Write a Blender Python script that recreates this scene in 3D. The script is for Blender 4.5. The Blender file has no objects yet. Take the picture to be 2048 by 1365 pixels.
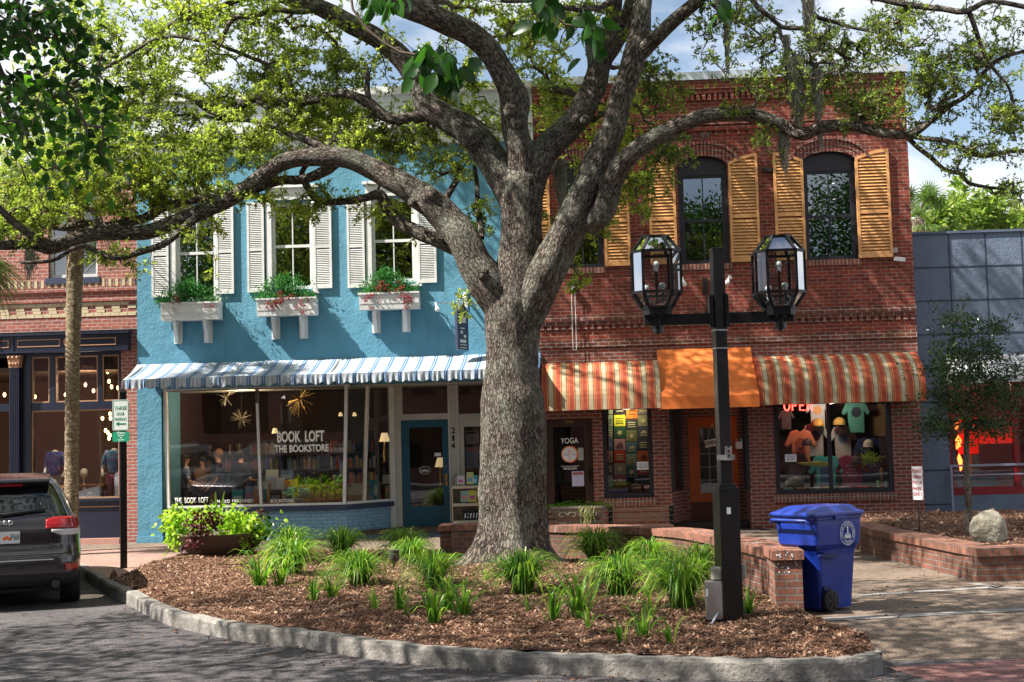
import bpy, math, random
import numpy as np
from mathutils import Vector, Matrix
PI = math.pi
random.seed(7); RNG = np.random.default_rng(11)
SC = bpy.context.scene
COL = SC.collection
# ------------------------------------------------------------ camera
F_PX, PITCH, YAW, ROLL, EYE = 2700.0, math.radians(4.29), math.radians(3.0), math.radians(-1.5), 1.85
CAM_M = Matrix.Rotation(YAW, 3, 'Z') @ Matrix.Rotation(PI/2 + PITCH, 3, 'X') @ Matrix.Rotation(ROLL, 3, 'Z')
cd = bpy.data.cameras.new('camera'); cam = bpy.data.objects.new('camera', cd); COL.objects.link(cam)
cam.location = (0, 0, EYE); cam.rotation_euler = CAM_M.to_euler()
cd.sensor_width = 36; cd.lens = F_PX/2048*36; cd.clip_start = 0.05; cd.clip_end = 2000
SC.camera = cam
# ------------------------------------------------------------ light
SUN = Vector((-4.0, -1.6, 5.1)).normalized()
SUN_EL = math.asin(SUN.z); SUN_ROT = math.atan2(SUN.x, SUN.y)
sl = bpy.data.lights.new('sun', 'SUN'); sl.energy = 5.0; sl.angle = math.radians(0.53); sl.color = (1, .94, .84)
so = bpy.data.objects.new('sun', sl); COL.objects.link(so); so.rotation_euler = (-SUN).to_track_quat('-Z', 'Y').to_euler()
so.location = SUN*60
w = bpy.data.worlds.new('World'); SC.world = w; w.use_nodes = True
nt = w.node_tree; nt.nodes.clear()
o = nt.nodes.new('ShaderNodeOutputWorld'); bg = nt.nodes.new('ShaderNodeBackground'); sky = nt.nodes.new('ShaderNodeTexSky')
sky.sky_type = 'NISHITA'; sky.sun_disc = False; sky.sun_elevation = SUN_EL; sky.sun_rotation = SUN_ROT; sky.dust_density = 1.2; sky.ozone_density = 1.5
tc = nt.nodes.new('ShaderNodeTexCoord'); mp = nt.nodes.new('ShaderNodeMapping'); mp.inputs['Scale'].default_value = (1, 1, 2.6); mp.inputs['Location'].default_value = (.35, .1, .2)
nz = nt.nodes.new('ShaderNodeTexNoise'); nz.inputs['Scale'].default_value = 3.2; nz.inputs['Detail'].default_value = 7; nz.inputs['Roughness'].default_value = .58
cr = nt.nodes.new('ShaderNodeValToRGB'); cr.color_ramp.elements[0].position = .39; cr.color_ramp.elements[1].position = .55
mx = nt.nodes.new('ShaderNodeMix'); mx.data_type = 'RGBA'; mx.inputs[7].default_value = (9.6, 9.8, 10.2, 1)
L = nt.links.new
L(tc.outputs['Generated'], mp.inputs[0]); L(mp.outputs[0], nz.inputs['Vector']); L(nz.outputs['Fac'], cr.inputs[0]); L(cr.outputs[0], mx.inputs[0])
hz_ = nt.nodes.new('ShaderNodeSeparateXYZ'); L(tc.outputs['Generated'], hz_.inputs[0])
hr_ = nt.nodes.new('ShaderNodeValToRGB'); hr_.color_ramp.elements[0].position = .0; hr_.color_ramp.elements[0].color = (1, 1, 1, 1); hr_.color_ramp.elements[1].position = .40; hr_.color_ramp.elements[1].color = (0, 0, 0, 1); L(hz_.outputs[2], hr_.inputs[0])
hm_ = nt.nodes.new('ShaderNodeMix'); hm_.data_type = 'RGBA'; hm_.inputs[7].default_value = (5.4, 7.2, 9.6, 1); L(hr_.outputs[0], hm_.inputs[0]); L(sky.outputs[0], hm_.inputs[6]); L(hm_.outputs[2], mx.inputs[6])
L(mx.outputs[2], bg.inputs[0]); bg.inputs[1].default_value = .047; L(bg.outputs[0], o.inputs[0])
SC.view_settings.view_transform = 'Standard'; SC.view_settings.look = 'None'; SC.view_settings.exposure = 1.46; SC.view_settings.gamma = 1
SC.cycles.use_denoising = True; SC.cycles.max_bounces = 7; SC.cycles.diffuse_bounces = 3; SC.cycles.glossy_bounces = 4
SC.cycles.transmission_bounces = 4; SC.cycles.transparent_max_bounces = 16; SC.cycles.caustics_reflective = False; SC.cycles.caustics_refractive = False
SC.cycles.sample_clamp_indirect = 6

# ------------------------------------------------------------ pixel of the 2048x1365 photograph -> point in the place
def ray(px, py):
    return CAM_M @ Vector(((px-1024)/F_PX, (682.5-py)/F_PX, -1))
def atY(px, py, Y):
    d = ray(px, py); t = Y/d.y; return Vector((d.x*t, Y, EYE+d.z*t))
def atZ(px, py, z=0.0):
    d = ray(px, py); t = (z-EYE)/d.z; return Vector((d.x*t, d.y*t, z))
YF = 27.5
def RC(x0, y0, x1, y1, Y=YF):
    a, b, c, d = atY(x0, y0, Y), atY(x1, y0, Y), atY(x1, y1, Y), atY(x0, y1, Y)
    return ((a.x+d.x)/2, (b.x+c.x)/2, (c.z+d.z)/2, (a.z+b.z)/2)      # X0,X1,Z0(bottom),Z1(top)
def fx(px, py=900, Y=YF): return atY(px, py, Y).x
def fz(py, px=1024, Y=YF): return atY(px, py, Y).z

# ------------------------------------------------------------ mesh builder
class MB:
    def __init__(s): s.v = []; s.f = []; s.m = []; s.sm = []
    def add(s, vs, fs, mi=0, smooth=False):
        n = len(s.v); s.v += [tuple(p) for p in vs]; s.f += [tuple(i+n for i in f) for f in fs]; s.m += [mi]*len(fs); s.sm += [smooth]*len(fs)
    def quad(s, a, b, c, d, mi=0): s.add([a, b, c, d], [(0, 1, 2, 3)], mi)
    def box(s, x0, x1, y0, y1, z0, z1, mi=0):
        x0, x1 = min(x0, x1), max(x0, x1); y0, y1 = min(y0, y1), max(y0, y1); z0, z1 = min(z0, z1), max(z0, z1)
        s.add([(x0, y0, z0), (x1, y0, z0), (x1, y1, z0), (x0, y1, z0), (x0, y0, z1), (x1, y0, z1), (x1, y1, z1), (x0, y1, z1)],
              [(0, 3, 2, 1), (4, 5, 6, 7), (0, 1, 5, 4), (1, 2, 6, 5), (2, 3, 7, 6), (3, 0, 4, 7)], mi)
    def obox(s, c, sz, M=None, mi=0):
        M = M or Matrix.Identity(3); c = Vector(c); h = [q/2 for q in sz]
        vs = [c + M @ Vector((sx*h[0], sy*h[1], sz_*h[2])) for sz_ in (-1, 1) for sx, sy in ((-1, -1), (1, -1), (1, 1), (-1, 1))]
        s.add(vs, [(0, 3, 2, 1), (4, 5, 6, 7), (0, 1, 5, 4), (1, 2, 6, 5), (2, 3, 7, 6), (3, 0, 4, 7)], mi)
    def bar(s, a, b, wx, wy, mi=0):
        a, b = Vector(a), Vector(b); d = b-a; M = d.to_track_quat('Z', 'X').to_matrix(); s.obox((a+b)/2, (wx, wy, d.length), M, mi)
    def prismY(s, pts, y0, y1, mi=0):     # pts (x,z), counter-clockwise seen from -Y
        n = len(pts); s.add([(x, y0, z) for x, z in pts]+[(x, y1, z) for x, z in pts],
            [tuple(range(n)), tuple(range(2*n-1, n-1, -1))]+[(i, i+n, (i+1) % n+n, (i+1) % n) for i in range(n)], mi)
    def prismX(s, pts, x0, x1, mi=0):     # pts (y,z)
        n = len(pts); s.add([(x0, y, z) for y, z in pts]+[(x1, y, z) for y, z in pts],
            [tuple(range(n-1, -1, -1)), tuple(range(n, 2*n))]+[(i, (i+1) % n, (i+1) % n+n, i+n) for i in range(n)], mi)
    def prismZ(s, pts, z0, z1, mi=0, topmi=None):     # pts (x,y) ccw from above
        n = len(pts)
        s.add([(x, y, z0) for x, y in pts]+[(x, y, z1) for x, y in pts], [tuple(range(n-1, -1, -1))]+[(i, (i+1) % n, (i+1) % n+n, i+n) for i in range(n)], mi)
        s.add([(x, y, z1) for x, y in pts], [tuple(range(n))], mi if topmi is None else topmi)
    def tube(s, pts, rad, n=8, mi=0, caps=True, smooth=True):
        pts = [Vector(p) for p in pts]; k = len(pts)
        if not hasattr(rad, '__len__'): rad = [rad]*k
        up = Vector((0, 0, 1)); prev = None; vs = []
        for i, p in enumerate(pts):
            t = (pts[min(i+1, k-1)]-pts[max(i-1, 0)]).normalized()
            if prev is None:
                a = t.cross(up if abs(t.z) < .95 else Vector((1, 0, 0))).normalized()
            else: a = (prev-t*prev.dot(t)).normalized()
            prev = a; b = t.cross(a)
            for j in range(n):
                q = 2*PI*j/n; vs.append(p+(a*math.cos(q)+b*math.sin(q))*rad[i])
        fs = [(i*n+j, i*n+(j+1) % n, (i+1)*n+(j+1) % n, (i+1)*n+j) for i in range(k-1) for j in range(n)]
        s.add(vs, fs, mi, smooth)
        if caps: s.add(vs[:n], [tuple(range(n-1, -1, -1))], mi); s.add(vs[-n:], [tuple(range(n))], mi)
    def lathe(s, prof, c=(0, 0, 0), n=16, mi=0, smooth=True, axis='Z'):
        vs = []
        for r, z in prof:
            for j in range(n):
                q = 2*PI*j/n; x, y = r*math.cos(q), r*math.sin(q)
                vs.append((c[0]+x, c[1]+y, c[2]+z) if axis == 'Z' else ((c[0]+z, c[1]+x, c[2]+y) if axis == 'X' else (c[0]+y, c[1]+z, c[2]+x)))
        k = len(prof); fs = [(i*n+j, i*n+(j+1) % n, (i+1)*n+(j+1) % n, (i+1)*n+j) for i in range(k-1) for j in range(n)]
        s.add(vs, fs, mi, smooth); s.add(vs[:n], [tuple(range(n-1, -1, -1))], mi); s.add(vs[-n:], [tuple(range(n))], mi)
    def ball(s, c, r, n=12, mi=0, sc=(1, 1, 1)):
        m = n//2; prof = [(math.sin(PI*(i+.02)/(m+.04)), -math.cos(PI*(i+.02)/(m+.04))) for i in range(m+1)]
        k = len(s.v); s.lathe([(a*r, b*r) for a, b in prof], (0, 0, 0), n, mi)
        for i in range(k, len(s.v)): x, y, z = s.v[i]; s.v[i] = (c[0]+x*sc[0], c[1]+y*sc[1], c[2]+z*sc[2])
    def disc(s, c, r, y1, n=20, mi=0): s.prismY([(c[0]+r*math.cos(2*PI*i/n), c[2]+r*math.sin(2*PI*i/n)) for i in range(n)], c[1], c[1]+y1, mi)
    def build(s, name, mats, parent=None, bevel=0, loc=None, smooth=None, uv=True):
        me = bpy.data.meshes.new(name)
        off = Vector(loc) if loc is not None else Vector((0, 0, 0)); p = parent
        base = Vector((0, 0, 0))
        while p is not None: base += Vector(p.location); p = p.parent
        tot = base+off
        me.from_pydata([(x-tot.x, y-tot.y, z-tot.z) for x, y, z in s.v], [], s.f)
        if not isinstance(mats, (list, tuple)): mats = [mats]
        for m_ in mats: me.materials.append(m_)
        me.polygons.foreach_set('material_index', s.m)
        me.polygons.foreach_set('use_smooth', s.sm if smooth is None else [smooth]*len(s.f))
        if uv: box_uv(me, tot)
        me.update()
        ob = bpy.data.objects.new(name, me); COL.objects.link(ob); ob.location = off
        if parent is not None: ob.parent = parent
        if bevel:
            b = ob.modifiers.new('bevel', 'BEVEL'); b.width = bevel; b.segments = 2; b.limit_method = 'ANGLE'; b.angle_limit = math.radians(40)
        return ob
def box_uv(me, off=Vector((0, 0, 0))):
    nv = len(me.vertices); co = np.empty(nv*3); me.vertices.foreach_get('co', co); co = co.reshape(-1, 3)+np.array(off)
    nf = len(me.polygons); nr = np.empty(nf*3); me.polygons.foreach_get('normal', nr); nr = nr.reshape(-1, 3)
    tot = np.empty(nf, dtype=np.int32); me.polygons.foreach_get('loop_total', tot)
    li = np.empty(len(me.loops), dtype=np.int32); me.loops.foreach_get('vertex_index', li)
    N = np.repeat(nr, tot, axis=0); P = co[li]
    flat = np.abs(N[:, 2]) > .8
    h = np.stack([-N[:, 1], N[:, 0]], 1); ln = np.linalg.norm(h, axis=1); h = h/np.maximum(ln, 1e-6)[:, None]
    sl_ = np.sqrt(np.clip(1-N[:, 2]**2, 1e-3, 1))
    u = np.where(flat, P[:, 0], P[:, 0]*h[:, 0]+P[:, 1]*h[:, 1]); v = np.where(flat, P[:, 1], P[:, 2]/sl_)
    uvl = me.uv_layers.new(name='UVMap'); uvl.data.foreach_set('uv', np.stack([u, v], 1).astype(np.float32).ravel())
def fast_mesh(name, V, Fq, mats, parent=None, attrs=None, smooth=False, uv=False):
    """V (n,3) array, Fq (m,k) array of equal-sized faces."""
    me = bpy.data.meshes.new(name); V = np.asarray(V, dtype=np.float32); Fq = np.asarray(Fq, dtype=np.int32)
    base = Vector((0, 0, 0)); p = parent
    while p is not None: base += Vector(p.location); p = p.parent
    V = V-np.array(base, dtype=np.float32)
    me.vertices.add(len(V)); me.vertices.foreach_set('co', V.ravel())
    k = Fq.shape[1]; me.loops.add(Fq.size); me.loops.foreach_set('vertex_index', Fq.ravel())
    me.polygons.add(len(Fq)); me.polygons.foreach_set('loop_start', np.arange(len(Fq), dtype=np.int32)*k)
    try: me.polygons.foreach_set('loop_total', np.full(len(Fq), k, dtype=np.int32))
    except Exception: pass
    for a, arr in (attrs or {}).items():
        arr = np.asarray(arr, dtype=np.float32)
        if arr.ndim == 1: at = me.attributes.new(a, 'FLOAT', 'POINT'); at.data.foreach_set('value', arr)
        else: at = me.attributes.new(a, 'FLOAT_VECTOR', 'POINT'); at.data.foreach_set('vector', arr.ravel())
    if not isinstance(mats, (list, tuple)): mats = [mats]
    for m_ in mats: me.materials.append(m_)
    me.polygons.foreach_set('use_smooth', [smooth]*len(Fq))
    me.update(calc_edges=True); me.validate()
    if uv: box_uv(me, base)
    ob = bpy.data.objects.new(name, me); COL.objects.link(ob)
    if parent is not None: ob.parent = parent
    return ob
def tag(o, label=None, cat=None, group=None, kind=None):
    if label: o['label'] = label
    if cat: o['category'] = cat
    if group: o['group'] = group
    if kind: o['kind'] = kind
    return o
def thing(name, label, cat, loc=(0, 0, 0), group=None, rz=0):
    e = bpy.data.objects.new(name, None); COL.objects.link(e); e.location = loc; e.rotation_euler = (0, 0, rz); e.empty_display_size = .2
    return tag(e, label, cat, group)
def copy_tree(o, parent=None):
    c = o.copy(); COL.objects.link(c); c.parent = parent
    for ch in [x for x in o.children]: copy_tree(ch, c)
    return c
def dup(root, loc, rz=0, label=None, scale=None):
    r = copy_tree(root); r.location = loc; r.rotation_euler = (0, 0, rz)
    if label: r['label'] = label
    if scale: r.scale = scale if hasattr(scale, '__len__') else (scale,)*3
    return r
_fc = {}
def text(body, mat, parent, x, y, z, h, width=None, ext=.004, name='lettering', rot=None, align='CENTER', bold=0, spacing=1, sub=None):
    """flat lettering of cap height h, upright, facing -Y, centred at x, baseline z."""
    c = bpy.data.curves.new(name, 'FONT'); c.body = body; c.size = 1; c.align_x = align; c.extrude = 0; c.offset = bold*.3; c.resolution_u = 3; c.space_character = spacing
    t = bpy.data.objects.new('tmp', c); COL.objects.link(t)
    bpy.context.view_layer.update()
    me = bpy.data.meshes.new_from_object(t.evaluated_get(bpy.context.evaluated_depsgraph_get()))
    COL.objects.unlink(t); bpy.data.objects.remove(t)
    n = len(me.vertices); co = np.empty(n*3, dtype=np.float32); me.vertices.foreach_get('co', co); co = co.reshape(-1, 3)
    cap = .7; s = h/cap; wd = co[:, 0].max()-co[:, 0].min(); sx = s if width is None else width/wd
    out = np.stack([co[:, 0]*sx, np.zeros(n), co[:, 1]*s], 1)
    if rot is not None: out = out @ np.array(rot.to_3x3() if hasattr(rot, 'to_3x3') else rot).T
    p = parent; base = Vector((0, 0, 0))
    while p is not None: base += Vector(p.location); p = p.parent
    out += np.array([x-base.x, y-base.y, z-base.z])
    me.vertices.foreach_set('co', out.astype(np.float32).ravel()); me.name = name
    me.materials.clear(); me.materials.append(mat); me.update()
    ob = bpy.data.objects.new(name, me); COL.objects.link(ob)
    if ext:
        so_ = ob.modifiers.new('solid', 'SOLIDIFY'); so_.thickness = ext; so_.offset = -1 if rot is None else 0
    if parent is not None: ob.parent = parent
    return ob
# ------------------------------------------------------------ materials
class NT:
    def __init__(s, name):
        s.m = bpy.data.materials.new(name); s.m.use_nodes = True; s.t = s.m.node_tree; s.b = s.t.nodes['Principled BSDF']; s.out = s.t.nodes['Material Output']
    def n(s, typ, **kw):
        x = s.t.nodes.new('ShaderNode'+typ)
        for k, v in kw.items():
            if k in x.inputs: x.inputs[k].default_value = v
            else: setattr(x, k, v)
        return x
    def l(s, a, b): s.t.links.new(a, b)
    def coord(s, which='Object', scale=(1, 1, 1)):
        c = s.n('TexCoord'); m = s.n('Mapping'); m.inputs['Scale'].default_value = scale; s.l(c.outputs[which], m.inputs[0]); return m.outputs[0]
    def noise(s, vec, scale, detail=4, rough=.55):
        x = s.n('TexNoise'); x.inputs['Scale'].default_value = scale; x.inputs['Detail'].default_value = detail; x.inputs['Roughness'].default_value = rough
        s.l(vec, x.inputs['Vector']); return x.outputs['Fac']
    def ramp(s, fac, stops, interp='LINEAR'):
        r = s.n('ValToRGB'); cr = r.color_ramp; cr.interpolation = interp
        while len(cr.elements) < len(stops): cr.elements.new(.5)
        for e, (p, c) in zip(cr.elements, stops):
            e.position = p; e.color = (*c, 1) if hasattr(c, '__len__') else (c, c, c, 1)
        s.l(fac, r.inputs[0]); return r.outputs[0]
    def mix(s, a, b, fac, mode='MIX'):
        x = s.n('Mix'); x.data_type = 'RGBA'; x.blend_type = mode
        for i, q in ((6, a), (7, b), (0, fac)):
            if hasattr(q, 'is_linked') or hasattr(q, 'links'): s.l(q, x.inputs[i])
            elif i: x.inputs[i].default_value = (*q, 1)
            else: x.inputs[0].default_value = q
        return x.outputs[2]
    def math(s, op, a, b=0.0):
        x = s.n('Math'); x.operation = op
        for i, q in ((0, a), (1, b)):
            if hasattr(q, 'links'): s.l(q, x.inputs[i])
            else: x.inputs[i].default_value = q
        return x.outputs[0]
    def bump(s, h, strength=.3, dist=.01, normal=None):
        x = s.n('Bump'); x.inputs['Strength'].default_value = strength; x.inputs['Distance'].default_value = dist; s.l(h, x.inputs['Height'])
        if normal is not None: s.l(normal, x.inputs['Normal'])
        s.l(x.outputs[0], s.b.inputs['Normal']); return x.outputs[0]
    def set(s, color=None, rough=None, metal=None, spec=None, **kw):
        if color is not None:
            if hasattr(color, 'links'): s.l(color, s.b.inputs['Base Color'])
            else: s.b.inputs['Base Color'].default_value = (*color, 1)
        if rough is not None:
            if hasattr(rough, 'links'): s.l(rough, s.b.inputs['Roughness'])
            else: s.b.inputs['Roughness'].default_value = rough
        if metal is not None: s.b.inputs['Metallic'].default_value = metal
        if spec is not None: s.b.inputs['Specular IOR Level'].default_value = spec
        for k, v in kw.items(): s.b.inputs[k.replace('_', ' ')].default_value = v
        return s.m
def dark(c, k): return tuple(q*k for q in c)
def pm(name, c, rough=.6, metal=0, var=.22, vs=2.5, bump=.15, bs=60, bd=.004, dirt=None, spec=.4, **kw):
    t = NT(name); v = t.coord(); a = t.noise(v, vs, 6, .62); b = t.noise(v, vs*9, 4)
    f = t.math('ADD', t.math('MULTIPLY', a, .65), t.math('MULTIPLY', b, .35))
    col = t.ramp(f, [(.3, dark(c, 1-var)), (.7, tuple(min(1, q*(1+var*.6)) for q in c))])
    if dirt:
        d = t.ramp(t.noise(v, vs*.7, 8, .7), [(.5, 0), (.72, 1)]); col = t.mix(col, dirt, t.math('MULTIPLY', d, .6))
    if bump: t.bump(t.noise(v, bs, 5), bump, bd)
    r = t.math('ADD', t.math('MULTIPLY', b, .25), rough-.12)
    return t.set(col, r, metal, spec, **kw)
def brick_mat(name, c1, c2, mortar, w=.213, h=.0725, ms=.010, rough=.85, stain=(.05, .03, .025), stainamt=.5, offset=.5, bumpd=.012, white=None, vertical=False):
    t = NT(name); c = t.n('TexCoord'); mp_ = t.n('Mapping'); t.l(c.outputs['UV'], mp_.inputs[0])
    if vertical: mp_.inputs['Scale'].default_value = (1, 1, 1)
    wob = t.n('TexNoise'); wob.inputs['Scale'].default_value = 6; wob.inputs['Detail'].default_value = 2; t.l(mp_.outputs[0], wob.inputs['Vector'])
    wm = t.n('VectorMath', operation='MULTIPLY_ADD'); t.l(wob.outputs['Color'], wm.inputs[0]); wm.inputs[1].default_value = (.008, .008, 0); t.l(mp_.outputs[0], wm.inputs[2])
    b = t.n('TexBrick'); b.offset = offset; t.l(wm.outputs[0], b.inputs['Vector'])
    b.inputs['Scale'].default_value = 1; b.inputs['Brick Width'].default_value = w; b.inputs['Row Height'].default_value = h; b.inputs['Mortar Size'].default_value = ms; b.inputs['Mortar Smooth'].default_value = .25; b.inputs['Bias'].default_value = -.1
    b.inputs['Color1'].default_value = (*c1, 1); b.inputs['Color2'].default_value = (*c2, 1); b.inputs['Mortar'].default_value = (*mortar, 1)
    o_ = t.coord('Object'); big = t.noise(o_, .8, 8, .7); fine = t.noise(o_, 14, 5, .7)
    col = t.mix(b.outputs['Color'], t.ramp(fine, [(.3, .55), (.7, 1.25)]), .8, 'MULTIPLY')
    st = t.ramp(big, [(.48, 0), (.7, 1)]); col = t.mix(col, stain, t.math('MULTIPLY', st, stainamt))
    if white:
        ws = t.ramp(t.noise(o_, 2.3, 8, .75), [(.6, 0), (.72, 1)]); col = t.mix(col, white, t.math('MULTIPLY', ws, .5))
    hgt = t.math('ADD', t.math('MULTIPLY', b.outputs['Fac'], -1.0), t.math('MULTIPLY', fine, .35))
    t.bump(hgt, .8, bumpd); return t.set(col, rough, 0, .25)
def stripes(name, period, stops, rough=.8, fold=0):
    t = NT(name); c = t.n('TexCoord'); s_ = t.n('SeparateXYZ'); t.l(c.outputs['Object'], s_.inputs[0])
    f = t.math('FRACT', t.math('MULTIPLY', t.math('ADD', s_.outputs[0], 20), 1/period)); col = t.ramp(f, stops, 'CONSTANT')
    n = t.noise(t.coord(), 3, 6, .7); col = t.mix(col, t.ramp(n, [(.3, .66), (.7, 1.08)]), .9, 'MULTIPLY')
    n2 = t.noise(t.coord('Object', (1, 1, .35)), 7, 3); t.bump(n2, .7, .025); return t.set(col, rough, 0, .2)
def glass_mat(name, tint=(.8, .84, .82), base=.1, k=1.0):
    t = NT(name); t.t.nodes.remove(t.b); tr = t.n('BsdfTransparent'); tr.inputs[0].default_value = (*tint, 1)
    g = t.n('BsdfGlossy'); g.inputs['Roughness'].default_value = .004; g.inputs[0].default_value = (.95, .97, 1, 1)
    n = t.n('Bump'); n.inputs['Strength'].default_value = .05; n.inputs['Distance'].default_value = .02; t.l(t.noise(t.coord(), 1.1, 1), n.inputs['Height']); t.l(n.outputs[0], g.inputs['Normal'])
    fr = t.n('Fresnel'); fr.inputs[0].default_value = 1.5
    f = t.math('ADD', t.math('MULTIPLY', fr.outputs[0], k), base); mxs = t.n('MixShader')
    t.l(f, mxs.inputs[0]); t.l(tr.outputs[0], mxs.inputs[1]); t.l(g.outputs[0], mxs.inputs[2]); t.l(mxs.outputs[0], t.out.inputs[0]); return t.m
def emit(name, c, s): 
    t = NT(name); return t.set(c, .5, 0, .3, Emission_Color=(*c, 1), Emission_Strength=s)
M = {}
M['blue_stucco'] = None
def stucco(name, c, bs=18, bd=.02, amt=.7):
    t = NT(name); v = t.coord(); a = t.noise(v, 1.2, 6, .65); h = t.noise(v, bs, 6, .62); h2 = t.noise(v, bs*.35, 4, .6)
    col = t.ramp(a, [(.25, dark(c, .8)), (.75, tuple(min(1, q*1.12) for q in c))])
    dr = t.ramp(t.noise(t.coord('Object', (3, 3, .35)), 2.2, 7, .7), [(.5, 0), (.8, 1)]); col = t.mix(col, dark(c, .5), t.math('MULTIPLY', dr, .6))
    wn_ = t.ramp(t.noise(t.coord('Object', (1, 1, 1)), .55, 9, .75), [(.42, 0), (.62, 1)]); col = t.mix(col, tuple(min(1, q*1.35+.05) for q in c), t.math('MULTIPLY', wn_, .22))
    t.bump(t.math('ADD', h, t.math('MULTIPLY', h2, 1.4)), amt, bd); return t.set(col, .72, 0, .3)
M['blue_stucco'] = stucco('blue_stucco', (.088, .255, .365), amt=.5)
M['pale_blue'] = brick_mat('pale_blue_painted_brick', (.27, .46, .62), (.24, .42, .58), (.18, .34, .48), stain=(.12, .2, .26), stainamt=.35)
M['navy_sill'] = pm('navy_sill_paint', (.035, .05, .095), .5)
M['white_paint'] = pm('white_paint', (.68, .69, .69), .5, dirt=(.45, .43, .38), bump=.1)
M['cream_paint'] = pm('cream_paint', (.50, .50, .46), .5, bump=.08)
M['siding'] = None
t_ = NT('white_siding'); c_ = t_.n('TexCoord'); s_ = t_.n('SeparateXYZ'); t_.l(c_.outputs['UV'], s_.inputs[0])
fr_ = t_.math('FRACT', t_.math('MULTIPLY', s_.outputs[1], 1/.13)); t_.bump(fr_, .8, .02)
M['siding'] = t_.set(t_.mix((.50, .53, .57), (.30, .33, .37), t_.ramp(fr_, [(.0, 1), (.1, 0)])), .55)
M['brick_red'] = brick_mat('old_red_brick', (.285, .052, .030), (.14, .028, .022), (.27, .19, .16), ms=.008, stainamt=.55)
M['brick_low'] = brick_mat('newer_red_brick', (.27, .066, .042), (.15, .05, .042), (.30, .26, .24), stainamt=.2)
M['brick_arch'] = brick_mat('arch_brick', (.28, .065, .045), (.2, .045, .04), (.34, .28, .25), w=.075, h=.11, offset=0)
M['brick_row'] = brick_mat('rowlock_brick', (.27, .085, .055), (.18, .065, .05), (.33, .3, .27), w=.075, h=.2, offset=0)
M['brick_left'] = brick_mat('pinkish_brick', (.40, .13, .095), (.28, .085, .07), (.42, .34, .31), stainamt=.25)
M['brick_wall'] = brick_mat('seat_wall_brick', (.26, .105, .07), (.15, .065, .05), (.2, .17, .15), stain=(.03, .025, .02), stainamt=.75, white=(.5, .5, .47))
M['brick_cap'] = brick_mat('seat_wall_cap_brick', (.34, .14, .09), (.22, .09, .065), (.16, .13, .11), w=.075, h=.4, offset=0, stain=(.03, .025, .02), stainamt=.6, white=(.55, .55, .5))
M['cream_brick'] = pm('cream_brick', (.55, .46, .30), .8, bump=.3)
M['stain_band'] = brick_mat('mossy_corbel_brick', (.22, .055, .04), (.12, .04, .03), (.36, .31, .28), stain=(.10, .06, .015), stainamt=.9, white=(.5, .48, .45))
M['coping'] = pm('zinc_coping', (.58, .62, .68), .45, .5)
M['orange_wood'] = pm('orange_shutter_paint', (.66, .33, .125), .5, var=.2, dirt=(.34, .17, .07), bump=.1)
M['dark_frame'] = pm('dark_window_frame', (.022, .020, .030), .4, var=.3)
M['brown_door'] = pm('dark_brown_wood', (.045, .022, .014), .4)
M['orange_door'] = pm('orange_door_paint', (.42, .085, .012), .4)
M['blue_door'] = pm('teal_door_paint', (.012, .09, .16), .35)
M['grey_stucco'] = stucco('grey_blue_stucco', (.115, .15, .215), bs=26, bd=.014, amt=.8)
M['grey_smooth'] = pm('grey_blue_paint', (.09, .12, .18), .6)
M['red_frame'] = pm('red_window_frame', (.22, .012, .018), .4)
M['navy_wood'] = pm('navy_storefront_paint', (.012, .016, .034), .35)
M['copper_trim'] = pm('copper_trim', (.40, .22, .13), .5)
M['glass'] = glass_mat('window_glass', (.78, .8, .8), .07, 1.3)
M['glass_up'] = glass_mat('upper_window_glass', (.5, .52, .55), .16, 1.6)
M['glass_dark'] = glass_mat('door_glass', (.55, .57, .57), .07, 1.2)
M['lantern_glass'] = glass_mat('old_lantern_glass', (.72, .75, .78), .03, .6)
M['interior'] = pm('shop_interior_plaster', (.10, .06, .045), .8)
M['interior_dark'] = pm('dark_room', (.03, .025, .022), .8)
M['shopfloor'] = pm('shop_floor_wood', (.10, .055, .03), .5)
M['aw_blue'] = stripes('blue_awning_canvas', .30, [(0, (.34, .40, .47)), (.16, (.50, .55, .60)), (.2, (.34, .40, .47)), (.36, (.07, .16, .33)), (.46, (.45, .50, .56)), (.5, (.07, .16, .33)), (.62, (.35, .40, .46)), (.68, (.52, .50, .52)), (.73, (.33, .38, .45)), (.9, (.48, .52, .56))])
RED, TAN, ORG, BRN = (.36, .07, .04), (.45, .375, .25), (.50, .20, .08), (.16, .06, .04)
M['aw_red'] = stripes('red_tan_awning_canvas', .435, [(0, RED), (.16, ORG), (.22, RED), (.36, BRN), (.385, TAN), (.56, BRN), (.585, ORG), (.64, RED), (.78, ORG), (.84, RED)] )
M['aw_red'] = stripes('red_tan_awning_canvas', .262, [(0, RED), (.06, ORG), (.11, RED), (.42, ORG), (.50, BRN), (.55, TAN), (.86, BRN), (.91, ORG)])
M['aw_orange'] = pm('orange_awning_canvas', (.76, .19, .04), .85, var=.25, vs=1.6, bump=.3, bs=4, bd=.03, dirt=(.50, .13, .035))
M['aw_grey'] = stripes('grey_striped_awning_canvas', .18, [(0, (.42, .43, .45)), (.9, (.62, .62, .6))])
M['black_metal'] = pm('black_painted_metal', (.009, .0075, .008), .32, var=.3, bump=.05)
M['black_matte'] = pm('black_matte', (.015, .015, .015), .7)
M['steel'] = pm('steel', (.45, .45, .46), .35, .8)
M['brass'] = pm('brass', (.45, .28, .08), .35, .8)
M['concrete'] = pm('kerb_concrete', (.235, .218, .20), .9, var=.6, vs=1.8, bump=.9, bs=28, bd=.02, dirt=(.06, .05, .04))
M['stone'] = pm('pale_boulder', (.38, .35, .28), .9, var=.5, vs=5, bump=1, bs=12, bd=.06, dirt=(.16, .14, .08))
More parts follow.
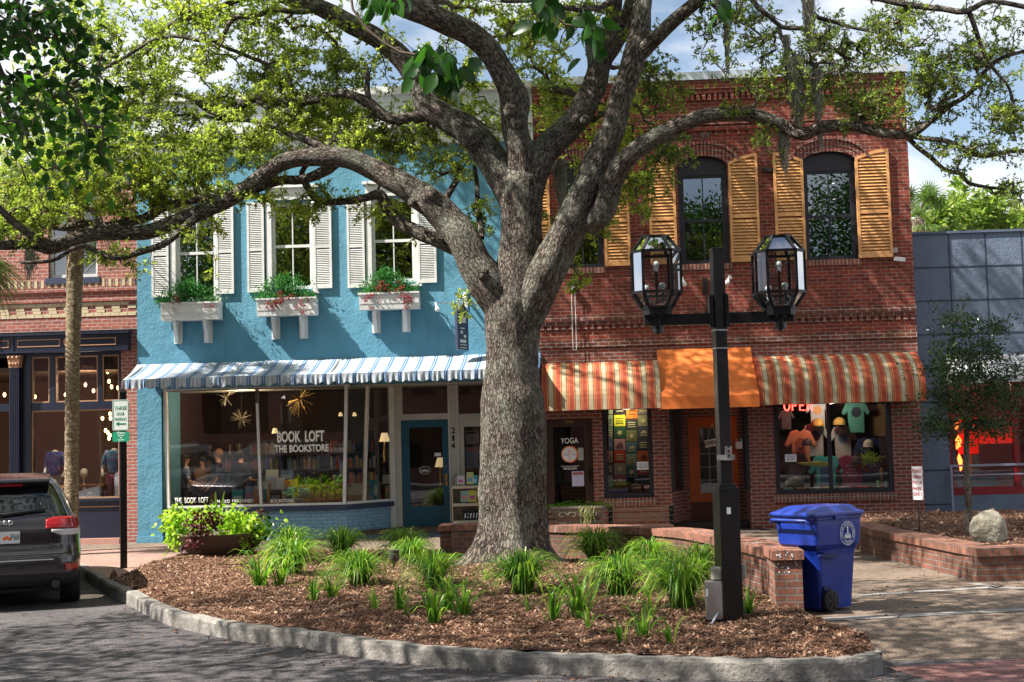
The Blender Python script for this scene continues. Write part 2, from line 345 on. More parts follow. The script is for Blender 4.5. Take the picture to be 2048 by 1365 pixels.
M['bowl'] = pm('brown_planter_bowl', (.12, .09, .07), .6, bump=.3)
M['trough'] = pm('weathered_trough', (.20, .17, .13), .9, var=.4, bump=.5, bs=30, bd=.01, dirt=(.05, .045, .035))
M['bench_wood'] = pm('bench_slat', (.36, .20, .13), .5)
M['paper'] = pm('paper', (.72, .72, .76), .7, var=.05, bump=0)
M['lavender'] = pm('lavender_paper', (.50, .48, .68), .7, var=.05, bump=0)
M['white_letter'] = pm('white_vinyl', (.93, .93, .88), .5, var=.03, bump=0)
M['black_letter'] = pm('black_lettering', (.015, .015, .018), .5, bump=0)
M['green_letter'] = pm('green_lettering', (.01, .22, .12), .5, bump=0)
M['green_plate'] = pm('green_sign_plate', (.015, .27, .15), .4, var=.1, bump=0)
M['sign_white'] = pm('sign_white', (.62, .66, .64), .4, var=.12, vs=9, bump=0)
M['bulb'] = emit('warm_bulb', (1, .62, .22), 6)
M['bulb_white'] = pm('frosted_bulb', (.8, .8, .76), .4, bump=0)
M['neon_red'] = emit('red_neon', (1, .03, .02), 9)
M['neon_red2'] = emit('red_neon_glow', (1, .05, .01), 3)
M['neon_blue'] = emit('blue_neon', (.05, .08, 1), 9)
M['lampshade'] = emit('lit_lampshade', (1, .72, .36), .32)
def flat(name, c, r=.7): 
    return pm(name, c, r, var=.12, vs=8, bump=0)
CL = {}
def colr(c, r=.7):
    k = tuple(round(q, 3) for q in c)+(r,)
    if k not in CL: CL[k] = flat('dye_%d' % len(CL), c, r)
    return CL[k]
# ground surfaces
def ground_mat(name, c, c2, sc, bump=.4, bd=.006, rough=.9, patch=.4, speck=None):
    t = NT(name); v = t.coord(); a = t.noise(v, .7, 8, .65); f = t.n('TexVoronoi'); f.inputs['Scale'].default_value = sc; t.l(v, f.inputs['Vector'])
    s2 = t.n('SeparateColor'); t.l(f.outputs['Color'], s2.inputs[0])
    col = t.mix(c, c2, s2.outputs[0]); col = t.mix(col, t.ramp(a, [(.3, 1-patch), (.7, 1+patch*.4)]), .9, 'MULTIPLY')
    t.bump(t.math('ADD', t.math('MULTIPLY', f.outputs['Distance'], -1), t.noise(v, sc*.4, 3)), bump, bd); return t.set(col, rough, 0, .3)
M['asphalt'] = ground_mat('worn_asphalt', (.135, .122, .126), (.04, .037, .041), 60, .5, .008, patch=.55)
def cracks(mt):
    t_ = mt.node_tree; b = t_.nodes['Principled BSDF']; src = b.inputs['Base Color'].links[0].from_socket; h = NT.__new__(NT); h.m = mt; h.t = t_; h.b = b
    v = h.n('TexVoronoi'); v.feature = 'DISTANCE_TO_EDGE'; v.inputs['Scale'].default_value = .45; nn = h.n('TexNoise'); nn.inputs['Scale'].default_value = 2.5; nn.inputs['Detail'].default_value = 6; c = h.coord(); h.l(c, nn.inputs['Vector'])
    wm = h.n('VectorMath', operation='MULTIPLY_ADD'); h.l(nn.outputs['Color'], wm.inputs[0]); wm.inputs[1].default_value = (.6, .6, 0); h.l(c, wm.inputs[2]); h.l(wm.outputs[0], v.inputs['Vector'])
    f = h.ramp(v.outputs['Distance'], [(0, 1), (.006, 1), (.012, 0)]); st = h.ramp(h.noise(c, .9, 7, .7), [(.58, 0), (.68, 1)])
    h.l(h.mix(h.mix(src, (.03, .028, .028), h.math('MULTIPLY', st, .55)), (.02, .018, .018), h.math('MULTIPLY', f, .8)), b.inputs['Base Color'])
cracks(M['asphalt'])
M['aggregate'] = ground_mat('exposed_aggregate', (.25, .188, .14), (.095, .072, .062), 75, .5, .006)
M['mulch'] = ground_mat('mulch_soil', (.16, .075, .045), (.06, .03, .02), 30, .9, .03)
M['paver_brick'] = brick_mat('street_paver', (.24, .11, .10), (.14, .075, .08), (.07, .05, .05), w=.2, h=.1, ms=.006, stainamt=.3)
M['light_concrete'] = pm('pale_concrete_band', (.27, .255, .245), .85, var=.5, bump=.4)
M['terracotta_walk'] = brick_mat('pink_walk_paver', (.36, .235, .195), (.27, .17, .14), (.22, .165, .14), w=.2, h=.1, ms=.005, stainamt=.3)
def chip_mat():
    t = NT('bark_mulch_chips'); a = t.n('Attribute'); a.attribute_name = 'tint'
    col = t.ramp(a.outputs['Fac'], [(0, (.08, .035, .02)), (.35, (.165, .085, .052)), (.7, (.30, .175, .115)), (1, (.50, .36, .26))]); return t.set(col, .85, 0, .2)
M['chips'] = chip_mat()
def leaf_mat(name, stops, trans=.45, rough=.45, tr_boost=1.6):
    t = NT(name); a = t.n('Attribute'); a.attribute_name = 'tint'; col = t.ramp(a.outputs['Fac'], stops)
    t.set(col, rough, 0, .35)
    tl = t.n('BsdfTranslucent'); c2 = t.mix(col, (tr_boost*1.0, tr_boost*1.05, tr_boost*.6), 1.0, 'MULTIPLY'); t.l(c2, tl.inputs[0])
    mxs = t.n('MixShader'); mxs.inputs[0].default_value = trans; t.l(t.b.outputs[0], mxs.inputs[1]); t.l(tl.outputs[0], mxs.inputs[2]); t.l(mxs.outputs[0], t.out.inputs[0]); return t.m
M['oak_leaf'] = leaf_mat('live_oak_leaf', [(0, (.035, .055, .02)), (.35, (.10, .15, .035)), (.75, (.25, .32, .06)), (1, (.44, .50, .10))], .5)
M['pear_leaf'] = leaf_mat('broad_glossy_leaf', [(0, (.012, .045, .008)), (.6, (.03, .10, .012)), (1, (.10, .26, .02))], .4, .28)
M['palm_leaf'] = leaf_mat('palm_frond', [(0, (.20, .15, .07)), (.25, (.05, .085, .02)), (1, (.12, .20, .05))], .3, .4)
M['grass_leaf'] = leaf_mat('liriope_blade', [(0, (.34, .29, .12)), (.12, (.035, .11, .015)), (.55, (.075, .20, .02)), (1, (.27, .42, .04))], .4, .35)
M['lime_leaf'] = leaf_mat('lime_sweet_potato_leaf', [(0, (.12, .26, .02)), (.5, (.28, .46, .03)), (1, (.50, .66, .06))], .4, .45)
M['burg_leaf'] = leaf_mat('burgundy_coleus_leaf', [(0, (.035, .006, .012)), (.7, (.10, .012, .025)), (1, (.20, .03, .04))], .2, .45, 1)
M['box_leaf'] = leaf_mat('window_box_fern', [(0, (.015, .08, .02)), (.6, (.03, .17, .035)), (1, (.12, .34, .06))], .25, .5)
M['holly_leaf'] = leaf_mat('holly_leaf', [(0, (.014, .04, .012)), (.7, (.03, .08, .018)), (1, (.10, .18, .03))], .2, .22)
M['far_leaf'] = leaf_mat('sunny_far_leaf', [(0, (.06, .12, .02)), (.6, (.16, .25, .04)), (1, (.34, .41, .10))], .4)
M['red_flower'] = colr((.28, .012, .02))
def moss_mat():
    t = NT('spanish_moss'); a = t.n('Attribute'); a.attribute_name = 'tint'; return t.set(t.ramp(a.outputs['Fac'], [(0, (.16, .16, .13)), (1, (.36, .36, .30))]), .9, 0, .1)
M['moss'] = moss_mat()
def bark_mat(name, c1, c2, lichen, sx=15, sz=5, bd=.05, lich=.4):
    t = NT(name); a = t.n('Attribute'); a.attribute_name = 'bark'; mp_ = t.n('Mapping'); mp_.inputs['Scale'].default_value = (sx, sx, sz); t.l(a.outputs['Vector'], mp_.inputs[0])
    wob = t.n('TexNoise'); wob.inputs['Scale'].default_value = 1.6; wob.inputs['Detail'].default_value = 3; t.l(mp_.outputs[0], wob.inputs['Vector'])
    wm = t.n('VectorMath', operation='MULTIPLY_ADD'); t.l(wob.outputs['Color'], wm.inputs[0]); wm.inputs[1].default_value = (1.3, 1.3, 1.6); t.l(mp_.outputs[0], wm.inputs[2])
    v = t.n('TexVoronoi'); v.feature = 'DISTANCE_TO_EDGE'; v.inputs['Scale'].default_value = 1.6; t.l(wm.outputs[0], v.inputs['Vector'])
    v2 = t.n('TexVoronoi'); v2.inputs['Scale'].default_value = 4.2; t.l(wm.outputs[0], v2.inputs['Vector'])
    n = t.noise(mp_.outputs[0], 2.6, 8, .72); big = t.noise(a.outputs['Vector'], 1.9, 9, .78)
    plate = t.ramp(v.outputs['Distance'], [(0, 0), (.05, .3), (.16, 1)])
    h = t.math('ADD', t.math('MULTIPLY', plate, .75), t.math('ADD', t.math('MULTIPLY', n, .7), t.math('MULTIPLY', v2.outputs['Distance'], -.25)))
    col = t.mix(c1, t.mix(dark(c2, .5), dark(c2, 1.2), t.ramp(n, [(.35, 0), (.65, 1)])), plate)
    col = t.mix(col, lichen, t.math('MULTIPLY', t.ramp(big, [(.48, 0), (.62, 1)]), lich))
    t.bump(h, 1.0, bd); return t.set(col, .92, 0, .15)
M['bark'] = bark_mat('live_oak_bark', (.030, .023, .019), (.215, .178, .153), (.34, .37, .30))
M['bark_small'] = bark_mat('oak_twig_bark', (.06, .045, .035), (.20, .165, .135), (.24, .26, .20), sx=14, sz=5, bd=.01, lich=.7)
M['palm_bark'] = bark_mat('palm_trunk_bark', (.13, .095, .06), (.34, .27, .18), (.30, .28, .18), sx=6, sz=14, bd=.02, lich=.3)
M['twig'] = pm('twig_bark', (.13, .10, .075), .9)
# ------------------------------------------------------------ ground
def struct(mb, name, mat, label=None, cat=None, bevel=0):
    o_ = mb.build(name, mat, bevel=bevel); o_['kind'] = 'structure'
    if label: o_['label'] = label
    if cat: o_['category'] = cat
    return o_
KZ = -0.17
# kerb line traced as top outer edge (z=0) and inner (mulch) edge
K_OUT = [(150, 1128), (188, 1150), (216, 1167), (255, 1184), (327, 1218), (426, 1241), (500, 1253), (600, 1262), (739, 1282), (893, 1298), (1020, 1306), (1139, 1310), (1250, 1314), (1380, 1318), (1510, 1321), (1640, 1320), (1725, 1316), (1764, 1306)]
kout = [atZ(x, y, 0) for x, y in K_OUT]
def offset_line(pts, d):
    r = []
    for i, p in enumerate(pts):
        t = (pts[min(i+1, len(pts)-1)]-pts[max(i-1, 0)]).normalized(); r.append(Vector((p.x-t.y*d, p.y+t.x*d, p.z)))
    return r
def smooth_line(pts, n=6):
    out = []
    for i in range(len(pts)-1):
        p0, p1, p2, p3 = pts[max(i-1, 0)], pts[i], pts[i+1], pts[min(i+2, len(pts)-1)]
        for k in range(n):
            t = k/n; out.append(.5*((2*p1)+(-p0+p2)*t+(2*p0-5*p1+4*p2-p3)*t*t+(-p0+3*p1-3*p2+p3)*t**3))
    return out+[pts[-1]]
ko = smooth_line(kout, 5); ki = offset_line(ko, .14)
# road
m = MB(); m.box(-60, 60, -45, 60, KZ-.3, KZ); struct(m, 'road', M['asphalt'])
# sidewalk slab behind kerb line: polygon sheet from kerb inner to the buildings
bin_c = atZ(1660, 1225, 0)
kr_end = atZ(1764, 1306, 0)
far_r = atZ(2048, 1312, 0)
m = MB()
poly = [(p.x, p.y) for p in ki if p.x > kout[0].x]
pl = [(-30, 22.2), (kout[0].x-.1, 22.2)]+[(p.x, p.y) for p in ko[:-1]]+[(kr_end.x-.05, kr_end.y), (kr_end.x+1.2, kr_end.y-.05), (30, kr_end.y-1.2), (30, 29.5), (-30, 29.5)]
# build sheet as strips to avoid concave trouble
rl = [atZ(*q, 0) for q in ((1612, 1243), (1640, 1250), (1725, 1287), (1764, 1308))]; YS = rl[0].y+.02; YE = atZ(1770, 1322, KZ).y
xs = sorted(set([-30.0, kout[0].x-.1]+[p.x for p in ko if p.x < rl[0].x]+[rl[0].x, rl[0].x+.001, kr_end.x+1.2, 30.0]))
def front(x):
    pp = [(-30, 21.6), (kout[0].x-.1, 21.6)]+[(p.x, p.y+.09) for p in ko]+[(kr_end.x+.3, kr_end.y+.02), (30, kr_end.y-.9)]
    if x > rl[0].x: return YS
    for a, b in zip(pp, pp[1:]):
        if a[0] <= x <= b[0] and b[0] > a[0]: return a[1]+(b[1]-a[1])*(x-a[0])/(b[0]-a[0])
    return pp[-1][1]
for a, b in zip(xs, xs[1:]):
    if b-a < 1e-5: continue
    ya, yb = front(a), front(b)
    m.add([(a, ya, -.012), (b, yb, -.012), (b, 29.6, -.012), (a, 29.6, -.012), (a, ya, KZ-.05), (b, yb, KZ-.05)], [(0, 1, 2, 3), (4, 5, 1, 0)] if a < rl[0].x else [(0, 1, 2, 3)])
struct(m, 'sidewalk', M['aggregate'])
# pink paver strip at left between kerb and sidewalk, concrete bands
m = MB(); a1, a2 = atZ(160, 1098, 0), atZ(360, 1108, 0); yb_ = a1.y
m.add([(a1.x-14, yb_, -.008), (a2.x, yb_, -.008), (a2.x, atZ(300, 1128).y, -.008), (kout[2].x+.1, kout[2].y+.12, -.008), (kout[0].x, kout[0].y+.1, -.008), (a1.x-14, kout[0].y+.1, -.008)], [(5, 4, 3, 2, 1, 0)][:1])
struct(m, 'brick_walk', M['terracotta_walk'])
m = MB()
def band(p, q, w_):
    p, q = Vector(p), Vector(q); t = (q-p).normalized(); n_ = Vector((-t.y, t.x, 0))*w_/2
    m.add([p-n_, q-n_, q+n_, p+n_], [(0, 1, 2, 3)])
zc = -.006
def bz(px, py): v = atZ(px, py, 0); v.z = zc; return v
band(bz(1600, 1240), bz(1830, 1229), .24); band(bz(1830, 1229), bz(2250, 1208), .20); band(bz(1715, 1190), bz(1993, 1173), .16)
band(bz(1945, 1166), bz(2000, 1174), .16); band(bz(1993, 1173), bz(2200, 1186), .16); band(bz(1730, 1116), bz(1800, 1110), .12)
struct(m, 'concrete_band', M['light_concrete'])
m = MB(); c1, c2, c3, c4 = atZ(1775, 1336, KZ), atZ(2060, 1318, KZ), Vector((c_x := 9.5, 8.0, 0)), Vector((3.6, 8.0, 0))
m.add([(c1.x, c1.y, KZ+.004), (3.6, 8, KZ+.004), (9.5, 8, KZ+.004), (c2.x+4, c2.y-.6, KZ+.004), (c2.x, c2.y, KZ+.004)], [(0, 1, 2, 3, 4)])
struct(m, 'brick_crossing', M['paver_brick'])
m = MB(); c1, c2 = atZ(1766, 1345, KZ), atZ(2048, 1310, KZ)   # ramp from road to walk at the right

def rfy(x):
    for a, b in zip(rl, rl[1:]):
        if a.x <= x <= b.x: return a.y+(b.y-a.y)*(x-a.x)/(b.x-a.x)-.06
    return YE
rxs = sorted([p.x for p in rl]+[rl[0].x+(rl[-1].x-rl[0].x)*k/8 for k in range(1, 8)]+[rl[-1].x+.01, 30]); rxs = [x for i, x in enumerate(rxs) if i == 0 or x-rxs[i-1] > 1e-4]
def rzz(y): return -.012+(KZ+.003+.012)*min(1, max(0, (YS-y)/(YS-YE)))
for a, b in zip(rxs, rxs[1:]):
    for k in range(6):
        q = []
        for x, kk in ((a, k), (b, k), (b, k+1), (a, k+1)): y0_ = max(rfy(x), YE); y = y0_+(YS-y0_)*kk/6; q.append((x, y, rzz(y)))
        m.add(q, [(0, 1, 2, 3)])
struct(m, 'ramp', M['aggregate'])
# kerb
m = MB(); K = []
for i, (a, b) in enumerate(zip(ko, ki)):
    jz = .006*math.sin(i*1.7)+.005*math.sin(i*3.9)
    K.append([(a.x, a.y-.012, KZ-.05), (a.x, a.y, -.03+jz), (a.x+(b.x-a.x)*.12, a.y+(b.y-a.y)*.12, 0+jz), (b.x, b.y, 0+jz), (b.x, b.y, -.2)])
for i in range(len(K)-1):
    joint = (i % 9 == 8); s0 = K[i]; s1 = K[i+1]
    if joint:
        t = .985; s1 = [tuple(p+(q-p)*t for p, q in zip(u, v)) for u, v in zip(s0, s1)]
    for j in range(4): m.add([s0[j], s1[j], s1[j+1], s0[j+1]], [(0, 1, 2, 3)])
# end cap and the return strip running back to the bin
e = ko[-1]; r_ = [bz(1764, 1306), bz(1725, 1283), bz(1640, 1246), bz(1612, 1236)]
m.add([K[-1][0], K[-1][1], K[-1][2], K[-1][3], K[-1][4]], [(0, 1, 2, 3, 4)])
for a, b in zip(r_, r_[1:]):
    t = (b-a).normalized(); n_ = Vector((t.y, -t.x, 0))*.13
    if n_.x > 0: n_ = -n_
    m.add([(a.x, a.y, -.25), (b.x, b.y, -.25), (b.x, b.y, .002), (a.x, a.y, .002), (a.x+n_.x, a.y+n_.y, .002), (b.x+n_.x, b.y+n_.y, .002)], [(0, 1, 2, 3), (3, 2, 5, 4)])
struct(m, 'kerb', M['concrete'])
# mulch bed : polygon between kerb and seat wall, gently mounded
WALL_TOP = [(905, 1049), (1000, 1049), (1120, 1052), (1240, 1054), (1350, 1061), (1420, 1073), (1490, 1088), (1560, 1107)]
WH = .56
wt = [atZ(x, y, WH) for x, y in WALL_TOP]           # front edge of wall top
bed_back = [atZ(216, 1163), atZ(262, 1137), atZ(330, 1117), atZ(400, 1106), atZ(560, 1101), atZ(720, 1101), atZ(880, 1104)]+[Vector((p.x, p.y+.15, 0)) for p in wt]+[atZ(1612, 1236)]
bk = [(p.x, p.y) for p in bed_back]
def bedback(x):
    for a, b in zip(bk, bk[1:]):
        if min(a[0], b[0]) <= x <= max(a[0], b[0]) and a[0] != b[0]: return a[1]+(b[1]-a[1])*(x-a[0])/(b[0]-a[0])
    return bk[-1][1] if x > bk[-1][0] else bk[0][1]
kin = [(p.x, p.y) for p in ki]
rr = [(bz(1764, 1306)), (bz(1725, 1283)), (bz(1640, 1246)), (bz(1612, 1236))]
def bedback2(x):
    if x > rr[-1].x:
        for a, b in zip(rr, rr[1:]):
            if b.x <= x <= a.x: return b.y+(a.y-b.y)*(x-b.x)/(a.x-b.x)
    return bedback(x)
def bedfront(x):
    for a, b in zip(kin, kin[1:]):
        if a[0] <= x <= b[0]: return a[1]+(b[1]-a[1])*(x-a[0])/(b[0]-a[0])
    return kin[0][1] if x < kin[0][0] else kin[-1][1]
trunk_c = atZ(1022, 1140, .05)
def bedz(x, y):
    yf, yb = bedfront(x), bedback2(x); t = min(max((y-yf)/max(yb-yf, .01), 0), 1)
    z = .0+.10*math.sin(PI*min(t, 1))**.7*(1 if x > bk[1][0] else .4)
    d = math.hypot(x-trunk_c.x, y-trunk_c.y); z += .12*math.exp(-(d/1.3)**2)
    return z+.012*math.sin(x*7.1+y*3)+.01*math.sin(y*9.3-x*4.2)-.005
bx0, bx1 = bk[0][0]-.15, rr[0].x-.05; NXb, NYb = 150, 60
V = []; Fq = []
for i in range(NXb+1):
    x = bx0+(bx1-bx0)*i/NXb; yf, yb = bedfront(x)-.02, bedback2(x)
    for j in range(NYb+1):
        y = yf+(yb-yf)*j/NYb; V.append((x, y, bedz(x, y)))
for i in range(NXb):
    for j in range(NYb): a = i*(NYb+1)+j; Fq.append((a, a+NYb+1, a+NYb+2, a+1))
bed = fast_mesh('mulch_bed', V, Fq, M['mulch'], smooth=True); bed['kind'] = 'structure'
def chips(N, fxy, fz_, name, smin=.010, smax=.031):
    P = []
    while len(P) < N:
        p = fxy()
        if p: P.append(p)
    P = np.array(P); n = len(P); Z = np.array([fz_(x, y) for x, y in P]); a = RNG.uniform(0, 2*PI, n); Ln = RNG.uniform(smin, smax, n)*(1+RNG.random(n)**6*1.6); W = Ln*RNG.uniform(.18, .5, n); T = RNG.uniform(.003, .008, n)
    tx = RNG.normal(0, .38, n); ty = RNG.normal(0, .3, n)
    base = np.array([(-.5, -.5, 0), (.5, -.35, 0), (.5, .4, 0), (-.45, .5, 0), (-.5, -.5, 1), (.5, -.35, 1), (.5, .4, 1), (-.45, .5, 1)])
    X = base[None, :, 0]*Ln[:, None]; Y = base[None, :, 1]*W[:, None]; Zl = base[None, :, 2]*T[:, None]+X*np.sin(tx)[:, None]+Y*np.sin(ty)[:, None]
    ca, sa = np.cos(a)[:, None], np.sin(a)[:, None]
    Vv = np.stack([P[:, :1]+X*ca-Y*sa, P[:, 1:]+X*sa+Y*ca, Z[:, None]+Zl+.004+np.abs(np.sin(tx))[:, None]*Ln[:, None]*.4], 2).reshape(-1, 3)
    f = np.array([(4, 5, 6, 7), (0, 1, 5, 4), (1, 2, 6, 5), (2, 3, 7, 6), (3, 0, 4, 7)]); Ff = (np.arange(n)[:, None, None]*8+f[None]).reshape(-1, 4)
    tint = np.repeat(np.clip(RNG.normal(.5, .26, n), 0, 1), 8); o_ = fast_mesh(name, Vv, Ff, M['chips'], attrs={'tint': tint}); return o_
def rnd_bed():
    x = RNG.uniform(bx0, bx1); yf, yb = bedfront(x), bedback2(x)-.03
    if yb <= yf: return None
    if RNG.random() > (yb-yf)/8.5: return None
    y = yf+(yb-yf)*RNG.random()+.01-(.07 if RNG.random() < .1 else 0)
    return (x, y)
tag(chips(88000, rnd_bed, bedz, 'mulch_chips'), 'reddish brown bark mulch chips covering the kerbed planting bed', 'mulch', kind='stuff')
# iron drain cover beside the kerb
m = MB(); c = atZ(165, 1196, KZ)
m.lathe([(.02, .004), (.30, .004), (.31, .012), (.27, .014), (.26, .008), (.02, .008)], (c.x, c.y, KZ), 28)
for k in range(-4, 5): m.box(c.x+k*.055-.012, c.x+k*.055+.012, c.y-math.sqrt(.06-(k*.055)**2), c.y+math.sqrt(.06-(k*.055)**2), KZ+.008, KZ+.014)
tag(m.build('drain_cover', M['steel']), 'round iron drain cover in the road between the dark car and the kerb', 'drain cover')

# ------------------------------------------------------------ seat wall around the bed
def wall_path(pts, thick, h, name, label, cat, z0=0.0, capo=.03, side=1, extra=None, group=None):
    pts = [Vector((p.x, p.y, 0)) for p in pts]; body = MB(); cap = MB()
    out = offset_line(pts, 0); inn = offset_line(pts, thick*side)
    cf = offset_line(pts, -capo*side); cb = offset_line(pts, (thick+capo)*side); ch = .10
    L_ = 0; d = [0]
    for a, b in zip(pts, pts[1:]): d.append(d[-1]+(b-a).length)
    n = len(pts)
    root = thing(name, label, cat, tuple(pts[0]), group)
    for i in range(n-1):
        a, b, c_, e_ = out[i], out[i+1], inn[i+1], inn[i]
        body.add([(a.x, a.y, z0-.05), (b.x, b.y, z0-.05), (b.x, b.y, h-ch), (a.x, a.y, h-ch), (e_.x, e_.y, z0-.05), (c_.x, c_.y, z0-.05), (c_.x, c_.y, h-ch), (e_.x, e_.y, h-ch)], [(0, 1, 2, 3), (5, 4, 7, 6)])
        a, b, c_, e_ = cf[i], cf[i+1], cb[i+1], cb[i]
        cap.add([(a.x, a.y, h-ch), (b.x, b.y, h-ch), (b.x, b.y, h), (a.x, a.y, h), (e_.x, e_.y, h-ch), (c_.x, c_.y, h-ch), (c_.x, c_.y, h), (e_.x, e_.y, h)], [(0, 1, 2, 3), (5, 4, 7, 6), (3, 2, 6, 7), (1, 0, 4, 5)])
    for k, (A, B) in ((0, (out, inn)), (n-1, (out, inn))):
        a, e_ = A[k], B[k]; q = [(a.x, a.y, z0-.05), (e_.x, e_.y, z0-.05), (e_.x, e_.y, h-ch), (a.x, a.y, h-ch)]; body.add(q, [(0, 1, 2, 3) if k else (3, 2, 1, 0)])
        a, e_ = cf[k], cb[k]; q = [(a.x, a.y, h-ch), (e_.x, e_.y, h-ch), (e_.x, e_.y, h), (a.x, a.y, h)]; cap.add(q, [(0, 1, 2, 3) if k else (3, 2, 1, 0)])
    body.build('brick_body', M['brick_wall'], root); cap.build('cap', M['brick_cap'], root)
    return root
wp = smooth_line(wt, 3)
seat = wall_path(wp, .42, WH, 'seat_wall', 'low curved red brick seat wall wrapping behind the oak, ending beside the blue bin', 'wall')
# end pier (beside bin) and pier at the left end
m = MB(); m2 = MB(); pc = atZ(1583, 1232, 0)
px0, px1 = atZ(1557, 1232).x, atZ(1609, 1232).x
m.box(px0-.02, px1, pc.y, pc.y+.62, -.1, .57); m2.box(px0-.05, px1+.02, pc.y-.03, pc.y+.68, .57, .665)
p_ = thing('brick_pier', 'squat brick end pier with whitish lichen spots on its top beside the blue bin', 'pier', (pc.x, pc.y, 0))
m.build('pier_body', M['brick_wall'], p_); m2.build('cap', M['brick_cap'], p_)
m = MB()
for k in range(26):
    u, v_ = random.uniform(px0, px1-.02), random.choice([random.uniform(.6, .65), random.uniform(.5, .65), random.uniform(.44, .5)]); r0 = random.uniform(.004, .011)
    yy = pc.y-.034 if v_ > .57 else pc.y-.004
    m.disc((u, yy, v_), r0, .006, 7)
m.build('lichen_spots', M['paper'], p_)
# link between curve end and pier
m = MB(); m2 = MB(); lw = wp[-1]
m.prismZ([(lw.x-.02, lw.y), (px0+.03, pc.y+.3), (px1-.02, pc.y+.55), (lw.x+.38, lw.y+.2)], -.1, .46)
m2.prismZ([(lw.x-.05, lw.y-.01), (px0-.02, pc.y+.3), (px1+.01, pc.y+.6), (lw.x+.42, lw.y+.2)], .462, .562)
m.build('link_body', M['brick_wall'], seat); m2.build('link_cap', M['brick_cap'], seat)
x0, x1, z0, z1 = RC(880, 1052, 906, 1112, atZ(893, 1112, .02).y)
yy = atZ(893, 1112, .02).y
lp = thing('brick_pier', 'narrow brick pier left of the oak trunk at the start of the low seat wall', 'pier', (x0, yy, 0))
m = MB(); m2 = MB(); m3 = MB(); m.box(x0, x1-.02, yy, yy+.75, -.05, z1-.09); m2.box(x0-.03, x1+.0, yy-.03, yy+.78, z1-.09, z1); m3.box(x1-.02, x1+.05, yy-.01, yy+.7, -.05, z1+.02)
m.build('pier_body', M['brick_wall'], lp); m2.build('cap', M['brick_cap'], lp); m3.build('mortar_edge', M['light_concrete'], lp)
# ------------------------------------------------------------ raised planter at right
RH = .36
corner = atZ(1955, 1163, 0); back = atZ(1748, 1112, 0)
R_TOP = [Vector((back.x, back.y+1.6, 0)), Vector((back.x, back.y, 0)), atZ(1850, 1137), corner, Vector((corner.x+4.5, corner.y+.55, 0))]
rt = []
for a, b in zip(R_TOP, R_TOP[1:]): rt += [a.lerp(b, k/3) for k in range(3)]
rt.append(R_TOP[-1])
rp = wall_path(rt, .36, RH+.04, 'raised_planter', 'raised red brick planter wall at the right holding the young tree and boulder', 'planter', side=1)
inn = offset_line(rt, .3)
V = []; Fq = []; xs0 = back.x+.2; xs1 = corner.x+4.4; nn = 50
def rfront(x):
    pts_ = [(p.x, p.y) for p in rt if p.y <= back.y+.01]
    for a, b in zip(pts_, pts_[1:]):
        if a[0] <= x <= b[0]: return a[1]+(b[1]-a[1])*(x-a[0])/(b[0]-a[0])
    return pts_[-1][1]
def rz(x, y): return RH-.03+.01*math.sin(x*9)+.01*math.sin(y*11)
for i in range(nn+1):
    x = xs0+(xs1-xs0)*i/nn
    for j in range(13): y = rfront(x)+.22+(26.2-rfront(x)-.22)*j/12; V.append((x, y, rz(x, y)))
for i in range(nn):
    for j in range(12): a = i*13+j; Fq.append((a, a+13, a+14, a+1))
o_ = fast_mesh('planter_soil', V, Fq, M['mulch'], smooth=True); o_['kind'] = 'structure'
def rnd_r():
    x = RNG.uniform(xs0, min(xs1, 10.5)); return (x, RNG.uniform(rfront(x)+.36, 26))
tag(chips(6000, rnd_r, rz, 'planter_mulch_chips', .015, .045), 'bark mulch chips filling the raised brick planter at right', 'mulch', kind='stuff')
# ------------------------------------------------------------ facades
def wall_holes(mb, x0, x1, z0, z1, holes, y0, y1, mi=0, mr=None, ends=(1, 1, 1)):
    mr = mi if mr is None else mr
    xs = sorted(set([x0, x1]+[h[0] for h in holes]+[h[1] for h in holes])); zs = sorted(set([z0, z1]+[h[2] for h in holes]+[h[3] for h in holes]))
    xs = [x for x in xs if x0 <= x <= x1]; zs = [z for z in zs if z0 <= z <= z1]
    for a, b in zip(xs, xs[1:]):
        for c, d in zip(zs, zs[1:]):
            cx, cz = (a+b)/2, (c+d)/2
            if any(h[0] < cx < h[1] and h[2] < cz < h[3] for h in holes): continue
            mb.quad((a, y0, c), (b, y0, c), (b, y0, d), (a, y0, d), mi); mb.quad((b, y1, c), (a, y1, c), (a, y1, d), (b, y1, d), mi)
    for h in holes:
        a, b, c, d = h
        mb.quad((a, y0, c), (a, y1, c), (a, y1, d), (a, y0, d), mr) if a > x0 else 0
        mb.quad((b, y1, c), (b, y0, c), (b, y0, d), (b, y1, d), mr) if b < x1 else 0
        mb.quad((a, y0, d), (a, y1, d), (b, y1, d), (b, y0, d), mr) if d < z1 else 0
        if c > z0: mb.quad((a, y1, c), (a, y0, c), (b, y0, c), (b, y1, c), mr)
    if ends[0]: mb.quad((x0, y1, z0), (x0, y0, z0), (x0, y0, z1), (x0, y1, z1), mi)
    if ends[1]: mb.quad((x1, y0, z0), (x1, y1, z0), (x1, y1, z1), (x1, y0, z1), mi)
    if ends[2]: mb.quad((x0, y0, z1), (x1, y0, z1), (x1, y1, z1), (x0, y1, z1), mi)
def shell(mb, x0, x1, ya, yb, z1, mi=0, floors=(0.02, 3.6)):
    t = .2
    mb.box(x0, x0+t, ya, yb, 0, z1, mi); mb.box(x1-t, x1, ya, yb, 0, z1, mi); mb.box(x0+t, x1-t, yb-t, yb, 0, z1, mi); mb.box(x0+t, x1-t, ya, yb-t, z1-t, z1, mi)
    for f in floors: mb.box(x0+t, x1-t, ya, yb-t, f, f+.1, mi)
